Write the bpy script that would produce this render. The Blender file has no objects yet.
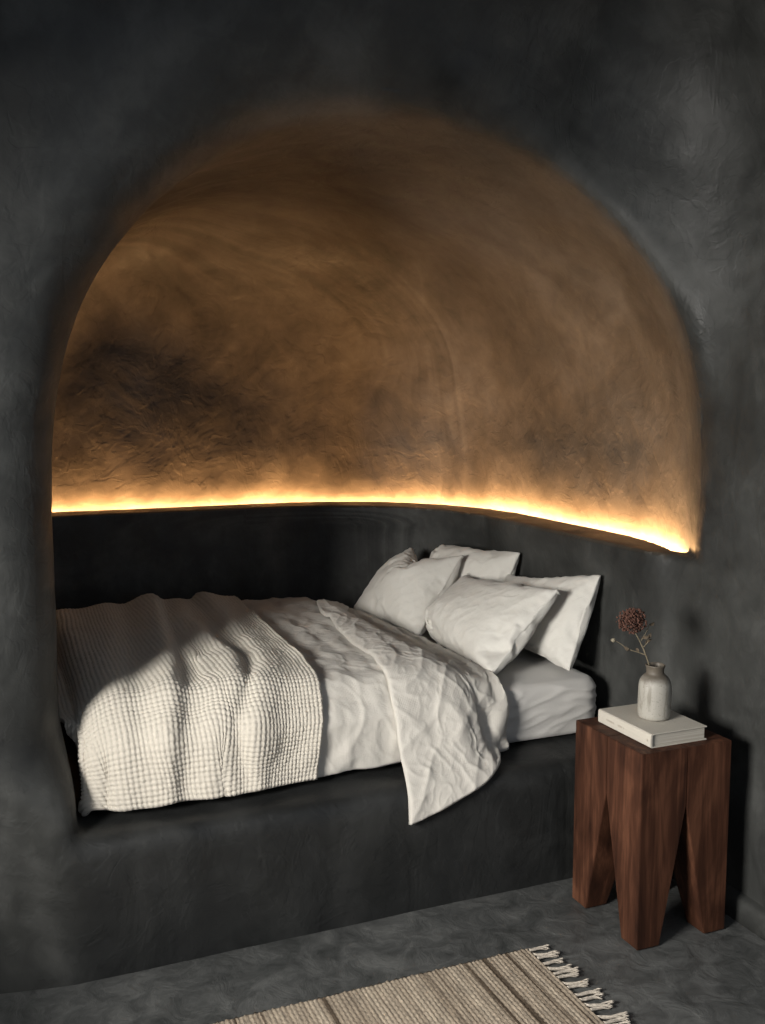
import bpy, bmesh, math, random
import numpy as np
from mathutils import Vector, Matrix

random.seed(7)
scene = bpy.context.scene
COL = scene.collection
PI = math.pi

# ------------------------------------------------------------------ helpers
def link(o, parent=None):
    COL.objects.link(o)
    if parent is not None:
        o.parent = parent
    return o

def mesh_obj(name, verts, faces, mat, parent=None, smooth=True, uv=None):
    me = bpy.data.meshes.new(name)
    me.from_pydata([tuple(map(float, v)) for v in verts], [], [tuple(map(int, f)) for f in faces])
    if smooth:
        me.polygons.foreach_set('use_smooth', [True] * len(me.polygons))
    if uv is not None:
        lay = me.uv_layers.new(name='UVMap')
        li = np.empty(len(me.loops), np.int32)
        me.loops.foreach_get('vertex_index', li)
        lay.data.foreach_set('uv', np.asarray(uv, np.float32)[li].ravel())
    me.materials.append(mat)
    me.update()
    return link(bpy.data.objects.new(name, me), parent)

def bm_obj(name, bm, mat, parent=None, smooth=False):
    me = bpy.data.meshes.new(name)
    bmesh.ops.recalc_face_normals(bm, faces=bm.faces)
    bm.to_mesh(me); bm.free()
    if smooth:
        me.polygons.foreach_set('use_smooth', [True] * len(me.polygons))
    me.materials.append(mat)
    return link(bpy.data.objects.new(name, me), parent)

def tag(o, label=None, cat=None, group=None, kind=None):
    if label: o['label'] = label
    if cat: o['category'] = cat
    if group: o['group'] = group
    if kind: o['kind'] = kind
    return o

def empty(name, loc=(0, 0, 0), rz=0):
    o = bpy.data.objects.new(name, None)
    o.location = loc; o.rotation_euler = (0, 0, rz)
    o.empty_display_size = .05
    return link(o)

def smooth01(a, b, x):
    t = np.clip((x - a) / (b - a), 0, 1)
    return t * t * (3 - 2 * t)

_rng = np.random.RandomState(11)
_perm = np.concatenate([_rng.permutation(256)] * 3)
_grad = _rng.normal(size=(256, 3)); _grad /= np.linalg.norm(_grad, axis=1)[:, None]

def perlin(x, y, z):
    x, y, z = np.broadcast_arrays(np.asarray(x, float), np.asarray(y, float), np.asarray(z, float))
    xi, yi, zi = np.floor(x).astype(int), np.floor(y).astype(int), np.floor(z).astype(int)
    xf, yf, zf = x - xi, y - yi, z - zi
    u, v, w = [t * t * t * (t * (t * 6 - 15) + 10) for t in (xf, yf, zf)]
    out = 0
    for i in (0, 1):
        for j in (0, 1):
            for k in (0, 1):
                h = _perm[_perm[_perm[(xi + i) & 255] + ((yi + j) & 255)] + ((zi + k) & 255)]
                g = _grad[h]
                d = g[..., 0] * (xf - i) + g[..., 1] * (yf - j) + g[..., 2] * (zf - k)
                out = out + d * (u if i else 1 - u) * (v if j else 1 - v) * (w if k else 1 - w)
    return out

def ridged(x, y, z):
    return 1 - np.minimum(np.abs(perlin(x, y, z)) * 3.2, 1)

def catmull(pts, n):
    p = np.asarray(pts, float)
    p = np.vstack([2 * p[0] - p[1], p, 2 * p[-1] - p[-2]])
    out = []
    m = len(p) - 3
    for i in range(m):
        t = np.linspace(0, 1, n, endpoint=(i == m - 1))[:, None]
        a, b, c, d = p[i], p[i + 1], p[i + 2], p[i + 3]
        out.append(.5 * (2 * b + (c - a) * t + (2 * a - 5 * b + 4 * c - d) * t ** 2 + (3 * b - a - 3 * c + d) * t ** 3))
    return np.vstack(out)

# ------------------------------------------------------------------ material helpers
class NT:
    def __init__(s, name):
        s.m = bpy.data.materials.new(name); s.m.use_nodes = True
        s.t = s.m.node_tree; s.t.nodes.clear()
        s.out = s.t.nodes.new('ShaderNodeOutputMaterial')
        s.b = s.t.nodes.new('ShaderNodeBsdfPrincipled')
        s.t.links.new(s.b.outputs[0], s.out.inputs[0])
    def n(s, typ, **kw):
        nd = s.t.nodes.new(typ)
        for k, v in kw.items():
            setattr(nd, k, v)
        return nd
    def L(s, a, b): s.t.links.new(a, b)
    def coord(s, which='Object', scale=(1, 1, 1), rot=(0, 0, 0)):
        c = s.n('ShaderNodeTexCoord'); m = s.n('ShaderNodeMapping')
        m.inputs['Scale'].default_value = scale; m.inputs['Rotation'].default_value = rot
        s.L(c.outputs[which], m.inputs[0]); return m.outputs[0]
    def noise(s, vec, scale, detail=4, rough=.55, dist=0):
        nd = s.n('ShaderNodeTexNoise')
        s.L(vec, nd.inputs['Vector'])
        nd.inputs['Scale'].default_value = scale; nd.inputs['Detail'].default_value = detail
        nd.inputs['Roughness'].default_value = rough; nd.inputs['Distortion'].default_value = dist
        return nd.outputs['Fac']
    def ramp(s, fac, stops):
        r = s.n('ShaderNodeValToRGB'); e = r.color_ramp.elements
        while len(e) < len(stops): e.new(.5)
        for el, (p, c) in zip(e, stops):
            el.position = p; el.color = (c, c, c, 1) if isinstance(c, (int, float)) else (*c, 1)
        s.L(fac, r.inputs[0]); return r.outputs[0]
    def math(s, op, a, b=None, clamp=False):
        nd = s.n('ShaderNodeMath', operation=op, use_clamp=clamp)
        for i, x in enumerate((a, b)):
            if x is None: continue
            if isinstance(x, (int, float)): nd.inputs[i].default_value = x
            else: s.L(x, nd.inputs[i])
        return nd.outputs[0]
    def mix(s, fac, a, b, mode='MIX'):
        nd = s.n('ShaderNodeMix', data_type='RGBA', blend_type=mode)
        for sock, x in ((nd.inputs[0], fac), (nd.inputs[6], a), (nd.inputs[7], b)):
            if isinstance(x, (int, float)): sock.default_value = x
            elif isinstance(x, tuple): sock.default_value = (*x, 1)
            else: s.L(x, sock)
        return nd.outputs[2]
    def bump(s, h, strength, dist, prev=None):
        nd = s.n('ShaderNodeBump'); nd.inputs['Strength'].default_value = strength
        nd.inputs['Distance'].default_value = dist
        s.L(h, nd.inputs['Height'])
        if prev is not None: s.L(prev, nd.inputs['Normal'])
        return nd.outputs[0]
    def base(s, col):
        i = s.b.inputs['Base Color']
        if isinstance(col, tuple): i.default_value = (*col, 1)
        else: s.L(col, i)
    def set(s, **kw):
        for k, v in kw.items():
            i = s.b.inputs[k.replace('_', ' ')]
            if isinstance(v, (int, float)): i.default_value = v
            else: s.L(v, i)

def plaster(name, dark, mid, light, wdark=None, wmid=None, wlight=None, rough=(.42, .72), strokes='UV', bumpy=1.0):
    """trowelled lime plaster: cloudy pigment, broad trowel strokes, fine grain; the vault has a browner coat"""
    k = NT(name)
    ob = k.coord('Object')
    st = k.coord('UV', (4.2, .9, 1)) if strokes == 'UV' else k.coord('Object', (1.3, 4.0, 2.6))
    cloud = k.noise(ob, 1.9, 5, .6, .8)
    strk = k.noise(st, 1.25, 3, .5, .6)
    strk2 = k.noise(k.coord('Object', (3.2, 3.2, 2.6)), 1.3, 4, .6, 1.3)
    fine = k.noise(ob, 14, 4, .6, .6)
    a = k.math('ADD', k.math('MULTIPLY', cloud, .38), k.math('MULTIPLY', strk, .32))
    a = k.math('ADD', a, k.math('MULTIPLY', strk2, .14))
    a = k.math('ADD', a, k.math('MULTIPLY', fine, .16))
    col = k.ramp(a, [(.37, dark), (.50, mid), (.64, light)])
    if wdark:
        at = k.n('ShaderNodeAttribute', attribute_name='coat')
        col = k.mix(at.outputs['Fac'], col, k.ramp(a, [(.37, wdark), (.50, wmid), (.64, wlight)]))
        b_ = k.n('ShaderNodeAttribute', attribute_name='bench_shade')
        col = k.mix(k.math('MULTIPLY', b_.outputs['Fac'], .68), col, (.006, .0065, .007))  # shade on the bench mixed into its base colour
    k.base(col)
    k.set(Roughness=k.ramp(strk2, [(.3, rough[0]), (.7, rough[1])]))
    k.set(Specular_IOR_Level=.34)
    patch = k.ramp(k.noise(k.coord('Object', (5, 5, 3.4)), .9, 3, .55, 1.6), [(.44, 0.0), (.5, .65), (.53, 1.0)])
    patch2 = k.ramp(k.noise(ob, 7, 3, .55, 1.4), [(.5, 0.0), (.53, 1.0)])
    n0 = k.bump(patch2, .11 * bumpy, .008)
    n1 = k.bump(patch, .10 * bumpy, .010, n0)
    n2 = k.bump(k.math('ADD', k.math('MULTIPLY', strk2, .7), k.math('MULTIPLY', strk, .6)), .22 * bumpy, .02, n1)
    n3 = k.bump(fine, .16 * bumpy, .010, n2)
    n4 = k.bump(k.noise(ob, 70, 3), .14 * bumpy, .002, n3)
    k.set(Normal=n4)
    return k.m

M = {}
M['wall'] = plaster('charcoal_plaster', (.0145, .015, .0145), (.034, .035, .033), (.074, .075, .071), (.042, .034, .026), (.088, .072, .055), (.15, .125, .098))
def floor_mat():
    k = NT('troweled_floor')
    ob = k.coord('Object')
    cloud = k.noise(ob, 2.2, 6, .6, 1.0)
    sw = k.noise(ob, 11, 5, .62, .9)
    fine = k.noise(ob, 60, 4)
    a = k.math('ADD', k.math('MULTIPLY', cloud, .4), k.math('ADD', k.math('MULTIPLY', sw, .45), k.math('MULTIPLY', fine, .15)))
    k.base(k.ramp(a, [(.36, (.036, .038, .037)), (.5, (.074, .076, .074)), (.64, (.125, .127, .122))]))
    k.set(Roughness=k.ramp(sw, [(.35, .32), (.65, .6)]), Specular_IOR_Level=.4)
    k.set(Normal=k.bump(fine, .12, .002, k.bump(sw, .35, .02)))
    return k.m
M['floor'] = floor_mat()

def linen(name, col, weave=1400, var=.05):
    k = NT(name)
    uv = k.coord('UV'); ob = k.coord('Object')
    w1 = k.n('ShaderNodeTexWave', wave_type='BANDS', bands_direction='X'); w1.inputs['Scale'].default_value = weave / 20; w1.inputs['Distortion'].default_value = 1.5
    w2 = k.n('ShaderNodeTexWave', wave_type='BANDS', bands_direction='Y'); w2.inputs['Scale'].default_value = weave / 20; w2.inputs['Distortion'].default_value = 1.5
    k.L(uv, w1.inputs[0]); k.L(uv, w2.inputs[0])
    slub = k.noise(k.coord('UV', (8, 160, 1)), 1.5, 3)
    slub2 = k.noise(k.coord('UV', (160, 8, 1)), 1.5, 3)
    s = k.math('ADD', slub, slub2)
    c0 = tuple(c * (1 - var * 1.6) for c in col); c1 = tuple(min(1, c * (1 + var)) for c in col)
    k.base(k.ramp(s, [(.35, c0), (.65, c1)]))
    k.set(Roughness=.9, Specular_IOR_Level=.2, Sheen_Weight=.12)
    h = k.math('ADD', w1.outputs['Fac'], w2.outputs['Fac'])
    crease = k.noise(ob, 26, 5, .6, 1.4)
    k.set(Normal=k.bump(h, .12, .0012, k.bump(s, .15, .0015, k.bump(crease, .22, .006))))
    return k.m
M['duvet'] = linen('duvet_linen', (.49, .465, .42))
M['pillow'] = linen('pillow_linen', (.54, .522, .48))
M['sheet'] = linen('sheet_linen', (.47, .455, .43))
M['knit'] = linen('waffle_cotton', (.47, .435, .375), var=.08)

def wood():
    k = NT('oiled_walnut')
    v = k.coord('Object', (9, 9, .9))
    g = k.noise(v, 1.4, 5, .6, 2.2)
    big = k.noise(k.coord('Object', (5, 5, 1.6)), 1.6, 3, .5, 2.5)
    pores = k.noise(k.coord('Object', (110, 110, 4)), 1.5, 3)
    a = k.math('ADD', k.math('MULTIPLY', g, .5), k.math('MULTIPLY', big, .35))
    a = k.math('ADD', a, k.math('MULTIPLY', pores, .15))
    k.base(k.ramp(a, [(.34, (.016, .0065, .004)), (.5, (.050, .020, .0112)), (.66, (.122, .052, .029))]))
    k.set(Roughness=.6, Specular_IOR_Level=.15)
    k.set(Normal=k.bump(a, .15, .003))
    return k.m
M['wood'] = wood()

def simple(name, col, rough=.7, spec=.3, nscale=40, var=.12, bump=.1, bd=.002):
    k = NT(name)
    f = k.noise(k.coord('Object'), nscale, 4)
    k.base(k.ramp(f, [(.3, tuple(c * (1 - var) for c in col)), (.7, tuple(min(1, c * (1 + var)) for c in col))]))
    k.set(Roughness=rough, Specular_IOR_Level=spec)
    if bump: k.set(Normal=k.bump(f, bump, bd))
    return k.m
M['cover'] = simple('book_cloth', (.44, .41, .355), .8, .2, 300, .06, .08, .0008)
M['text'] = simple('faded_ink', (.36, .325, .275), .8, .2, 60, .1, 0)
M['twig'] = simple('dry_stem', (.15, .125, .085), .8, .2, 80, .25)
M['leafdry'] = simple('dry_leaf', (.075, .058, .04), .85, .2, 80, .3)
M['bloom'] = simple('dry_bloom', (.085, .042, .031), .9, .15, 60, .45)

def pages():
    k = NT('page_edges')
    w = k.noise(k.coord('Object', (3, 3, 900)), 1, 2)
    k.base(k.ramp(w, [(.35, (.30, .275, .235)), (.65, (.46, .43, .37))]))
    k.set(Roughness=.9, Normal=k.bump(w, .2, .0008)); return k.m
M['pages'] = pages()

def glaze():
    k = NT('stoneware_glaze')
    ob = k.coord('Object')
    sep = k.n('ShaderNodeSeparateXYZ'); k.L(ob, sep.inputs[0])
    z = k.math('ADD', sep.outputs[2], k.math('MULTIPLY', k.math('SUBTRACT', k.noise(ob, 28, 3), .5), .03))
    up = k.ramp(z, [(.112, 0.), (.134, 1.)])
    drip = k.ramp(k.noise(k.coord('Object', (30, 30, 7)), 1.3, 4, .6, 1.2), [(.5, 0.), (.66, .8)])
    speck = k.ramp(k.noise(ob, 210, 3), [(.60, 0.), (.68, .5)])
    body = k.mix(drip, (.31, .295, .26), (.17, .155, .125))
    body = k.mix(speck, body, (.11, .09, .07))
    k.base(k.mix(up, body, (.095, .08, .062)))
    k.set(Roughness=.55, Specular_IOR_Level=.4, Normal=k.bump(k.noise(ob, 45, 4), .25, .004)); return k.m
M['glaze'] = glaze()

def jute():
    k = NT('jute_weave')
    uv = k.coord('UV')
    band = k.noise(k.coord('UV', (34, .35, 1)), 1.0, 4, .6, .3)
    yarn = k.noise(k.coord('UV', (80, 16, 1)), 1.0, 4, .6)
    fib = k.noise(k.coord('UV', (260, 90, 1)), 1.0, 3)
    c = k.ramp(band, [(.36, (.10, .08, .062)), (.42, (.33, .285, .235)), (.62, (.46, .41, .345))])
    c = k.mix(.6, c, k.ramp(yarn, [(.3, (.17, .145, .115)), (.55, (.42, .375, .315)), (.75, (.62, .56, .48))]), 'OVERLAY')
    c = k.mix(.35, c, k.ramp(fib, [(.3, .15), (.7, .75)]), 'OVERLAY')
    sep = k.n('ShaderNodeSeparateXYZ'); k.L(uv, sep.inputs[0])
    edge = k.ramp(sep.outputs[1], [(0, 0.), (1, 1.)])
    knot = k.math('MULTIPLY', k.math('GREATER_THAN', sep.outputs[1], 2.388), k.ramp(k.noise(k.coord('UV', (60, 4, 1)), 1.0, 2), [(.45, 0.), (.52, .85)]))
    c = k.mix(knot, c, (.02, .016, .013))      # dark warp ends showing along the selvedge
    k.base(c)
    k.set(Roughness=.95, Specular_IOR_Level=.1, Normal=k.bump(fib, .5, .002)); return k.m
M['jute'] = jute()
M['fringe'] = simple('jute_yarn', (.46, .41, .345), .95, .1, 160, .3, .3, .001)

# ------------------------------------------------------------------ the cave room, as one signed distance field
YP, XR = 2.73, 2.168        # arch wall plane, right wall plane
ZB, ZS, ZL = .40, 1.028, 1.083  # bench top, cove floor, top of the ledge lip
AX, AZ, AR = 1.21, 1.41, 1.03

def rint(a, b, r):
    u, v = np.maximum(a + r, 0), np.maximum(b + r, 0)
    return np.minimum(np.maximum(a, b), -r) + np.sqrt(u * u + v * v)

def smin(a, b, k):
    h = np.maximum(k - np.abs(a - b), 0) / k
    return np.minimum(a, b) - h * h * k * .25

def dome_right(y):   # plan of the vault at the ledge, right hand side
    return 2.17 + .21 * (1 - np.clip((3.2 - y) / .63, 0, 6) ** 2)
def dome_left(y):
    return .236 - .16 * smooth01(2.85, 3.6, y)
YV, RV = 4.90, .95
XA, YA, RA = 2.158, 4.66, .75

def d_vault(x, y, z):
    aR = dome_right(y) - AX
    aL = AX - dome_left(y)
    ax = np.where(x > AX, aR, aL)
    dx, dz = np.abs(x - AX), np.maximum(z - AZ, 0)
    q = np.sqrt((dx / ax) ** 2 + (dz / AR) ** 2)
    d = np.where(z > AZ, (q - 1) * ax, dx - ax)
    return rint(d, y - YV, RV + (.35 - RV) * smooth01(1.3, .5, x))

def d_low(x, y, z):
    xl = .233 + .004 * smooth01(.80, .40, z) - .15 * smooth01(2.85, 3.6, y)
    plan = rint(rint(x - XA + .028 * smooth01(.92, 1.05, z) * smooth01(2.62, 2.95, y), y - YA, RA), xl - x, .05)
    return np.maximum(plan, z - 1.3)

def yp(x):      # the arch wall; its left pier is rounded and turns away
    return YP + .30 * np.clip(.22 - x, 0, 2) ** 1.35
def d_room(x, y, z):
    r = .06 + .34 * smooth01(1.3, 2.0, z)
    return rint(rint(y - yp(x), x - XR, r), z - 3.0, .7)

GW = .055
def groove_w(x, y):
    g = np.minimum(np.clip(dome_right(y) - XA - .03, 0, GW), np.clip((y - 2.70) * .7, 0, GW))
    g = np.where(g < .015, -.05, g)      # no cove where the ledge runs out
    return np.where((x > 1.6) & (y < 4.0), g, GW)
def sdf(x, y, z):
    room = d_room(x, y, z)
    dv = d_vault(x, y, z)
    v = np.maximum(dv, ZL - z)
    v = np.minimum(v, np.maximum(np.maximum(dv, -groove_w(x, y) - dv), ZS - z))   # the light cove
    side = smooth01(1.9, .6, x)
    k = .05 + .29 * side
    kk = .07 + (k - .07) * smooth01(ZB + .02, ZB + .30, z)
    low = rint(d_low(x, y, z), ZB - z, .03)
    v = np.minimum(v, low)
    return smin(room, v, kk)

def build_shell():
    h = .016
    xs = np.arange(-1.20, 2.62, h); ys = np.arange(1.30, 5.02, h); zs = np.arange(-.04, 3.06, h)
    nx, ny, nz = len(xs), len(ys), len(zs)
    G = np.empty((nx, ny, nz), np.float32)
    for k0 in range(0, nz, 24):
        zz = zs[k0:k0 + 24]
        G[:, :, k0:k0 + 24] = sdf(xs[:, None, None], ys[None, :, None], zz[None, None, :])
    S = G < 0
    c = [S[i:nx - 1 + i, j:ny - 1 + j, k:nz - 1 + k] for i in (0, 1) for j in (0, 1) for k in (0, 1)]
    cnt = sum(q.astype(np.int8) for q in c)
    act = (cnt > 0) & (cnt < 8)
    idx = -np.ones(act.shape, np.int32)
    I = np.argwhere(act)
    idx[act] = np.arange(len(I))
    P = np.zeros((len(I), 3)); W = np.zeros(len(I))
    cor = [(i, j, k) for i in (0, 1) for j in (0, 1) for k in (0, 1)]
    for a in range(8):
        for b in range(a + 1, 8):
            if sum(abs(cor[a][t] - cor[b][t]) for t in range(3)) != 1: continue
            ga = G[I[:, 0] + cor[a][0], I[:, 1] + cor[a][1], I[:, 2] + cor[a][2]].astype(float)
            gb = G[I[:, 0] + cor[b][0], I[:, 1] + cor[b][1], I[:, 2] + cor[b][2]].astype(float)
            m = (ga < 0) != (gb < 0)
            t = np.where(m, ga / np.where(m, ga - gb, 1), 0)
            p = np.array(cor[a])[None] + t[:, None] * (np.array(cor[b]) - np.array(cor[a]))[None]
            P[m] += p[m]; W[m] += 1
    P = I + P / W[:, None]
    V = np.stack([xs[0] + P[:, 0] * h, ys[0] + P[:, 1] * h, zs[0] + P[:, 2] * h], 1)
    F = []
    # quads around each sign-changing grid edge
    for ax in range(3):
        sl0 = [slice(1, -1)] * 3; sl1 = [slice(1, -1)] * 3
        sl0[ax] = slice(0, -1); sl1[ax] = slice(1, None)
        A = S[tuple(sl0)]; B = S[tuple(sl1)]
        E = np.argwhere(A != B)
        sgn = A[tuple(E.T)]
        E = E + 1; E[:, ax] -= 1
        u, v = (ax + 1) % 3, (ax + 2) % 3
        q = []
        for du, dv in ((0, 0), (1, 0), (1, 1), (0, 1)):
            e = E.copy(); e[:, u] -= du; e[:, v] -= dv
            q.append(idx[tuple(e.T)])
        Q = np.stack(q, 1)
        Q[~sgn] = Q[~sgn][:, ::-1]
        F.append(Q)
    F = np.vstack(F)
    def grad(V):
        e = .004
        g = np.empty_like(V)
        for t in range(3):
            d = np.zeros(3); d[t] = e
            g[:, t] = sdf(*(V + d).T) - sdf(*(V - d).T)
        return g / (np.linalg.norm(g, axis=1)[:, None] + 1e-9)
    for _ in range(2):
        V = V - grad(V) * np.clip(sdf(*V.T), -.012, .012)[:, None]
    N = grad(V)
    # hand-built unevenness
    x, y, z = V.T
    am = .10 + .88 * np.clip(np.abs(z - 1.06) / .18, 0, 1)
    w = .010 * perlin(x * 2.4, y * 2.4, z * 2.4) + .004 * perlin(x * 7, y * 7, z * 6 + 9)
    V = V + N * (w * am)[:, None]
    # let region borders run along clean lines
    def fb(p): return d_vault(*p.T) - d_room(*p.T) + .012
    for _ in range(2):
        f = fb(V); m = (np.abs(f) < .008) & (V[:, 2] > ZL + .02)
        g = np.empty_like(V[m]); e = .004
        for t in range(3):
            d = np.zeros(3); d[t] = e
            g[:, t] = (fb(V[m] + d) - fb(V[m] - d)) / (2 * e)
        n_ = grad(V[m]); g -= n_ * (g * n_).sum(1)[:, None]
        st = g * (f[m] / ((g * g).sum(1) + .02))[:, None]
        ln = np.linalg.norm(st, axis=1)[:, None]
        V[m] -= st * np.minimum(1, .006 / (ln + 1e-9))
    return V, F

V, F = build_shell()
fc = V[F].mean(1)
# trowel-stroke coordinates: radius from the arch centre, length along the arch
def stroke_uv(V):
    x, y, z = V.T
    dx, dz = x - AX, np.maximum(z - AZ, 0)
    r = np.sqrt(dx * dx + dz * dz + .12)
    th = np.arctan2(dz, dx)
    al = th * 1.2 + np.where(dx > 0, 1, -1) * np.minimum(z - AZ, 0)
    u0, v0 = r + .35 * y, al + .15 * y
    b = smooth01(4.2, 4.75, y) * (z > ZL)
    u0, v0 = u0 * (1 - b) + b * (x * .8 + .1 * np.sin(z * 9)), v0 * (1 - b) + b * z * 1.1
    b = smooth01(1.07, .99, z) * smooth01(2.05, 1.7, x)
    return np.stack([u0 * (1 - b) + b * (AX - x + .35 * y), v0 * (1 - b) + b * (PI * 1.2 + AZ - z + .15 * y)], 1)
x, y, z = fc.T
dv, dr, dl = d_vault(x, y, z), d_room(x, y, z), d_low(x, y, z)
reg = np.full(len(fc), 0)                                   # 0 wall_back
reg[(x > 2.02) & (y < 2.60)] = 1                            # wall_right
reg[(z >= ZS - .02) & (dv < dr - .012) & (dv > -9)] = 2                # vault
reg[(z < ZL - .006) & (dl < dr - .012) & (dl > -.03) & (z > ZB - .05)] = 3  # alcove lower wall
reg[(z < ZB + .012) & (x > .17) & (y > 2.6) & (x < XR - .03)] = 4   # bench
reg[(z > 2.86)] = 5
fz = F
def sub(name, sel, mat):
    f = F[sel]
    used, inv = np.unique(f, return_inverse=True)
    vv = V[used]
    o = mesh_obj(name, vv, inv.reshape(f.shape), mat, uv=stroke_uv(vv))
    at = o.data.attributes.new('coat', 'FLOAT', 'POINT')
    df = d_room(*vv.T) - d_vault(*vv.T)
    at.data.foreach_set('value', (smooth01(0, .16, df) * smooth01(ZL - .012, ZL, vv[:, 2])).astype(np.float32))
    at = o.data.attributes.new('bench_shade', 'FLOAT', 'POINT')     # painted shade: the bench colour is darkened where less light reaches it
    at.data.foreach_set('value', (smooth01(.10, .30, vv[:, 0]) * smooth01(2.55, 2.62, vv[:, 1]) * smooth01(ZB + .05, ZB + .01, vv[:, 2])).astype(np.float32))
    return o
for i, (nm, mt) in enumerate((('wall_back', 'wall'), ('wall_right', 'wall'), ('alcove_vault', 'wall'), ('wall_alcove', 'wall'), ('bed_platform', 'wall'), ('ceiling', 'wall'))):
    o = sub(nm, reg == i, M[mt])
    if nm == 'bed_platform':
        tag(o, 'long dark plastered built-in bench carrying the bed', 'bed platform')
    else:
        tag(o, kind='structure')

# floor
gx, gy = np.linspace(-1.25, 2.3, 143), np.linspace(-.9, 2.9, 153)
GX, GY = np.meshgrid(gx, gy, indexing='ij')
GZ = .004 * perlin(GX * 2.2, GY * 2.2, 3.3) - .004
vs = np.stack([GX, GY, GZ], -1).reshape(-1, 3)
n1 = len(gy)
ii, jj = np.meshgrid(np.arange(len(gx) - 1), np.arange(n1 - 1), indexing='ij')
b0 = (ii * n1 + jj).ravel()
fs = np.stack([b0, b0 + n1, b0 + n1 + 1, b0 + 1], 1)
tag(mesh_obj('floor', vs, fs, M['floor']), kind='structure')

# baseboard: low rounded plaster skirting along the right wall
ys_ = np.linspace(1.3, 2.72, 60)
prof = [(2.20, -.02), (2.135, -.02), (2.137, .05), (2.142, .064), (2.152, .072), (2.20, .075)]
vs, fs = [], []
for yy in ys_:
    for (px, pz) in prof:
        wv = .004 * float(perlin(yy * 5, pz * 8, 1.1))
        vs.append((px + wv, yy, pz + wv * .6))
m = len(prof)
for a in range(len(ys_) - 1):
    for b in range(m - 1):
        fs.append((a * m + b, a * m + b + 1, (a + 1) * m + b + 1, (a + 1) * m + b))
tag(mesh_obj('baseboard_right', vs, fs, M['wall']), kind='structure')

# plan of the light cove
yv = np.linspace(2.60, YV - RV, 40)
def dome_pts(off):
    pts = [(float(dome_right(q)) - off, q) for q in yv]
    xr_ = pts[-1][0]; cy_ = YV - RV
    for a in np.linspace(0, PI / 2, 40)[1:]:
        pts.append((xr_ - RV + RV * math.cos(a), cy_ + (YV - off - cy_) * math.sin(a)))
    xl_ = float(dome_left(4.5)) + off
    for xx in np.linspace(xr_ - RV, xl_ + .33, 40)[1:]: pts.append((xx, YV - off))
    for a in np.linspace(PI / 2, PI, 20)[1:]: pts.append((xl_ + .33 + .33 * math.cos(a), YV - off - .33 + .33 * math.sin(a)))
    for yy in np.linspace(YV - off - .33, 3.9, 16)[1:]: pts.append((xl_, yy))
    return np.array(pts)
def even(p, n):
    d = np.concatenate([[0], np.cumsum(np.linalg.norm(np.diff(p, axis=0), axis=1))])
    s = np.linspace(0, d[-1], n)
    return np.stack([np.interp(s, d, p[:, i]) for i in range(2)], 1)
NL = 220
# LED strip lying in the cove behind the lip
LED = even(dome_pts(.038), NL)
for _ in range(6):       # keep the strip at one distance from the vault wall
    f_ = lambda a, b: d_vault(a, b, 0 * a + 1.06)
    v0 = f_(LED[:, 0], LED[:, 1]) + .036; e = .003
    g = np.stack([(f_(LED[:, 0] + e, LED[:, 1]) - f_(LED[:, 0] - e, LED[:, 1])) / (2 * e), (f_(LED[:, 0], LED[:, 1] + e) - f_(LED[:, 0], LED[:, 1] - e)) / (2 * e)], 1)
    LED = LED - g * (v0 / ((g ** 2).sum(1) + .05))[:, None]
led = empty('light_strip', (1.2, 4.8, ZS))
tag(led, 'glowing warm strip light hidden behind the curved ledge', 'strip light')
em = NT('warm_led'); em.t.nodes.remove(em.b)
e_ = em.n('ShaderNodeEmission'); e_.inputs[0].default_value = (1, .54, .22, 1); e_.inputs[1].default_value = 250
em.L(e_.outputs[0], em.out.inputs[0])
vs, fs, vb, fb = [], [], [], []
sel = [a for a in range(NL) if (LED[a][1] > 2.815 or a > 20) and not (LED[a][0] < .3 and LED[a][1] < 4.62)]
ht = ZL - ZS
for a in sel:
    p = Vector(LED[a]) - Vector((1.2, 4.8)); q = Vector(LED[min(a + 1, NL - 1)]) - Vector(LED[max(a - 1, 0)])
    nn = Vector((q.y, -q.x)).normalized()      # towards the vault wall
    lo, hi = p + nn * .012, p - nn * .002      # slanted face: looks at the wall and upwards
    vs.append((lo.x, lo.y, ht - .046)); vs.append((hi.x, hi.y, ht - .026))
    for c, z_ in ((p + nn * .013, ht - .047), (p + nn * .013, .004), (p - nn * .005, .004), (p - nn * .005, ht - .023), (p - nn * .002, ht - .023)):
        vb.append((c.x, c.y, z_))
for a in range(len(sel) - 1):
    fs.append((a * 2, a * 2 + 1, a * 2 + 3, a * 2 + 2))
    for b in range(5):
        c = (b + 1) % 5
        if b < 4: fb.append((a * 5 + b, a * 5 + c, a * 5 + c + 5, a * 5 + b + 5))
mesh_obj('diffuser', vs, fs, em.m, led, smooth=False)
mesh_obj('channel', vb, fb, simple('aluminium_channel', (.3, .3, .3), .5, .5, 50, .05, 0), led, smooth=False)

# ------------------------------------------------------------------ cloth grids
def closed_sheet(name, top, bot, mat, parent=None, uv=None):
    """top, bot: (n,m,3) grids that share their border"""
    n, m = top.shape[:2]
    vt = top.reshape(-1, 3)
    ids_b = np.full((n, m), -1)
    k = n * m
    vb = []
    for i in range(n):
        for j in range(m):
            if 0 < i < n - 1 and 0 < j < m - 1:
                ids_b[i, j] = k; k += 1; vb.append(bot[i, j])
            else:
                ids_b[i, j] = i * m + j
    ids_t = np.arange(n * m).reshape(n, m)
    def q(a): return np.stack([a[:-1, :-1], a[1:, :-1], a[1:, 1:], a[:-1, 1:]], -1).reshape(-1, 4)
    f = np.vstack([q(ids_t), q(ids_b)[:, ::-1]])
    vv = np.vstack([vt, np.array(vb)])
    u = None
    if uv is not None:
        inner_ = uv[1:-1, 1:-1].reshape(-1, 2)
        u = np.vstack([uv.reshape(-1, 2), inner_])
    o = mesh_obj(name, vv, f, mat, parent, uv=u)
    return o

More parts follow.
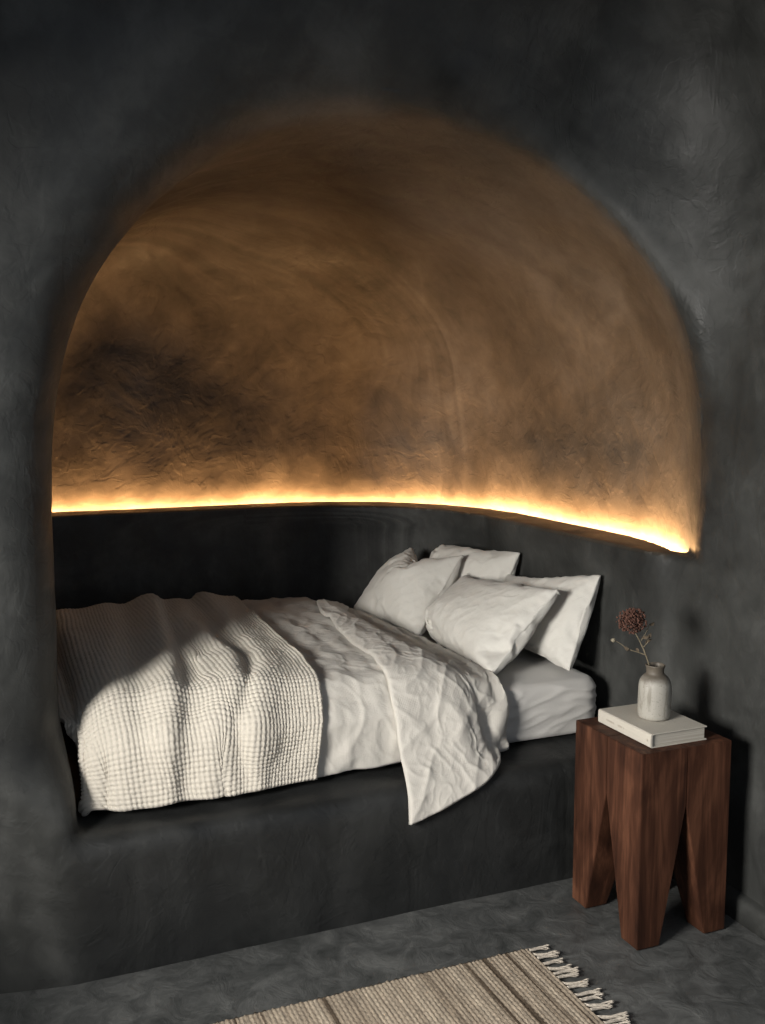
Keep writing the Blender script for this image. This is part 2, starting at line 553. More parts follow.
# ------------------------------------------------------------------ mattress with fitted sheet
def mattress_mesh(name, x0, x1, y0, y1, z0, z1, r, rcs, mat, parent, wrinkle):
    """box with rounded top edge r, plan corner radii rcs (back right, back left, front left, front right), gentle crown"""
    ring = []
    for (cx, cy, a0, sx, sy), rc in zip(((x1, y1, 0, -1, -1), (x0, y1, PI / 2, 1, -1), (x0, y0, PI, 1, 1), (x1, y0, 3 * PI / 2, -1, 1)), rcs):
        for a in np.linspace(a0, a0 + PI / 2, 13): ring.append((cx + sx * rc + rc * math.cos(a), cy + sy * rc + rc * math.sin(a)))
    ring = np.array(ring + ring[:1])
    ring = even(ring, 481)[:-1]
    c = np.array([(x0 + x1) / 2, (y0 + y1) / 2])
    nrm = np.roll(ring, -1, 0) - np.roll(ring, 1, 0)
    nrm = np.stack([nrm[:, 1], -nrm[:, 0]], 1); nrm /= np.linalg.norm(nrm, axis=1)[:, None]
    levels = [(-.012, z0), (-.002, z0 + .006), (0, z0 + .02)] + [(.004 * math.sin(PI * t), z0 + .02 + t * (z1 - z0 - .02 - r)) for t in np.linspace(.05, 1, 22)]
    levels += [(r * (math.cos(a) - 1), z1 - r + r * math.sin(a)) for a in np.linspace(.12, PI / 2, 11)]
    rows = [np.column_stack([ring + nrm * off, np.full(len(ring), zz)]) for off, zz in levels]
    last = rows[-1]
    for q_ in np.linspace(.985, .05, 50):
        q = last.copy(); q[:, :2] = c + (last[:, :2] - c) * q_; q[:, 2] = z1 + .006 * (1 - q_ ** 2)
        rows.append(q)
    rows = wrinkle(np.array(rows))
    n, m = rows.shape[:2]
    ids = np.arange(n * m).reshape(n, m)
    nx_ = np.roll(ids, -1, 1)
    f = np.stack([ids[:-1], nx_[:-1], nx_[1:], ids[1:]], -1).reshape(-1, 4).tolist()
    f.append(list(ids[-1])); f.append(list(ids[0][::-1]))
    v = rows.reshape(-1, 3)
    uvv = np.stack([v[:, 0] + .3 * v[:, 1], v[:, 2] + v[:, 1]], 1)
    return mesh_obj(name, v, f, mat, parent, uv=uvv)

def sheet_wrinkle(R):
    x, y, z = R[..., 0], R[..., 1], R[..., 2]
    g = smooth01(.40, .44, z)
    side = smooth01(.612, .575, z)
    w = .004 * perlin(x * 6 + z * 5, y * 6, z * 9)
    # tension creases in the tucked side, soft puckers on top
    c = .009 * ridged(x * 4.5 + z * 14, y * 4, z * 10 + 2) ** 3 + .005 * ridged(x * 11 - z * 22, y * 9, z * 16) ** 3
    t = .003 * ridged(x * 7 + y * 4, y * 8 - x * 3, 1.5) ** 3
    out = R.copy()
    out[..., 1] = y - (w + c) * g * np.where(y < 3.1, side, 0)
    out[..., 2] = z + (w * .6 + t) * (1 - side)
    return out
mat_t = empty('mattress', (1.17, 3.67, .40))
tag(mat_t, 'low mattress in a pale grey fitted sheet on the dark bench', 'mattress')
o = mattress_mesh('fitted_sheet', .30, 2.085, 2.950, 4.36, .408, .604, .040, (.45, .2, .09, .08), M['sheet'], None, sheet_wrinkle)
o.parent = mat_t; o.matrix_parent_inverse = Matrix.Translation((-1.17, -3.67, -.40))

# ------------------------------------------------------------------ draped cloth: coarse control grids (half-millimetre units, row and column differences)
SHAPES = {}
SHAPES['pillow1_front'] = (31, 23, [
    3973,33,-10,-21,-21,5,23,-5,9,9,9,12,12,16,12,17,18,19,17,17,17,4,-18,2,-18,6,19,8,-12,-2,16,-2,-1,2,-2,1,-3,2,-4,-2,-7,-3,-1,-1,15,2,8,-48,-4,-4,11,
    17,-24,2,-3,1,-1,0,0,2,3,4,-2,5,7,-1,0,20,2,-10,-3,-25,-7,7,1,9,-12,2,1,2,4,3,0,-1,1,3,5,-4,6,14,3,-2,-1,-2,-4,-8,-17,14,-24,8,-4,5,6,1,0,4,2,1,2,-2,
    5,7,6,-1,0,2,-2,4,9,7,-31,5,-26,7,0,-2,5,4,0,3,2,3,3,1,4,0,0,1,0,2,-4,18,-18,-4,-2,8,-23,4,4,2,0,2,1,3,1,0,3,4,0,0,1,4,0,1,-2,-11,3,-3,-9,17,-14,5,1,
    1,1,1,0,1,0,4,-2,2,0,2,6,-1,0,-8,6,-7,0,-5,0,7,-2,-3,2,3,-1,1,-1,1,1,0,0,1,-2,6,-1,4,-3,2,-6,-10,9,-2,0,-5,5,-1,-2,5,-3,1,1,0,2,0,-8,1,5,0,2,13,-2,
    -10,-1,-3,-4,1,0,-3,3,0,-3,3,-1,-1,3,0,-1,-3,5,-12,29,9,-12,-6,3,-4,3,-1,-7,-1,1,-3,2,1,-2,0,1,0,0,1,-3,2,-11,26,-15,-4,9,-10,25,-3,-12,-4,0,1,0,-1,0,
    1,0,-1,-1,2,-1,0,0,-5,-2,-2,-5,9,9,-2,3,-7,4,2,0,0,-1,0,-1,-1,2,-2,0,1,0,-2,-7,2,-4,-9,-4,21,-10,4,9,6,-1,-3,-1,2,-3,1,1,-1,-3,-1,1,3,-8,-9,1,0,1,0,
    -11,10,1,16,-6,2,1,1,-2,-1,0,0,0,2,-5,0,9,1,2,-12,2,5,1,1,6,2,-1,4,-3,-2,1,-1,1,-1,-1,2,-3,1,-3,2,5,-10,8,4,-5,2,4,-1,1,9,-3,-1,1,-3,1,0,-1,-1,-1,3,
    -2,2,0,-5,-3,2,8,-5,-3,4,-2,6,0,3,-1,0,0,-2,0,-1,0,2,1,-3,-1,-2,0,0,1,-8,11,-4,2,6,2,-3,3,1,-3,1,0,-2,1,0,-2,-3,4,-1,-6,3,0,0,-3,1,3,2,2,4,1,1,0,0,-3,
    1,0,-1,0,-2,1,-2,1,-3,0,1,0,-3,3,2,4,2,-1,4,0,0,-1,1,-3,0,-1,1,-2,-1,2,-4,2,-1,-1,1,-1,0,8,0,-1,5,2,0,-1,0,-1,-1,0,0,0,-1,-3,1,-1,0,0,2,-10,12,-6,12,
    -2,2,1,-1,0,1,0,0,0,-1,0,-2,3,-3,-3,2,3,-3,9,-13,3,3,0,7,3,0,3,0,-1,-1,-2,1,-1,0,0,-4,4,-4,-2,3,0,7,-9,4,5,-1,3,5,1,-3,2,-1,0,2,-3,0,-2,0,1,-2,-1,-2,
    2,1,3,-4,8,-1,3,7,-1,3,0,0,-2,-1,-1,3,-1,0,-3,-2,2,-5,-1,0,4,2,0,-2,9,9,-1,3,1,2,2,4,-4,-4,-2,0,1,2,-2,-11,5,-7,-1,4,-7,3,7,15,4,5,-2,3,6,-3,-3,-1,-2,
    -2,2,-3,2,-2,5,-12,1,-11,3,-5,10,22,4,0,-3,5,1,-9,-2,1,6,4,0,-4,0,-3,4,-6,3,-10,-6,0,-21,15,5,3,2,4,2,-12,-3,-7,-3,-1,0,0,2,3,4,4,5,2,4,-18,-17,7166,
    -18,-28,-30,-33,13,-28,30,21,14,20,23,26,13,18,12,9,11,12,13,14,20,35,-32,24,-11,-2,16,-16,38,-16,-7,3,0,-1,1,10,-6,8,3,6,3,-1,-1,-7,-39,9,-8,4,-4,5,
    -25,16,1,15,5,0,-3,-12,-12,-2,-10,3,-6,-9,1,-1,-13,4,-36,6,29,13,-23,20,-22,6,-5,-3,-3,-6,-3,1,1,-1,-4,-5,4,-4,-9,0,0,-39,-5,5,24,14,12,-9,-20,5,-6,
    -10,1,-1,-4,-1,-1,-2,2,-3,-4,-2,-1,1,-44,0,-1,2,32,-1,10,-8,-19,-1,4,-7,-3,1,-3,-1,-1,-1,-1,-2,0,0,-1,-39,-3,-1,5,-7,0,0,16,-3,-4,-2,-1,0,-2,0,0,-1,
    -1,0,-1,0,1,-1,-44,0,0,0,0,0,1,4,0,1,-3,0,-1,0,0,-1,0,0,-1,1,0,-2,0,-43,-1,1,0,-1,1,3,-2,0,-1,0,1,0,-1,0,0,0,0,0,1,1,0,-3,-44,0,3,5,-5,4,-1,-6,1,-1,1,
    0,-1,1,-1,1,-1,0,0,-1,1,2,5,-44,1,2,8,-3,0,-7,-1,0,0,1,-1,1,-1,1,-1,0,1,-1,0,0,0,0,-28,-7,11,-15,3,-4,-3,1,0,-1,-1,0,0,0,0,0,0,0,-1,1,-1,0,1,-37,6,0,
    -12,1,-2,7,-3,-2,-1,-1,0,0,0,0,0,1,-1,2,-2,1,-1,0,-40,0,-3,4,-4,-1,0,3,-3,0,0,0,0,0,0,0,0,0,1,0,-1,0,-1,-42,2,-4,4,6,-7,1,-3,-2,1,0,0,0,0,0,0,-1,1,0,
    2,-2,0,0,-44,0,1,-1,0,8,-6,-2,1,-1,0,0,0,0,0,0,0,0,0,1,1,5,-5,-44,8,-8,0,0,-1,0,2,0,-1,0,0,0,0,-1,1,0,0,1,1,-3,3,-1,-39,-6,0,0,0,0,1,0,1,0,-1,0,0,0,1,
    -1,0,0,-1,1,7,-6,2,-45,1,1,-1,0,0,0,0,0,0,0,1,-1,0,0,0,0,0,1,0,0,1,3,-44,0,0,0,-1,0,1,0,0,1,0,-1,0,0,0,0,0,0,0,0,1,0,1,-44,-1,0,0,0,1,0,1,0,0,0,-1,0,
    1,-1,0,0,0,0,0,0,1,-1,-45,1,0,0,0,-1,1,0,1,-1,1,0,0,-1,0,0,1,-1,0,0,2,-2,1,-44,0,-1,0,1,0,0,0,1,1,-1,0,0,-1,1,0,-1,1,-1,1,-1,1,0,-44,2,-2,1,0,0,-1,1,
    0,-1,0,1,0,0,-1,0,0,0,1,-1,0,4,-4,-44,1,0,-2,1,0,1,0,0,1,0,-1,-1,1,0,0,0,-1,0,0,1,0,-1,-44,-1,1,0,-1,2,1,0,-1,1,-1,0,1,-1,0,-1,1,0,0,0,-1,1,0,-44,0,0,
    0,1,1,0,1,0,0,0,-1,0,1,-1,1,-2,0,0,-1,0,1,-1,-44,-1,0,1,3,0,1,1,1,3,2,-3,-3,-1,0,0,1,-1,-3,0,-1,1,0,-44,0,-1,5,0,5,-2,3,9,-6,-4,0,-2,-2,2,-2,2,-1,4,
    -6,-1,-1,-1,-47,1,6,2,3,-4,5,2,-9,3,10,3,4,1,-10,-3,-5,1,-5,3,-4,-3,2,-4,9,16,1,-1,2,-1,-4,1,-3,-8,-1,-2,-1,6,5,3,1,2,0,1,-8,-24,1314,-10,-15,-13,3,
    12,9,22,32,35,31,29,27,32,32,33,33,33,33,32,33,28,-4,14,12,5,-12,-32,1,-5,12,4,-1,-2,-1,-1,-4,2,-1,0,-1,1,1,1,4,14,-39,13,18,16,-7,11,7,-5,-11,-2,3,5,
    8,6,-1,2,0,2,-2,0,0,-16,-17,-22,-7,15,8,23,-13,17,-5,4,1,0,1,0,0,0,0,0,-2,1,0,-11,-8,4,-12,2,-8,27,23,5,-27,11,-1,1,1,0,0,-2,1,-1,0,0,-1,-6,-7,-4,3,9,
    -12,4,-1,20,8,3,-13,4,0,0,-1,-2,1,-2,-1,-1,-1,-1,-4,-4,-3,1,22,-9,-15,13,-2,-1,1,13,-1,-2,0,-2,1,-1,-1,-1,-1,-1,-3,-6,-7,10,-11,-5,13,2,-3,-9,10,4,-2,
    5,3,-3,0,-1,-1,0,-1,-1,2,-4,-1,-5,-4,-1,8,-2,4,-7,6,-3,13,-12,3,1,1,2,-2,-1,1,-1,1,-2,0,2,8,-8,-5,5,2,7,6,-8,-3,-13,14,-1,1,2,-2,1,1,-4,3,-1,0,-2,-3,
    -2,-6,24,5,3,8,-2,6,-27,16,0,0,-1,2,0,-1,-1,3,-2,0,0,-4,-3,5,-2,4,34,-15,-12,-9,-10,27,-6,1,0,-1,-1,0,2,-1,-1,1,0,0,-2,0,-4,2,1,3,11,-32,15,14,-13,16,
    -3,-5,2,1,-1,-1,2,-1,-1,1,0,3,-5,4,-4,0,-20,4,9,-3,4,14,0,0,-2,1,-2,1,0,0,1,1,0,0,3,-1,-5,1,0,-7,-9,12,-5,3,10,-7,4,4,-1,1,1,1,-1,2,-1,0,-1,4,6,-8,-1,
    -5,-3,4,-5,1,-1,-3,10,-1,3,1,-1,0,-1,2,-1,1,0,0,-2,3,2,0,-19,-4,-18,18,3,1,1,1,0,1,-1,2,1,0,0,0,1,0,-1,2,2,-16,16,-4,-12,7,7,-2,1,1,-1,3,-1,0,0,0,2,
    -1,0,0,2,-1,-1,5,14,-14,8,-4,5,6,-5,-1,1,0,0,0,0,1,-1,1,1,1,0,-1,0,-3,5,4,2,10,4,1,-8,7,-3,1,1,-1,0,0,-1,3,-2,1,1,-1,1,1,5,-6,8,-5,7,4,0,-5,1,2,0,0,0,
    0,-1,1,-1,2,-1,1,1,-1,2,-1,2,-2,6,-1,6,0,-7,2,1,0,0,0,-1,1,-1,0,1,1,-1,1,0,1,0,-1,11,-5,0,2,1,-2,-1,2,0,0,0,-1,-1,1,1,-1,1,0,0,0,1,4,-3,2,4,0,-4,-12,
    20,-5,3,0,0,-1,0,1,-1,0,0,0,1,0,2,-2,1,5,-3,9,-8,-3,-5,6,3,1,-1,-1,0,0,-1,1,0,1,1,0,0,-1,3,-3,5,3,1,-5,-5,1,3,3,-1,0,-1,0,1,-1,0,0,0,0,0,2,0,-1,3,0,2,
    4,-6,-6,4,3,0,0,-2,1,-2,0,0,1,1,-1,0,0,-1,2,2,-3,4,2,3,-4,-5,4,1,1,-2,0,-2,0,-1,-1,-3,1,3,0,1,0,-2,1,7,-3,5,3,-2,0,-3,2,-1,-1,-3,1,-1,-6,1,4,0,1,1,-2,
    2,-2,1,-2,7,0,14,-4,0,-4,-1,-2,-1,2,-2,-3,7,0,-5,-1,-3,0,3,-1,3,-3,3,-1,7,7,3,-25,43,-21,-2,-2,-1,-1,6,1,3,5,0,1,0,-1,-2,-2,-2,-2,-1,-2,2,20,
])
SHAPES['pillow1_back'] = (24, 18, [
    3973,38,-27,-29,4,18,7,11,13,15,20,17,23,24,22,22,19,-23,3,-17,28,8,2,-1,17,15,-5,4,-1,1,-5,-10,-3,-5,-3,-16,0,-20,20,41,1,11,-7,-3,10,0,-1,-4,0,0,-4,
    -11,-30,-7,-4,-1,28,15,2,1,10,-5,3,1,-6,-1,-7,-4,-12,-12,-8,-3,2,-1,-1,-5,28,6,13,8,-2,-15,-8,0,-1,-10,-3,-14,1,1,2,-6,1,18,6,9,-2,-2,-7,5,2,-6,-8,0,
    -7,-9,-5,12,7,-5,-5,3,7,-3,8,-3,5,-1,1,-5,-1,-2,-5,7,0,-8,7,2,-2,-6,-2,4,2,10,-8,-1,0,1,-2,-1,-4,-3,-6,4,1,10,5,-10,0,3,-3,-4,2,1,-1,2,1,-4,-4,-4,-4,
    12,-17,36,-18,11,-5,0,-4,-2,1,0,2,-3,2,-2,-8,-7,8,6,-7,9,14,-15,5,0,-6,-2,3,2,0,0,-2,-7,-8,19,3,-7,-10,6,-5,13,0,-4,0,-2,1,3,-2,-4,-1,2,19,-8,-2,-7,
    -5,-8,13,-2,-2,2,-1,1,0,1,1,0,2,12,-2,3,2,-4,-9,5,-1,8,0,-3,-5,0,1,0,6,-1,2,-2,6,-2,-7,5,-3,1,0,0,0,-4,-1,1,2,2,0,3,-3,2,1,-3,5,2,0,-2,0,-1,-1,-2,0,
    -2,1,1,0,8,-2,3,-7,14,-8,2,1,0,-4,1,-3,0,-5,1,0,1,4,-3,10,-9,11,1,6,-6,-1,-3,1,-3,2,-5,0,-1,0,2,0,8,-5,13,2,-8,5,0,6,-8,3,0,-7,-6,-1,0,1,-1,3,2,8,-2,
    5,3,10,-6,10,-13,-2,-3,-4,-3,1,0,0,1,-1,3,4,3,6,8,0,1,6,-9,0,-6,-10,3,-1,3,-1,1,1,-1,2,8,2,4,5,7,-1,-1,-5,-12,2,-4,1,-2,2,-4,2,3,1,3,6,15,-2,8,-8,4,
    -20,-2,-5,-2,0,1,-2,1,-2,-1,-7,7,9,7,28,5,-23,-7,2,0,4,-1,-11,-14,-5,1,-1,3,16,5,3,6,2,-3,7166,-28,-35,-45,3,-5,32,19,28,32,20,23,13,14,15,18,18,45,
    -39,43,-3,9,3,22,-22,-22,7,-2,7,-3,5,-2,6,-2,-2,-43,-9,-6,11,12,-29,13,-14,30,-17,-7,-8,-7,-2,2,-8,-7,-11,-1,-47,-9,21,14,-14,5,28,-33,9,-3,-8,-2,-6,
    -4,-5,-4,-1,2,-56,1,5,-7,51,-27,-5,20,-16,-13,-6,0,0,-3,-1,-1,0,0,-52,-4,0,9,-5,5,-3,-2,-2,1,2,-2,-3,0,-1,0,0,-1,-58,0,6,11,-10,4,-6,-3,0,0,0,-1,0,-1,
    0,1,1,-2,-57,0,1,5,6,-7,-3,-1,-1,-1,1,-1,0,1,-1,0,0,7,-52,-4,3,-3,1,-1,0,-1,-1,1,-1,1,0,-1,0,0,1,0,-40,-2,-14,6,-2,-3,-2,-1,1,-1,1,-1,0,1,0,1,0,-2,
    -53,-2,4,-2,-1,-4,0,1,-1,1,-1,0,1,-1,2,1,-2,-1,-56,0,10,-11,-1,1,0,-1,0,0,0,1,0,0,4,-1,1,-3,-57,14,-12,3,-3,-2,-1,1,0,-1,1,0,1,5,-4,2,1,-4,-52,-5,1,
    -2,0,1,0,0,0,0,0,0,1,-2,2,-1,0,2,-58,0,0,0,1,0,0,0,-1,1,-1,1,0,0,0,0,0,6,-58,0,1,-1,0,1,1,-1,1,-1,0,0,0,0,0,3,-2,0,-58,0,0,0,1,0,0,1,-1,0,0,1,-1,1,1,
    -2,2,-2,-58,4,-1,0,-2,0,1,0,0,0,0,-1,0,1,0,-1,1,0,-57,0,-1,0,1,2,0,-1,1,-1,0,-1,1,-1,0,2,3,-5,-57,-1,0,1,2,1,-1,1,-1,0,1,-1,-2,0,0,1,0,-1,-58,0,0,1,4,
    -1,0,-1,0,1,-1,0,0,-2,0,0,1,0,-58,0,1,5,-1,2,0,0,0,1,-2,-1,0,-1,-2,0,-1,1,-57,-1,9,1,4,3,0,-3,2,-1,3,1,6,-9,-6,-4,-4,0,-20,23,6,3,1,-2,4,1,-3,-3,-4,
    -3,-6,10,4,-2,-4,-30,1314,-12,-23,-1,14,16,38,45,40,35,40,42,43,42,43,42,42,1,0,2,-8,20,-52,23,6,-1,-13,1,-2,0,1,5,-1,3,3,13,-34,-1,41,8,7,-39,-9,-7,
    15,3,5,5,0,0,5,4,3,-1,-26,13,-1,-8,38,4,-27,2,-6,3,5,1,4,2,2,1,-3,4,13,6,-13,-17,-24,20,1,3,8,8,1,-1,1,1,1,-4,1,-1,14,-22,-5,10,-5,-11,20,1,3,-1,1,1,
    2,0,-1,-4,-3,-5,7,-4,5,-9,20,7,-15,-4,-1,0,0,2,-1,0,0,3,0,-7,7,-1,7,14,10,-19,-12,-2,4,0,0,0,0,0,-1,-2,-4,25,17,-5,-24,17,-3,-8,12,3,-1,0,0,0,0,0,-2,
    -3,-3,9,28,1,-15,-31,-5,15,13,3,-1,1,-1,0,0,-1,-5,-5,4,7,-25,26,21,-34,4,7,9,1,0,-1,0,0,0,-3,-9,13,2,-3,-7,5,-15,9,8,9,0,1,-1,-1,1,-1,-1,-2,11,-4,-1,
    -13,-3,-33,29,18,4,-5,-1,0,1,-1,-1,0,-1,5,3,1,3,-24,-16,9,-9,11,4,6,5,1,-1,0,-1,1,0,1,2,-2,-5,14,-3,-2,7,2,-1,7,2,-1,-1,0,0,0,1,0,-1,-2,1,19,6,-2,4,
    -3,4,1,1,0,0,0,0,-1,0,-1,-1,7,-3,3,7,1,-6,2,5,2,1,0,0,0,-2,1,-1,0,2,1,3,-5,2,-7,15,5,-6,2,1,1,0,-1,1,-2,1,0,1,-4,3,1,-4,-6,0,6,11,7,0,0,-1,0,-1,0,-1,
    1,0,1,4,-11,-6,9,1,5,5,0,0,0,0,0,0,-1,0,-1,0,3,0,-9,-7,2,6,9,6,-1,0,-1,1,-1,0,0,-1,-1,0,0,2,-9,-6,3,9,10,-1,2,0,0,-1,2,-1,-1,0,-1,-2,0,-1,-3,0,1,18,1,
    3,0,-2,0,1,-1,1,0,-1,-3,-1,-2,-1,-3,-24,38,-3,-1,-2,1,5,5,1,1,1,-1,-4,-3,-3,-2,-1,12,
])
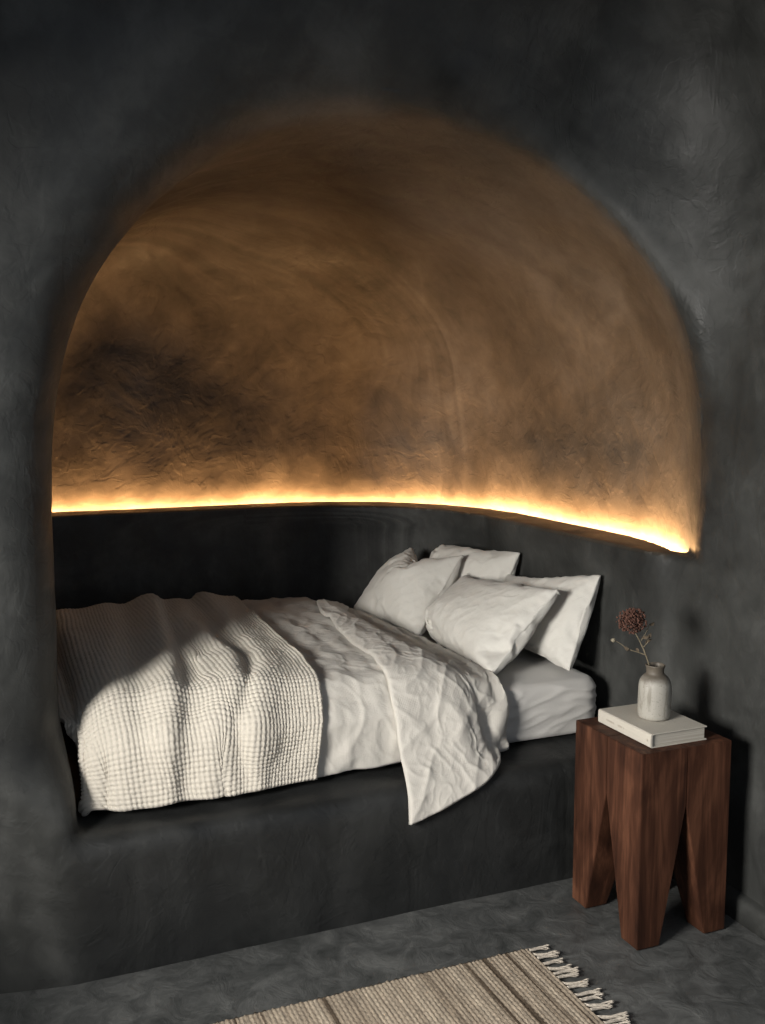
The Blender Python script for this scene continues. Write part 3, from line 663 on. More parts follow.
SHAPES['pillow2_front'] = (31, 23, [
    3730,42,31,25,20,19,17,13,5,2,15,20,18,11,27,33,-5,15,-38,-15,-12,-16,12,25,-36,-5,-12,-3,1,2,11,11,15,3,-5,-2,7,-13,-21,22,-17,32,-2,-2,-5,11,22,-16,
    -4,-16,-8,-5,7,-2,-12,-6,0,4,-2,1,-4,2,-1,10,-9,3,0,33,14,19,-11,-8,7,4,-24,-3,-14,6,-2,-7,-3,5,-5,3,-2,2,15,-8,6,23,7,0,20,-9,-18,10,13,0,-40,-4,4,
    -2,0,-4,-3,6,-7,1,2,-3,27,37,-2,-20,4,18,-5,0,-5,0,-14,-6,-1,-11,4,1,4,0,-13,-1,0,10,6,21,-28,3,32,0,13,-1,4,9,-28,-10,8,-6,-1,-2,-2,0,-12,1,5,4,4,-1,
    0,-5,26,9,-5,4,11,3,-24,2,0,2,-4,0,-11,2,-10,6,-2,3,4,6,-7,-14,40,2,0,-10,-5,24,-9,3,-27,14,-1,0,-5,4,-9,0,1,-4,-6,16,-24,21,24,-5,-1,2,-16,1,14,15,
    -24,3,-5,-10,4,3,-1,1,-4,-6,7,-2,-13,19,-7,7,4,4,1,-11,10,-1,-14,28,-6,-10,4,-9,2,-1,-1,1,-1,-2,11,9,-12,-2,-2,5,0,2,-8,11,-8,5,-3,-3,4,-4,4,-3,1,-1,
    3,1,2,4,-9,5,3,-2,0,-1,0,-6,2,6,6,-9,1,-1,4,-3,-3,2,2,-1,6,-1,-1,1,2,-1,-2,0,0,-2,-1,9,2,-7,11,-1,-4,2,-5,-1,-1,1,4,-2,4,2,-2,1,1,-4,0,0,-1,0,12,-4,
    12,-11,-2,3,-7,5,1,-3,2,-2,4,4,-2,0,-2,-1,3,-2,0,-2,2,12,-2,4,-6,3,-1,-1,-1,-7,5,1,5,1,0,1,-1,1,-2,0,-1,-1,-2,-2,14,-3,1,-2,2,0,-2,-6,3,1,2,1,0,2,1,0,
    -3,2,-2,-1,0,-1,1,8,8,-12,10,-8,10,-1,-5,-2,1,1,2,2,1,-4,2,0,-1,-1,0,-1,1,-4,25,-22,-8,8,10,-11,9,-2,6,-5,5,-3,3,-3,2,0,-2,-1,2,-2,1,0,0,28,-26,22,
    -30,-4,9,-4,9,4,4,-1,4,-2,3,0,-3,1,-2,-3,2,1,-1,1,16,-3,-11,-1,-1,1,8,4,-1,2,1,1,-1,0,-1,1,-2,0,0,-1,0,-2,2,12,5,-19,13,-3,-1,2,0,4,6,-3,-1,2,-1,0,-1,
    -2,1,-1,-1,-2,3,1,-11,4,-15,36,-1,-7,-5,8,7,-1,3,1,-1,-4,2,-2,1,-4,2,-2,1,4,-2,5,-12,-5,2,15,3,-3,12,-1,6,-2,-2,-1,3,-5,1,-1,0,-2,1,0,-1,5,1,-1,12,
    -29,-3,17,26,-5,5,0,-2,0,-1,-1,4,-4,-2,-3,-3,3,-4,0,7,2,-1,30,-17,10,-10,1,11,0,-4,4,-2,2,0,-4,4,-6,-2,-4,-4,1,-1,4,3,9,-2,20,-8,1,8,-4,0,0,0,2,0,2,
    -3,0,1,-10,0,-7,-2,0,4,4,17,-14,4,17,6,-6,4,-2,0,-2,1,1,-4,5,-4,-3,5,-5,-7,-3,-3,2,-8,-5,7,26,-16,31,-2,-1,2,1,1,0,-2,4,-2,-1,0,-4,-2,-2,-15,-1,5,-30,
    -2,8,-3,46,10,12,1,1,-2,0,0,0,-1,0,0,-3,1,-3,-3,-2,-15,-9,-23,-2,11,21,6,-26,10,0,-9,-4,2,4,4,-9,1,0,9,7,9,8,7,-12,-34,8431,2,5,3,-7,-9,-11,-13,-13,
    -10,-14,-13,-11,-6,-15,-8,-16,-12,-11,-6,15,14,-6,11,1,-4,-4,1,2,3,3,8,-9,0,4,3,-8,10,-1,-3,-21,-12,25,7,18,3,-37,-6,-1,2,5,3,-4,3,6,12,1,-9,2,-1,7,2,
    4,9,14,-26,14,9,17,-37,-4,-1,2,2,-2,9,3,-6,3,7,8,-11,12,-6,2,-6,-7,12,26,2,-7,3,-36,-4,-1,0,4,0,9,-1,-4,1,1,3,9,-8,7,-2,5,9,15,-2,-7,-3,-3,-37,-2,0,
    -2,0,5,-4,2,5,-3,-1,-1,2,9,-3,1,5,18,-27,16,7,-9,-6,-39,0,1,5,-8,3,-3,1,0,2,0,1,7,0,-4,-3,1,5,21,3,-20,-7,-5,-39,0,5,-3,-4,0,0,0,1,1,1,6,-4,0,-1,1,1,
    11,11,-19,-2,-4,-3,-39,3,-3,1,1,-3,-1,0,0,0,3,-2,0,1,3,-4,27,-10,-10,-4,-3,1,-2,-40,9,1,-12,2,0,-1,-1,1,0,0,0,1,-1,0,16,-10,6,-9,2,-3,-1,0,-40,6,-2,7,
    -3,-6,-2,-1,0,0,-1,1,0,0,2,3,-3,-1,6,-4,-1,-1,-1,-38,-2,0,-1,1,0,-1,0,-1,1,0,0,0,0,3,-3,1,0,0,-1,1,1,-1,-39,-1,1,-1,1,-1,0,0,-1,0,1,-1,1,1,-1,0,1,0,
    -1,1,-1,0,1,-40,0,2,3,-4,-1,0,-1,0,0,0,1,0,1,0,0,-1,2,-2,0,2,-2,-1,-39,-1,3,-4,1,0,-1,1,0,-1,0,1,0,1,0,-1,1,-2,2,-1,0,-1,1,-39,0,0,0,-1,0,0,-1,0,0,1,
    0,1,0,0,0,0,0,0,0,-1,1,0,-39,-1,1,0,0,0,-1,0,-1,1,0,0,0,1,1,0,-2,1,-1,0,0,2,-2,-41,6,-5,1,-1,3,0,-3,0,0,0,1,1,0,-2,1,1,-1,0,-1,1,-1,0,-31,-4,-5,2,-1,
    1,1,-1,0,-2,1,0,1,-2,1,0,-1,0,1,-1,1,-1,1,-27,-15,10,-6,4,-3,-3,2,-1,0,0,1,-1,1,1,-2,1,-1,-1,1,-1,1,-1,-37,1,-3,2,-1,-2,2,-2,1,0,1,0,0,0,-1,1,-2,1,-1,
    0,1,-1,1,-30,-4,-5,0,-1,1,-1,0,1,3,-2,0,0,1,-1,0,-1,0,0,0,-1,2,-1,-37,18,-11,-9,0,-2,1,1,2,-1,1,1,0,-3,2,-1,1,-3,1,-1,0,3,-1,-21,-1,-9,-2,-5,3,-6,4,
    -1,4,-1,-2,0,1,-3,1,-1,1,-1,0,2,-1,2,-34,-3,12,-7,4,-8,4,-3,2,0,-1,0,-1,0,3,-4,-1,-1,-2,3,-1,-1,1,-41,-2,20,-8,-1,-2,-2,6,0,-4,3,-2,2,0,-3,4,-5,-2,0,
    -3,0,0,1,-41,13,-10,20,-17,1,9,-5,0,1,0,2,-1,4,-4,2,0,-10,0,-3,-1,0,1,-13,-5,-7,-4,15,-8,-7,6,-3,-1,-2,1,3,-4,11,-11,-2,4,-4,-6,-2,0,0,-35,10,-4,1,10,
    1,-5,-1,3,5,11,-3,-8,10,-5,0,-2,-10,-4,-2,-11,-1,2,-17,7,31,-14,-19,2,10,4,2,5,-19,1,-1,-2,-4,2,-8,3,-5,-3,-4,-12,0,-15,12,-26,32,5,-1,22,-3,-8,-17,8,
    4,8,-16,2,1,10,5,2,-1,-3,-2,-12,1270,-5,23,33,36,36,37,38,39,41,35,35,36,39,29,25,28,-9,-14,-33,-37,-28,13,12,-13,12,5,2,0,-1,-5,-2,-10,-2,3,1,-5,11,
    13,7,-13,-17,0,6,11,-15,-2,3,-2,3,3,3,-6,-3,4,9,2,-5,2,0,-1,1,0,0,-7,10,12,10,-7,-1,-1,4,-1,-4,0,1,7,-2,0,4,5,-6,3,0,0,-9,16,9,0,9,6,0,-5,5,4,-1,-5,
    -2,2,5,-2,1,1,2,4,-1,-1,-1,8,-13,29,-2,3,8,-1,-4,4,-2,2,0,-5,2,0,5,-1,-1,-2,-2,5,4,3,-37,20,1,20,26,-6,-4,4,-3,-3,-4,9,-10,5,-1,0,1,1,-2,7,0,-2,-3,-6,
    16,15,14,-15,-4,-7,13,-11,-4,1,-3,1,1,0,-1,1,-1,6,-2,0,0,-8,19,3,3,4,-11,0,-8,12,-5,0,-8,-9,12,-5,0,1,-1,3,-1,0,1,1,-11,16,-10,1,-4,4,10,-3,3,12,-17,
    0,3,-2,-2,0,0,1,-1,1,2,-2,0,16,-4,11,-17,-9,10,-3,5,1,-4,9,7,-3,-9,-2,-1,-1,0,1,0,-1,1,-2,-10,12,5,7,5,-7,-6,6,-5,-1,4,-2,-1,0,1,1,1,-1,0,0,0,0,-4,10,
    -4,-1,1,0,-2,1,12,-8,7,-3,7,-10,2,4,-1,-1,1,-1,0,-1,0,2,-2,-2,1,9,1,-3,-4,10,0,3,1,-8,10,-6,-1,-2,0,0,0,-1,1,-1,-1,2,-1,-2,4,2,10,-11,3,5,-4,-5,6,-8,
    6,-4,1,1,-1,0,0,-1,-1,1,0,2,3,-4,4,2,-4,3,4,-1,-3,-2,3,-4,0,1,-1,0,0,-1,0,-1,0,0,-1,2,-1,7,-1,-3,-6,4,-1,-1,-5,4,2,-4,-2,0,0,0,-1,0,0,-1,-1,5,-5,7,-1,
    -3,0,6,0,1,2,4,-12,10,0,-7,-1,0,-1,0,-1,-1,2,1,-3,3,0,2,-3,8,-6,1,-14,12,-7,12,-11,5,1,-2,-1,-1,1,-2,2,-1,-1,3,2,-4,4,6,-2,2,-14,19,-16,-7,-4,8,0,5,3,
    2,-1,-1,1,-1,0,2,-1,1,5,-6,4,4,2,-1,19,-30,0,-1,3,4,1,0,-1,1,-1,1,-1,1,-1,2,1,0,3,-6,10,1,20,-10,-16,10,-8,-4,2,1,-1,-1,1,0,-1,1,0,1,1,-1,0,2,8,0,0,
    -2,-3,17,-15,9,-13,-1,1,1,0,-1,0,0,2,-2,1,0,3,-1,2,2,7,-11,-30,-3,29,-16,13,9,-9,1,0,-2,0,1,0,-1,3,-1,1,0,1,0,-6,10,-8,-21,3,14,-9,-12,11,8,-2,-1,0,0,
    0,1,0,-2,2,1,3,4,-9,9,4,-6,1,3,-14,15,3,-23,5,0,-1,2,-1,1,-1,0,2,-2,1,1,3,8,2,0,-4,5,12,-31,29,-13,-14,0,1,1,-1,1,-1,0,-1,0,0,1,2,1,9,4,-1,-2,35,-28,
    20,-38,-6,6,0,-1,0,1,0,0,-1,1,-2,1,-1,0,3,4,2,7,0,8,-21,11,13,-31,18,-10,1,-1,-1,-1,-1,1,-2,1,1,1,-2,1,1,14,0,1,0,29,-22,-35,6,2,6,-1,0,-1,-2,0,1,0,0,
    1,-2,2,0,1,0,15,4,-32,18,8,19,16,-20,-7,-1,2,2,2,-2,-2,2,1,0,1,-3,-4,-3,-4,1,27,
])
SHAPES['pillow2_back'] = (24, 18, [
    3730,54,35,27,24,21,10,3,22,25,16,35,32,10,-47,-18,-8,-2,32,-30,-1,0,3,5,12,22,0,-3,6,-15,-22,7,31,-1,-30,5,26,-9,12,7,2,4,2,2,1,1,-2,-12,-4,6,4,-27,
    3,-4,27,-10,-4,16,5,1,7,-1,1,-1,-3,-8,9,-12,-18,16,-10,1,22,-3,0,-4,13,3,1,6,-6,5,3,5,-16,-14,22,-13,-5,0,14,6,1,-2,-3,8,3,0,15,-6,-5,-15,13,-8,-1,-3,
    0,-7,-4,25,3,0,-2,-1,0,2,-4,1,1,8,-7,-5,-12,6,5,-18,3,12,2,0,2,-3,3,-2,1,-1,-9,0,0,0,4,0,3,-16,9,6,-3,1,3,2,-3,1,-2,1,-3,11,-10,4,-8,5,-4,-7,13,-7,5,
    6,-1,1,1,-3,-2,0,3,-9,5,0,-1,-1,4,-6,7,5,0,1,0,3,-2,0,-1,-4,1,3,-1,-5,4,2,-5,3,16,-3,0,-1,3,-1,0,0,-3,-3,1,-2,1,5,0,-4,4,-1,17,-5,1,0,0,-1,4,-4,-2,-2,
    0,2,-2,2,-1,2,-5,4,12,1,-3,1,2,3,-8,2,1,-4,0,0,0,0,5,-2,3,-2,34,-18,-3,-3,-2,-4,15,-6,-8,0,-3,4,0,5,-6,10,0,0,30,-22,5,-14,-4,7,4,-2,-1,-1,1,-1,6,-4,
    12,-4,2,2,16,-8,-14,10,6,0,-12,-1,1,2,0,1,1,7,-2,0,5,5,-9,7,5,5,-3,-5,-4,0,0,0,3,1,-3,2,13,10,-1,-2,4,1,6,-3,-5,-9,0,-2,0,4,-1,3,2,0,3,11,5,4,4,-2,-6,
    -3,2,1,-7,0,1,0,2,2,6,2,-3,7,8,6,3,1,0,-15,-16,5,-7,2,7,4,2,2,2,6,6,1,9,6,9,-7,-46,15,9,-11,0,2,3,-1,6,-1,3,8,6,8,10,5,-36,-10,19,-7,7,-7,-8,6,-4,6,1,
    5,3,-1,2,12,18,13,-30,-16,34,8,-39,10,-1,-16,3,4,-7,2,2,9,15,11,12,-24,8431,4,6,-5,-13,-15,-17,-14,-18,-15,-9,-19,-10,-26,-10,6,14,-1,-2,5,-2,0,8,8,
    -3,14,6,0,-6,-1,-23,-2,10,18,12,6,-47,-4,10,9,4,8,9,0,1,5,-4,-19,38,13,15,1,-13,-6,-46,-4,-1,10,6,2,14,-6,4,0,0,36,-2,15,-35,0,-1,0,-49,-1,0,-1,9,2,0,
    11,-7,21,20,-4,-7,-23,52,-32,-24,-1,-51,2,1,-1,-3,6,3,-2,20,-9,-6,-4,7,22,-31,-1,1,-6,-51,6,1,-1,-1,-3,0,3,-2,-2,4,7,-6,-5,-1,-1,1,-2,-52,2,0,-1,1,-1,
    2,-2,0,1,-2,0,-1,6,-5,0,0,-2,-52,2,-2,0,1,1,-2,1,-1,0,1,3,0,-3,-2,1,-1,1,-49,-1,-2,3,-2,1,0,-1,-1,0,1,-2,2,-1,0,0,0,0,-53,0,1,-1,1,1,-1,0,0,-1,0,1,0,
    -1,1,-1,0,0,-51,-1,1,-1,1,-1,0,0,-1,0,0,0,-1,1,1,0,0,1,-51,0,-2,2,-1,-1,2,-2,0,0,0,0,0,0,0,1,2,-2,-52,1,1,-2,-1,2,-2,0,1,-2,0,0,1,0,1,0,0,0,-40,-9,-2,
    2,-4,0,4,-2,-3,1,-1,1,0,1,-2,3,-1,0,-41,-8,1,0,0,0,-4,-1,-1,0,0,0,0,1,3,-3,1,1,-40,7,-8,-6,7,-5,-8,-1,0,0,0,0,1,0,-1,2,0,1,-46,4,5,1,-10,-7,-1,0,0,0,
    1,-1,0,1,3,2,2,-3,-37,-3,-13,4,-3,-1,0,0,0,-1,0,0,0,0,0,2,2,2,-48,-2,7,-2,-2,-3,-2,-1,0,0,0,0,-1,0,0,1,2,1,-51,-1,15,-12,12,-11,3,-1,-3,-2,-1,-1,0,0,
    0,0,0,2,-24,-19,28,0,-33,6,1,-1,-5,0,-3,1,-1,-2,-1,-1,2,1,-35,49,-28,-25,-6,5,10,-8,7,-7,-3,-3,-3,0,0,-6,-1,4,-19,14,-35,21,7,20,-15,1,4,16,0,5,1,-5,
    -6,-2,-7,-7,1270,-4,41,46,47,48,50,52,46,45,50,37,34,8,-21,-43,-51,12,11,-13,1,1,-1,-1,-4,-7,2,2,-3,9,4,19,-31,8,30,-21,-2,4,-21,-5,-1,-3,1,2,0,1,-1,
    -8,6,6,15,32,12,9,-5,5,9,-27,-4,0,-3,1,-1,0,-5,3,6,16,42,-17,31,0,-4,3,-7,11,-19,-3,0,-5,2,-6,6,10,-2,-19,32,48,-10,-3,11,-15,-7,2,6,-11,-3,1,-8,7,6,
    -2,-1,14,16,0,5,-10,16,-8,-27,2,3,5,-1,-3,5,0,-3,5,3,6,-7,3,10,-5,6,-3,-7,-3,-2,3,-3,2,0,1,2,-2,1,-2,5,4,4,3,-4,11,-8,1,-7,-2,3,0,1,-1,1,-1,2,4,-3,4,
    -3,14,-5,-9,22,-19,5,-1,0,2,0,0,1,2,1,0,-1,0,3,11,-3,6,1,-5,0,-6,2,0,1,2,-1,1,0,-1,1,3,-8,10,6,-4,-11,10,-8,2,0,0,1,1,0,0,0,2,1,-5,8,-6,5,-3,-2,-5,2,
    0,-3,2,1,1,0,0,0,0,-1,1,-10,12,1,-5,10,0,-9,-3,5,-1,-1,0,1,0,0,-1,3,-3,6,-5,-2,5,-4,2,3,5,-15,1,3,0,0,0,0,1,-4,11,1,0,-16,19,7,3,10,-14,-14,2,1,1,-1,
    0,0,0,5,-3,4,2,25,10,-18,-19,-23,-1,24,2,-1,-1,1,0,-1,1,-1,-1,2,8,-9,-16,4,8,-3,13,2,0,0,0,0,-1,1,0,3,6,1,-14,-30,12,15,13,-18,8,1,-1,0,0,-1,0,0,0,0,
    4,7,-19,-16,6,27,-43,27,-6,5,1,0,-1,0,0,-1,0,0,2,5,-6,9,-1,3,-8,11,-10,3,-1,-2,-2,0,-1,0,-1,-1,0,4,0,39,-9,-57,35,-13,15,1,-3,-4,2,-3,0,-1,-1,0,-2,3,
    2,11,7,-16,3,-2,9,2,-4,4,-6,0,-2,-1,0,-1,-3,-1,3,-41,14,43,-7,8,-5,0,8,-1,1,0,0,-1,-4,-6,-4,-5,23,
])
SHAPES['pillow3_front'] = (31, 23, [
    3506,15,-6,8,-4,-9,3,19,20,17,13,11,20,23,28,29,29,31,31,33,31,28,32,26,-39,-12,-8,-14,5,7,-3,2,5,13,16,9,4,1,0,-1,-3,-2,-3,-1,3,-38,-14,28,-13,-32,
    17,-15,-6,4,-1,3,1,-3,-1,2,0,1,3,3,1,3,0,13,-8,-33,1,0,18,-12,0,0,-5,4,3,-3,7,0,0,2,1,1,1,3,0,9,0,-2,6,-36,9,-1,10,-11,-4,1,2,1,3,1,0,3,3,0,1,3,1,4,2,
    -1,-2,-24,-2,-3,3,7,30,-17,-9,-9,4,3,3,1,1,-1,4,2,1,3,1,-1,-3,3,-16,0,23,8,9,1,-17,16,-38,3,-1,-3,5,3,2,-1,3,0,1,1,-1,4,-2,-7,-1,-9,32,-23,-17,22,-28,
    32,-13,4,4,0,-2,1,3,-1,1,0,2,-1,0,2,-5,-3,13,-20,-12,20,-14,17,1,3,-5,-1,1,3,0,0,0,1,1,-2,2,0,2,-1,-2,-14,-8,25,-18,15,-3,6,-4,3,0,1,-2,2,-1,1,-1,0,1,
    -1,1,-2,-2,-1,-4,8,-7,0,3,4,1,1,-2,-1,-1,2,-3,1,0,0,0,1,0,0,-2,-3,1,1,-4,-7,4,6,3,2,1,-2,0,-1,-1,0,0,-1,1,0,0,1,-2,-1,-3,0,6,-3,-8,7,10,-4,-3,0,1,-2,
    1,-1,0,0,-2,1,1,-1,0,-4,5,-3,4,-12,-2,20,-4,-3,4,-1,0,0,0,-2,0,0,-2,1,0,-1,1,1,4,-4,-4,0,3,-10,1,3,4,0,8,-3,0,1,-1,-1,0,0,0,-1,1,-1,-1,-1,2,-3,3,-1,1,
    -9,12,-1,4,-9,6,1,-2,1,-1,-1,0,-1,0,0,0,-1,1,-2,-5,3,6,-5,2,-2,3,-2,8,-4,-1,1,-2,1,-1,0,-3,3,0,-1,1,-4,1,-5,5,-6,12,0,-6,3,1,-3,5,-1,-1,0,-1,0,-2,2,
    -2,0,1,-1,-7,6,-7,2,6,1,-4,9,-4,-1,4,-4,3,-1,1,-2,-1,1,-1,-2,0,1,1,-4,4,-6,4,1,-8,9,1,4,-1,-1,3,-1,0,-1,0,1,-2,0,1,-3,0,1,-1,1,-8,7,0,-1,4,-1,-2,5,1,
    2,-2,0,0,0,-2,2,-1,-2,0,-1,0,11,-11,-11,11,-11,5,7,-1,4,2,0,-2,3,-1,-1,0,0,-2,1,-2,0,-1,0,3,-1,-15,8,2,3,-3,10,0,1,1,0,-2,0,0,0,1,-1,0,0,-2,-1,-2,2,0,
    -7,6,1,-1,2,-1,8,0,0,0,1,-2,0,0,0,0,-1,-2,1,0,1,-5,2,-4,0,-1,4,3,5,2,3,0,2,-5,-1,1,-2,-1,1,1,0,-4,2,-1,-2,1,-3,-1,2,4,13,4,-2,-1,3,-1,-3,-1,-5,1,0,-2,
    -2,2,1,-5,1,5,-4,1,-6,7,13,3,5,-3,-2,2,-11,2,0,2,-1,0,-2,-2,-1,-1,1,-2,2,0,5,-8,12,4,5,4,6,-9,-12,8,4,-3,-2,-1,-1,4,2,-5,-3,-3,-1,0,2,5,-5,9,9,-1,0,8,
    3,-9,-1,-1,5,4,-4,-2,-1,-4,4,-2,-2,-9,0,2,-6,10,19,1,-2,-4,-3,9,7,-4,3,2,-5,4,-3,-4,2,-5,2,-1,-2,-11,3,6,-10,-6,2,1,3,3,-2,-11,0,0,1,10,2,-9,-1,-2,2,
    3,3,6,1,36,7161,-20,-27,-28,-10,36,36,25,14,14,15,18,17,16,13,11,11,9,7,7,9,12,6,-8,17,0,-10,-5,4,0,6,11,8,3,-4,-9,-7,-5,1,4,3,5,3,0,0,-20,-31,5,10,
    32,-12,-4,-2,-5,-1,-4,-6,4,3,1,2,-4,-7,-5,-4,-5,0,-15,15,16,13,-14,0,17,-44,3,2,-4,-10,6,-10,-1,-1,-2,-1,-2,-1,-3,0,-9,0,0,25,-2,5,-26,26,-20,-22,0,
    -5,1,-6,-4,-1,-2,-5,0,-1,-2,-1,-3,-2,0,0,-7,-13,23,4,-12,23,-22,-20,8,-7,-6,-5,0,-3,2,-4,-2,-1,-2,-1,0,1,0,-39,0,-5,13,-3,9,3,-5,-9,-3,1,5,-5,-2,-2,0,
    -1,-1,0,-1,0,1,-2,-44,0,3,8,-4,1,3,4,-12,4,-3,-2,-1,1,-1,-1,0,0,-1,0,0,0,0,-45,1,0,0,10,-9,8,-5,0,-2,-1,0,-1,-1,1,0,0,-1,0,0,1,0,-1,-46,1,3,5,-8,6,-6,
    0,0,1,-1,0,1,0,-1,0,-1,1,0,0,0,0,0,-45,0,1,0,-1,0,0,0,0,0,0,0,0,0,0,0,1,-1,0,0,0,0,1,-45,0,0,0,2,-2,0,0,0,-1,1,0,-1,0,1,0,0,0,0,1,0,-1,2,-45,0,-1,1,1,
    0,0,-1,-1,1,-1,1,0,0,0,0,0,0,0,0,0,0,1,-45,-1,3,-1,-1,2,-1,-1,0,0,0,-1,1,0,-1,1,0,0,0,0,0,2,-2,-46,1,0,2,-1,-1,1,0,-1,0,0,0,-1,1,0,-1,1,0,0,0,0,0,0,
    -45,0,-1,1,1,-1,-1,1,0,0,0,0,0,0,0,0,-1,1,0,-1,2,1,-1,-45,0,0,-1,0,1,0,0,1,-1,-1,1,0,-1,1,0,0,0,0,2,0,-1,2,-45,0,0,1,0,-2,1,-1,0,1,0,-1,1,0,-1,1,0,0,
    0,0,2,-1,0,-45,0,0,0,1,0,-1,0,0,0,0,0,0,0,0,-1,1,0,2,0,-2,1,-1,-44,-2,2,1,-3,1,0,0,0,0,0,0,-1,1,0,0,-1,1,0,-1,1,-1,1,-45,0,0,-1,1,0,0,0,0,0,0,0,0,0,0,
    0,0,0,0,1,-1,3,-3,-44,0,1,-1,-1,0,-1,1,0,0,1,-1,0,-1,1,0,0,0,0,0,0,2,2,-43,-1,-1,-1,2,-1,0,1,0,-1,0,1,-1,0,0,0,0,0,-1,1,1,1,-2,-44,0,-2,1,-1,1,1,-1,0,
    1,0,-1,1,0,-1,0,1,-1,1,0,5,-5,2,-46,0,1,0,0,0,1,1,1,1,-3,0,0,-1,0,1,-1,0,0,1,-2,2,-1,-45,1,-1,-1,6,2,-2,-1,3,-1,-1,-2,-2,1,0,-2,0,1,0,-1,0,2,-2,-45,1,
    -1,2,3,5,-3,-1,2,-6,0,0,1,-1,0,0,-1,0,-1,0,0,1,-1,-45,0,0,2,3,4,6,-7,-8,4,3,-2,-2,0,0,3,1,-4,-1,-1,-1,1,0,-45,0,1,4,-2,1,9,3,-8,-2,-1,5,13,-10,-3,-1,
    -4,4,-3,0,-6,0,0,-44,-2,5,1,-2,-3,-2,11,14,15,-2,-2,-21,9,-5,-3,7,-7,-3,-3,-2,-8,4,-37,35,15,2,2,1,0,0,-7,-12,6,2,16,-3,-7,-4,-6,5,5,4,3,-3,-25,1305,
    30,31,-30,-38,-14,-1,26,32,35,35,36,31,29,28,26,27,26,24,24,25,27,23,32,-14,-39,10,19,8,13,-5,-7,-9,-8,-9,-3,-1,-1,1,-1,0,2,3,1,-2,-23,24,2,-18,-6,33,
    -3,-1,2,0,2,1,1,-1,0,-1,0,0,-1,0,-3,1,-25,-13,9,-4,21,6,-15,12,5,-1,2,-2,0,-2,1,-2,1,-2,-1,-1,-2,0,-17,-8,5,-36,11,1,21,29,5,0,3,-1,1,-1,-3,0,-1,-5,1,
    -1,-2,-2,-8,-8,-4,6,-35,2,39,11,-15,24,9,-1,0,-4,-1,-2,-2,-1,2,-6,-2,-3,-5,-3,-10,-2,10,-17,0,0,21,7,8,-7,8,5,-4,2,3,-2,-6,-3,2,-6,0,-1,-9,-5,12,-13,
    -8,-1,2,-6,19,-11,10,7,0,11,-4,-5,-2,3,-1,-5,2,-2,-1,-1,0,-5,-4,-4,-4,-4,13,-9,10,2,-1,7,0,3,2,-2,-4,0,1,0,-2,-3,-3,6,0,-7,0,-5,3,-1,9,-7,4,1,-2,5,0,
    -1,1,3,-4,1,-3,3,-2,0,-3,1,5,1,-4,1,1,1,0,2,0,0,-2,2,3,1,-2,4,-2,1,-1,1,0,-2,1,5,1,-4,1,1,-4,4,4,-1,-2,0,2,0,0,2,0,1,1,0,-1,1,7,-7,6,2,-4,1,0,-2,4,-2,
    1,2,0,-1,1,1,0,2,0,3,-3,-4,6,-3,-2,9,4,-4,-1,-2,7,-1,1,-4,0,0,-1,3,1,1,-2,3,-1,1,3,-5,4,2,-11,2,-3,1,0,0,1,1,3,-5,1,1,-2,1,1,2,1,0,0,-4,3,-7,2,-3,3,
    -3,0,1,-1,0,0,-2,6,-3,-1,1,0,1,1,0,2,-2,4,-8,4,9,-1,2,-3,3,-3,1,1,-1,1,-5,3,1,-1,1,1,1,-1,4,-6,-6,16,2,-3,9,3,-3,-2,4,-1,-1,0,-1,2,-4,0,3,-1,1,0,3,-2,
    4,1,-7,16,-12,9,2,-3,2,-1,-1,0,0,1,-3,3,-1,-1,0,2,1,-1,1,6,5,0,-5,-5,2,3,-3,-1,-1,2,-1,-1,0,1,-2,0,1,2,-1,0,2,0,-2,7,-3,0,-1,1,2,-1,2,-3,-1,1,1,-3,0,
    -2,2,-1,1,-1,2,-1,1,4,2,3,-5,4,-9,0,1,-4,3,0,0,-2,-1,0,1,-2,2,-1,1,0,1,-1,4,0,0,-6,2,-13,-1,2,-3,2,0,-3,1,-2,0,0,1,-1,1,1,-1,1,1,0,2,-2,-8,14,3,-1,7,
    -6,-1,0,0,-4,0,0,0,-1,2,0,0,-1,1,0,3,-2,7,16,-15,11,-3,3,-1,1,-1,-3,-3,-1,-1,-2,4,2,-2,2,2,-1,-1,-1,7,-4,6,1,2,-1,-4,4,0,-11,-3,2,1,-4,2,2,0,5,-1,0,1,
    3,-2,-1,12,-1,5,-7,-2,-5,6,-3,-4,-10,3,1,-2,7,-1,0,-1,1,-1,4,1,1,1,1,4,5,-7,-1,-3,2,-3,-5,-2,-8,3,10,-5,-4,2,1,1,2,-6,-2,6,3,5,3,6,-4,-4,1,1,-9,5,-2,
    -10,1,1,1,2,-3,-8,3,1,0,5,-4,3,0,15,6,-3,-2,-4,-10,-1,2,8,6,-13,-5,-5,-3,-2,6,-7,1,6,-2,3,-3,2,1,23,-3,-17,40,-15,-2,-3,-4,-6,6,10,7,-1,0,-11,1,5,1,1,
    0,-2,-4,-5,-13,-7,
])
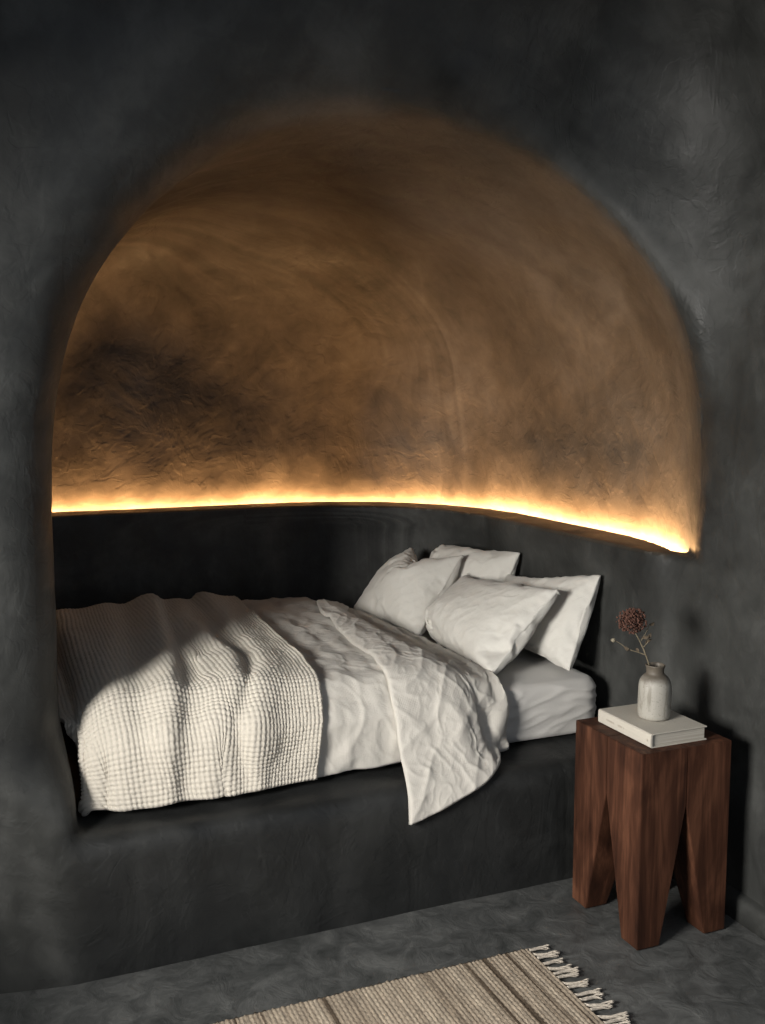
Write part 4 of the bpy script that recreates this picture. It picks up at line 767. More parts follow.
SHAPES['pillow3_back'] = (24, 18, [
    3506,14,0,0,-12,14,25,23,16,19,30,36,37,39,41,42,40,38,30,-44,14,0,-3,6,-3,5,16,10,9,2,0,-3,-5,-6,-6,-66,-40,64,12,4,12,-15,14,-1,-17,3,1,-1,-1,0,-2,
    -6,-34,1,-5,-30,16,27,6,19,7,6,-9,0,-2,-2,-1,-5,-9,-10,4,-18,-29,-4,-1,20,33,12,-6,5,11,-15,2,2,-8,-7,-6,-7,-1,-5,-15,0,9,-1,15,7,3,6,10,3,-17,-3,-10,
    -1,-2,-3,-3,2,-7,-1,2,3,-2,7,11,1,2,8,-5,-38,11,3,4,4,-6,6,-3,0,0,-3,3,2,0,5,3,-5,-9,4,-10,4,5,3,-6,5,-2,-2,1,2,-1,0,2,-4,5,-2,-6,4,-3,-2,3,2,0,0,-4,
    1,0,1,1,0,0,0,-2,1,3,0,-4,-2,2,2,6,-5,-4,1,0,0,1,0,-1,-2,4,-2,4,-3,1,-2,-2,1,3,2,-5,2,0,0,0,0,1,-1,1,1,1,8,-6,-3,-6,-8,11,4,-5,2,0,0,0,1,-3,1,0,6,4,0,
    -1,-3,4,-1,-9,1,-7,4,0,0,0,0,-1,0,-1,4,6,-2,3,1,-2,-5,-14,14,-8,6,-1,0,0,-1,0,-2,0,5,4,3,2,0,-21,-4,3,18,-9,6,1,-1,0,-1,-1,-1,1,-1,6,7,4,-3,10,-1,6,
    -24,-13,10,0,1,-1,0,-4,1,-1,2,1,13,7,-1,-7,-2,3,-5,-19,17,-1,0,-1,-2,0,-1,-2,0,3,0,5,1,4,-6,-3,9,-7,7,-2,-3,0,0,-2,-2,0,0,-1,3,3,5,5,3,8,-13,-4,-4,1,
    3,-1,-8,4,-1,1,0,-1,-1,3,6,1,14,-4,-2,0,-6,1,-1,-7,5,-4,1,-1,-1,3,0,-2,3,10,1,1,5,7,-12,-1,-5,-1,-3,-4,-2,0,-1,-2,-3,10,2,4,13,6,3,3,-9,-9,-4,-2,-3,
    -13,-5,1,3,2,1,0,5,4,8,26,3,0,-27,-2,0,3,5,-10,-8,-1,3,7,-7,-6,0,6,9,9,63,7161,-29,-35,-22,42,44,24,17,20,24,20,17,14,12,10,10,12,11,-20,26,-9,8,-4,
    -7,11,17,-6,-17,1,-2,1,1,4,2,-2,-9,-13,32,22,-13,-15,-8,-28,4,-24,4,-1,0,-2,-1,-4,-5,-7,1,33,-14,15,7,-31,-16,10,-35,-4,-6,-1,-4,-2,-4,-4,-2,1,-2,-13,
    -15,6,13,-4,-27,-7,4,7,-9,-7,2,-4,-3,-1,-1,0,1,-54,0,-4,2,9,1,-10,4,9,3,-9,-8,-1,0,-1,0,0,0,-58,0,0,1,0,10,0,-10,1,4,-1,-1,-3,-2,0,0,0,0,-60,1,2,-1,
    -1,2,0,-2,0,0,1,1,0,-1,-1,0,1,0,-59,0,0,2,0,-1,-1,1,-1,0,1,-1,1,0,0,-1,0,1,-59,0,1,0,1,-1,-1,0,0,0,0,0,0,1,-1,1,0,2,-58,-1,0,0,0,0,0,1,-1,0,0,0,0,0,1,
    -1,1,-1,-59,0,0,0,0,0,0,0,0,1,0,0,-1,1,2,0,-2,-1,-59,0,-1,1,0,0,1,-1,1,-1,0,0,0,0,0,1,0,3,-59,0,0,0,0,1,-1,1,-1,0,0,0,0,1,0,0,1,0,-58,-1,0,0,0,0,1,-1,
    1,-1,1,-1,1,0,3,-3,3,-3,-59,0,0,0,0,0,0,1,0,0,-1,1,1,0,1,5,-3,-5,-57,-2,0,0,0,0,1,0,0,0,-1,1,1,2,-3,0,0,3,-56,-3,1,-1,1,0,0,0,0,1,0,-1,0,-1,1,-1,1,0,
    -59,2,-1,0,0,0,0,1,0,-1,1,0,-2,1,-1,2,2,-1,-59,2,-1,0,-1,4,-1,-1,0,0,0,0,0,-2,2,0,-1,-1,-59,1,0,0,4,-3,0,1,0,1,-2,0,1,0,-3,0,0,1,-59,1,1,2,3,1,2,0,0,
    0,2,6,-11,-3,-2,-1,1,-2,-58,0,7,5,5,9,30,-5,-10,-11,-4,-1,-5,-6,-4,-5,-5,0,-50,46,10,8,4,3,-30,3,13,13,0,-24,8,5,2,1,-6,-26,1305,39,5,-47,-23,15,39,
    45,46,43,39,35,34,34,32,31,33,32,39,-6,-27,-4,-8,12,-10,-17,-7,-4,-12,0,0,2,4,7,6,-15,34,-38,-9,5,2,-5,-11,-5,8,-3,0,-1,3,1,3,5,11,4,-41,1,0,45,12,
    -54,7,11,-2,7,-7,4,2,5,7,6,2,2,-43,5,-2,6,31,26,-46,-1,4,6,4,-2,6,5,3,2,0,1,-17,0,18,-8,-11,29,-9,-16,-3,-1,21,-5,4,1,1,0,1,-10,-7,-3,8,4,2,-29,28,-9,
    -1,-4,5,19,-3,-4,-1,0,-1,-5,0,-2,-2,-3,6,1,-5,7,-3,4,1,3,3,-1,-3,-1,-2,7,1,-5,2,4,-10,2,6,8,-5,1,1,0,1,2,-2,-1,-1,11,2,-3,2,-4,4,5,-3,1,2,-2,1,0,1,1,
    -1,-1,3,8,5,-6,0,2,-4,-3,10,3,-3,1,-1,0,1,0,2,-1,0,-6,3,-5,2,-1,2,1,2,2,-1,0,-1,-1,0,3,0,4,-3,-9,3,-4,1,1,-4,2,8,0,0,-4,0,0,0,1,-1,0,3,15,4,-5,1,-1,4,
    0,3,1,0,-1,-3,0,0,-1,2,0,-2,14,3,-2,-1,1,-4,9,1,2,1,-5,-1,-1,0,-1,1,-1,-1,5,3,-1,-1,-1,3,3,1,2,-1,1,-4,-2,-3,2,1,3,3,-7,2,0,-2,-1,4,0,7,0,0,-1,-1,-7,
    0,1,4,0,0,-23,-2,8,-6,1,3,4,2,-1,3,0,-2,1,-3,-1,-1,-1,-1,7,-3,16,-4,-3,-1,3,2,2,0,0,1,-2,-2,-2,-1,0,1,11,-1,-12,3,9,7,11,-4,1,-1,0,0,1,-2,-3,0,-1,0,
    -5,-3,-6,12,1,13,-7,4,0,1,0,-2,0,1,-1,-5,0,0,-9,-2,-2,1,19,2,1,3,1,0,1,2,0,-8,-3,-1,-6,0,-6,-5,2,29,6,3,8,-1,-2,-1,-4,-2,-2,-1,-4,-4,-4,-9,-6,-17,50,
    -1,-1,-5,-9,16,10,0,-3,-9,5,6,1,-6,-10,-10,-40,
])
SHAPES['pillow4_front'] = (31, 23, [
    3201,21,33,21,25,30,31,34,26,26,28,29,30,28,32,35,33,31,30,29,28,29,22,24,-26,-1,7,6,1,-1,-6,3,4,1,-1,0,-2,-14,-11,-8,-4,-1,-1,1,5,10,5,-8,-20,-1,-2,
    -4,0,1,-2,0,-2,1,-1,4,10,-6,-1,1,2,2,5,9,-8,-9,15,-20,-7,-5,-1,-1,-1,1,0,3,1,-1,-3,-2,8,-3,4,2,8,4,-1,-1,1,6,-6,-10,-5,2,-8,-1,-4,-2,1,-1,2,1,-4,-1,
    13,2,6,2,-1,-1,-2,6,4,-5,-8,-2,-11,1,-4,4,-6,-3,-1,0,0,6,5,1,3,1,-1,3,-3,-1,8,-1,0,-6,-9,3,-4,-3,-5,2,-2,-2,-2,4,4,4,1,1,-2,1,-2,0,-1,7,1,-7,2,-1,-8,
    0,-2,-1,-1,-2,0,4,0,-1,1,1,0,-2,-1,3,-5,-1,6,2,-6,2,-4,-1,-4,1,-3,-3,-2,9,2,-1,3,-6,-2,-1,5,-3,-5,1,-4,13,-8,0,-2,1,-4,-1,-4,0,0,2,-7,1,5,3,6,-5,-4,
    -2,-2,-5,1,-5,9,-4,2,-3,-1,-1,-4,-1,0,-1,-2,0,-1,-3,-2,3,10,1,-1,-1,-10,-4,-4,-1,9,4,-6,-1,-1,-2,-4,-2,1,0,-3,-3,2,1,-2,-1,7,0,0,8,-15,-13,6,1,-4,9,
    -4,-4,-1,-5,2,-5,-1,0,1,-2,0,2,-1,1,-3,0,12,-7,25,15,-10,5,-6,3,0,-6,1,-4,1,-2,-3,0,4,2,-3,0,-3,4,3,-16,15,-5,2,3,2,-5,-6,1,3,4,-3,-3,1,-4,-1,0,-1,7,
    0,-1,-1,-7,-14,-1,10,17,0,-3,-6,-4,-3,5,-1,-2,1,-9,4,6,0,-4,-7,0,-3,-9,7,11,-20,-17,10,-2,6,4,-6,-9,1,1,2,-4,0,-5,-7,-5,1,6,-9,1,6,-2,-11,27,-21,4,2,
    -9,0,4,8,-1,0,0,2,0,-1,-5,0,4,-11,8,-4,6,-8,24,-7,9,6,-5,3,-1,2,4,-1,2,-1,0,3,-1,-3,-3,-2,3,-3,6,-7,11,-2,6,18,6,-9,9,-4,5,1,2,0,1,1,1,2,-4,0,-3,4,-2,
    0,3,-1,-5,12,8,-6,8,-6,10,1,2,0,2,1,4,-1,2,2,-4,4,-10,4,0,3,-10,9,-13,11,-3,8,0,2,2,1,3,-1,3,0,5,4,1,-3,-10,6,-2,-2,-7,7,-7,3,7,3,4,-1,0,2,4,3,0,2,3,
    1,-1,5,1,-1,-4,-2,-1,2,2,1,3,-10,9,-8,11,-2,1,2,1,4,1,2,3,1,-3,3,0,0,-2,-2,0,0,3,0,5,13,-3,-6,5,2,4,0,4,2,2,1,0,1,1,1,-2,-2,-1,-1,0,0,1,3,10,-10,4,5,
    5,3,4,1,3,0,0,2,1,-1,-1,1,-1,-3,-1,-2,1,0,1,7,-4,6,2,9,1,3,4,-1,2,-1,1,2,-1,-1,-2,1,-2,-5,1,-1,1,0,8,-3,5,9,4,5,0,-1,4,-1,2,0,-2,2,0,-1,-2,0,-1,-6,0,
    -1,0,2,4,7,14,1,2,0,0,-1,2,1,0,1,-2,2,-2,0,-1,0,-2,-6,0,0,-1,12,20,1,2,-1,3,0,-1,-1,0,-1,0,1,-3,4,-1,0,-1,0,-2,-7,-4,-19,14,-1,2,4,-2,-7,-4,0,-1,0,1,
    0,2,6,3,5,3,3,3,4,-13,-24,8625,-30,-10,-7,-7,-11,-13,-11,-5,-8,-14,-16,-4,0,3,12,14,16,14,12,11,2,-23,-16,30,2,1,-4,-4,2,9,-2,-8,-5,0,2,-4,17,3,-2,-7,
    -7,-6,-8,-3,23,-42,0,7,0,3,12,0,-6,8,5,-4,16,1,1,-29,6,4,-2,-5,-1,-8,-7,3,-40,-1,3,6,7,0,4,5,-3,3,12,-19,0,8,16,-20,1,-7,-2,-13,-1,1,1,-41,0,-1,2,2,1,
    7,1,2,4,-1,16,-14,-3,7,6,-20,-2,-7,0,1,1,0,-41,3,-3,0,0,4,0,2,-2,5,10,1,10,-5,-12,-8,-1,-3,0,1,-1,1,1,-40,-1,1,-1,1,-1,1,1,3,-1,1,1,3,0,-5,-2,-1,0,1,
    -1,1,0,1,-41,1,-2,1,-1,1,1,0,0,0,1,0,0,-1,0,-1,1,-1,1,3,-3,2,0,-40,-1,0,-1,1,0,0,0,1,1,1,-2,-2,1,1,-1,1,0,0,2,-1,1,1,-39,-1,-1,0,0,0,0,0,0,0,0,2,1,0,
    -2,1,-1,1,0,0,4,-3,2,-40,0,-1,0,0,-1,0,1,0,0,0,1,1,1,2,-2,-2,0,5,10,-15,3,2,-41,1,1,-2,0,0,0,0,0,0,0,0,1,0,-1,3,0,1,0,-1,30,-11,-17,-41,0,0,2,-2,0,0,
    0,-1,1,0,1,-1,0,0,0,2,0,4,0,-5,18,13,-39,0,0,-2,1,0,-1,-1,1,0,0,0,1,-1,1,0,2,5,-4,3,9,-12,13,-40,-1,1,0,-1,0,0,0,0,-1,1,0,1,1,-1,6,-4,-1,5,11,6,30,
    -16,-37,1,-2,-3,0,0,0,0,-1,1,0,0,0,6,6,-8,2,11,13,-16,-4,8,7,-40,0,2,1,-2,-3,1,0,1,-1,0,2,6,3,1,6,16,-10,-6,-7,14,-11,-3,-41,0,0,0,0,1,-1,0,0,1,-1,1,
    0,-1,2,7,-10,13,-11,17,-13,4,3,-41,1,-1,0,0,0,0,1,0,0,1,-1,-1,0,0,8,15,-5,16,-15,9,-21,14,-40,-1,0,0,0,1,0,0,0,0,1,0,-1,2,11,-4,5,9,-16,21,-24,16,-2,
    -41,0,0,0,1,0,0,0,0,2,-1,2,1,0,-1,8,-3,-3,8,0,-2,-4,-3,-41,-1,1,0,0,1,1,0,1,0,2,3,1,-1,-2,-1,1,2,13,-17,7,-4,-3,-41,1,-1,1,0,0,1,0,2,1,2,-2,5,1,-3,-2,
    -2,4,-1,9,11,5,-29,-41,1,0,0,0,1,0,2,0,2,1,2,-3,3,1,-2,0,-2,0,10,0,2,16,-39,0,-1,-1,1,2,0,2,1,1,2,0,2,0,2,-4,-2,-1,0,-1,5,-2,12,-40,-1,0,2,0,1,3,1,3,
    0,1,2,-1,1,-3,3,-3,-3,-1,2,-1,2,1,-40,-1,1,0,5,0,2,5,-2,4,-2,1,5,0,-2,-4,1,-3,-4,0,0,1,1,-41,0,1,3,3,7,-1,-1,7,0,2,5,-6,3,3,-5,-4,-1,-3,-7,0,2,1,-41,
    0,2,9,2,5,0,-1,0,2,4,3,3,-6,6,-5,-3,-2,0,-6,-6,1,1,-42,1,12,2,3,-1,6,10,6,2,-2,-7,1,-4,-12,8,1,-1,-4,1,-6,-8,-2,-28,33,13,2,2,-2,-1,-8,-5,1,-1,-4,0,
    10,8,3,2,1,0,-3,-2,-19,-14,1289,-21,14,36,32,27,25,22,32,28,27,25,29,30,25,20,22,24,25,28,28,30,26,-11,5,14,-7,-6,-4,1,9,-3,-5,-3,-2,1,-1,6,11,9,7,5,
    2,2,-4,-45,3,-1,11,2,2,10,0,-3,3,4,-6,7,0,0,-1,-1,0,-1,-3,-3,-6,-24,-7,4,0,3,6,6,0,3,3,-1,1,8,-9,-1,3,1,1,0,-4,-3,-14,-11,1,-8,3,2,-3,4,3,-1,7,0,4,3,
    -2,9,-4,-3,3,2,-9,-1,-11,-6,5,-14,-2,4,3,-5,1,1,6,-1,4,-3,4,7,1,3,2,-8,-5,0,-6,-3,4,-14,-5,-1,5,-2,0,-1,3,-1,3,1,3,0,1,2,3,-5,0,-4,-2,-2,5,-3,-13,-3,
    -1,3,0,-2,0,0,4,-1,2,1,-1,3,-1,-4,0,2,-2,0,-3,6,-17,4,-7,1,-1,6,-4,1,0,0,2,-1,2,2,1,-9,-4,3,-4,8,2,2,-14,7,-9,1,-3,6,-8,3,0,1,0,0,2,0,0,-1,7,-1,-8,-5,
    -8,7,6,8,-13,-12,4,0,1,-2,3,-1,0,0,2,0,0,1,0,1,3,5,3,-7,-20,4,-14,2,14,-9,3,-3,6,0,-2,0,1,0,1,0,0,1,2,2,-3,0,6,2,-17,-1,-11,-18,17,7,1,0,-2,2,0,0,0,1,
    0,2,0,1,-1,3,-1,-3,5,-8,-21,0,28,-23,4,3,-7,7,-2,0,0,1,0,1,-1,1,2,-1,-6,-4,5,-10,-12,17,21,-26,2,1,-3,3,1,0,0,0,-1,0,1,2,-1,2,3,1,1,-22,9,0,-6,-17,2,
    8,55,7,-1,-2,-2,-2,0,0,0,1,-1,4,-4,-9,-5,7,11,-22,-6,-12,8,-3,31,11,2,-1,1,2,-1,-3,1,-1,-1,2,0,3,9,13,-32,-20,-11,4,3,4,36,5,-4,-1,1,-4,0,2,2,-1,1,0,
    -1,0,1,5,-1,1,-19,10,1,16,-3,-9,18,-3,-3,0,3,-1,0,0,0,-1,1,0,-1,1,3,0,-9,28,6,10,-4,-5,4,-27,0,-3,-2,5,-2,1,0,0,0,-1,0,0,-1,1,-1,23,-1,11,4,-13,17,
    -20,4,-13,-3,1,-3,4,0,0,0,0,-1,-1,0,-1,-1,2,5,22,0,-4,7,-6,5,-11,-2,-3,2,-1,1,0,0,-1,0,0,-2,-2,-2,-1,6,16,-6,5,6,15,-22,-12,18,-12,-1,4,-4,0,0,-1,-1,
    0,-1,-1,-1,0,-4,0,1,9,5,7,3,9,9,-34,5,-3,-4,7,-1,-1,1,-1,-2,-1,-1,-2,-1,3,-4,1,0,4,7,2,17,-2,7,-39,-1,-1,-1,2,0,-3,1,-2,-2,-1,-1,0,-2,0,-3,6,3,1,7,-4,
    16,-2,9,-4,-1,3,0,0,-2,-2,-1,-3,0,0,-2,0,-1,3,-3,3,7,0,11,3,3,2,-3,1,0,0,-4,1,-4,-3,1,-3,1,-1,-3,0,1,3,-2,5,11,6,2,4,2,-4,1,2,-4,-2,-6,1,0,-4,0,-2,-3,
    3,-1,-2,1,5,-2,4,14,7,5,2,-3,1,-1,-7,-2,-3,-1,0,1,-1,-3,-2,-2,3,-3,3,0,3,0,5,17,7,2,0,-5,-10,0,-2,0,-3,-5,-4,-2,1,5,1,-2,6,-4,1,-1,3,0,4,26,-1,-19,35,
    -19,-4,-4,2,5,8,4,1,0,1,0,-4,-6,-4,-6,-2,-3,-2,-3,1,-2,
])
SHAPES['pillow4_back'] = (24, 18, [
    3201,31,36,30,39,41,38,34,36,38,37,42,45,40,39,37,37,31,22,-8,10,11,1,-2,0,4,1,1,-9,-8,-14,-4,-5,1,-4,-16,-1,11,7,7,3,4,4,-1,2,-2,6,0,1,-4,-3,-15,-19,
    -16,0,10,0,2,7,3,0,8,-2,4,2,0,-1,-1,-9,-14,-22,1,8,1,0,3,0,2,5,-1,5,0,0,1,-4,-9,-10,-10,-3,-2,10,-2,0,1,2,1,1,2,1,0,-4,1,-4,-8,-8,-4,-4,-1,7,4,-2,-1,
    1,2,1,0,3,2,3,-10,-4,-10,-4,-5,0,-5,17,-8,-1,0,0,2,1,1,-1,0,1,-27,3,2,-2,2,-4,-7,5,1,3,-1,1,0,-1,-1,-1,-2,-1,23,-42,-22,18,3,2,-10,5,4,-1,0,0,0,2,2,
    -3,-12,-9,-12,28,-7,-36,21,-17,34,18,-9,0,-1,-1,0,-5,-3,0,9,3,-6,-9,16,5,-48,39,-3,8,-3,1,1,0,1,2,1,4,-8,-6,1,-12,1,-23,3,-10,14,16,-9,-1,2,0,-4,-3,1,
    1,12,-15,-2,2,13,23,-15,-29,-34,8,-2,1,0,0,3,3,0,-5,-7,15,-7,9,-8,11,7,2,-6,8,-1,0,-1,1,0,0,-3,2,-1,-2,-2,2,9,1,10,-11,34,1,6,0,1,-1,-1,-2,3,-6,3,-13,
    16,4,-9,13,6,8,-7,-6,16,-2,-1,-1,-1,-1,-2,7,-9,19,-11,-2,2,4,-4,8,7,4,0,2,0,1,-4,0,-2,-4,12,-3,8,-13,8,-12,-5,20,10,14,-7,0,-1,-2,-1,-4,-1,-1,0,5,1,
    20,-12,-9,41,6,-11,15,-10,1,0,-3,-5,0,-2,-2,-4,8,14,6,10,14,-4,-9,0,10,-5,0,-2,-6,-1,-2,-3,1,-1,-5,15,13,13,-6,5,2,0,8,-3,0,-11,-2,-4,-1,-6,0,2,2,-3,
    4,11,21,2,9,0,1,5,-17,-9,-1,0,-3,1,-6,-3,0,-1,2,0,12,18,24,5,-20,-6,-1,6,-7,-11,-5,1,1,-1,3,5,5,7,3,6,15,-17,8625,-35,-10,-8,-15,-16,-9,-11,-18,-14,1,
    4,17,20,18,15,12,-26,-30,39,12,2,5,4,-4,-9,3,-9,8,1,6,-12,-19,-4,-15,22,-52,0,7,11,7,13,9,6,15,12,-30,-1,-9,-13,-3,-16,-9,4,-53,1,-1,2,9,2,2,17,-6,11,
    15,-10,-21,-1,-8,-9,-1,0,-53,0,0,2,1,1,5,-1,6,-1,1,-1,-3,-7,-2,0,1,1,-53,0,0,0,1,2,1,1,1,0,-2,0,-1,-1,-1,1,2,0,-53,0,0,0,1,0,1,0,2,3,2,-4,-4,0,1,1,-1,
    3,-51,1,-2,-1,-1,2,1,0,0,-1,5,-2,-2,-1,1,0,2,2,-53,-1,1,0,0,0,0,1,1,-2,-1,11,4,2,-9,-3,-3,6,-53,0,2,-2,0,0,1,1,1,6,5,0,-4,-4,10,15,16,-24,-51,-1,1,-1,
    -1,0,0,2,3,-2,-1,6,8,-2,17,-6,-23,27,-51,3,-3,-1,0,-1,1,1,0,2,2,5,31,27,-22,-4,13,-13,-51,-3,0,3,-1,1,0,1,0,3,2,4,-11,6,23,-6,-5,9,-53,0,0,0,1,0,0,0,
    0,2,5,-3,1,-1,1,5,4,-4,-53,0,0,0,0,-1,1,0,1,1,-2,1,1,0,3,7,-10,26,-54,0,1,0,0,0,0,0,1,-1,2,1,0,-1,0,7,11,-4,-53,2,-2,0,0,0,0,0,0,2,2,-2,0,0,0,3,14,
    -15,-54,1,0,0,-1,2,0,1,0,-1,-1,4,0,-4,1,2,7,-3,-51,-1,-1,-1,1,0,2,0,1,0,2,-2,5,-4,4,25,7,5,-52,-1,0,0,1,1,0,1,1,3,-3,5,-5,16,2,-4,-7,1,-53,-1,0,1,3,1,
    0,2,0,0,3,-5,5,0,6,-6,2,0,-53,-1,1,5,0,3,2,5,-1,-3,-1,3,-3,-3,-1,1,4,0,-54,1,7,9,0,0,3,0,7,9,4,-8,-6,0,-8,-10,1,3,-41,42,8,-2,8,1,1,4,-6,-6,0,10,5,-5,
    -2,-3,-17,-22,1289,-24,37,44,35,30,37,37,34,35,39,32,27,29,33,36,38,35,-8,-6,-9,-9,1,5,-2,-5,2,-5,0,8,10,11,8,1,5,-31,2,1,-25,-11,-2,-4,0,4,-1,9,-6,
    -1,1,4,1,9,7,-4,4,0,-7,-11,-13,-2,-1,-6,2,-4,7,0,5,-1,6,6,2,-1,7,-4,0,-12,-6,-3,-7,1,-3,0,0,2,3,5,3,0,0,0,5,-2,-2,-4,-8,-4,-1,-3,-2,0,3,-1,2,2,1,0,-1,
    0,0,6,-3,-2,-7,-5,-3,1,-4,-3,-2,6,0,2,0,0,0,-2,6,-6,-5,5,-1,-7,-5,-1,1,1,-1,2,-3,0,1,0,-2,0,-1,-3,10,-8,1,-6,1,1,0,2,0,1,5,-9,-6,-3,1,-1,0,2,-2,2,-1,
    -3,-4,-6,4,10,8,-1,-17,-2,3,-12,-10,16,3,7,-3,0,-4,-4,9,3,-2,-7,-7,7,9,-11,2,-25,10,3,0,-14,3,11,2,-3,-3,1,-1,3,9,-11,-7,19,-18,25,-12,36,6,-8,1,-9,
    10,6,7,0,-3,-12,0,4,16,1,14,-9,-10,-1,-1,-1,1,7,-6,-1,-5,-1,6,12,-4,5,1,0,0,5,1,1,-3,2,0,-2,-1,9,1,3,-1,0,2,0,-2,0,5,6,-4,-9,-4,6,1,-5,3,6,2,-2,6,-4,
    2,-2,1,1,-1,6,9,-5,-5,14,-9,5,2,1,3,2,-7,7,-6,2,0,0,0,1,11,-15,-2,-6,8,0,3,10,-1,3,3,-9,2,-2,-3,2,-3,-4,3,-4,-2,8,-5,-2,10,2,6,1,2,-1,-2,-5,2,-7,2,0,
    -1,-2,-4,-6,10,5,7,6,0,3,1,4,-6,-1,-5,3,-4,2,4,2,-5,6,-3,14,7,2,1,2,0,1,2,-6,-3,-5,2,4,0,1,-5,5,6,16,2,3,2,2,0,-1,-1,1,-2,-3,-5,-2,-1,1,-2,-4,32,6,2,
    -1,2,-1,3,-1,-3,1,1,0,-4,-5,-7,-1,-18,40,-2,-5,3,9,2,-2,1,3,0,-7,-6,-4,-3,-4,-8,-21,
])
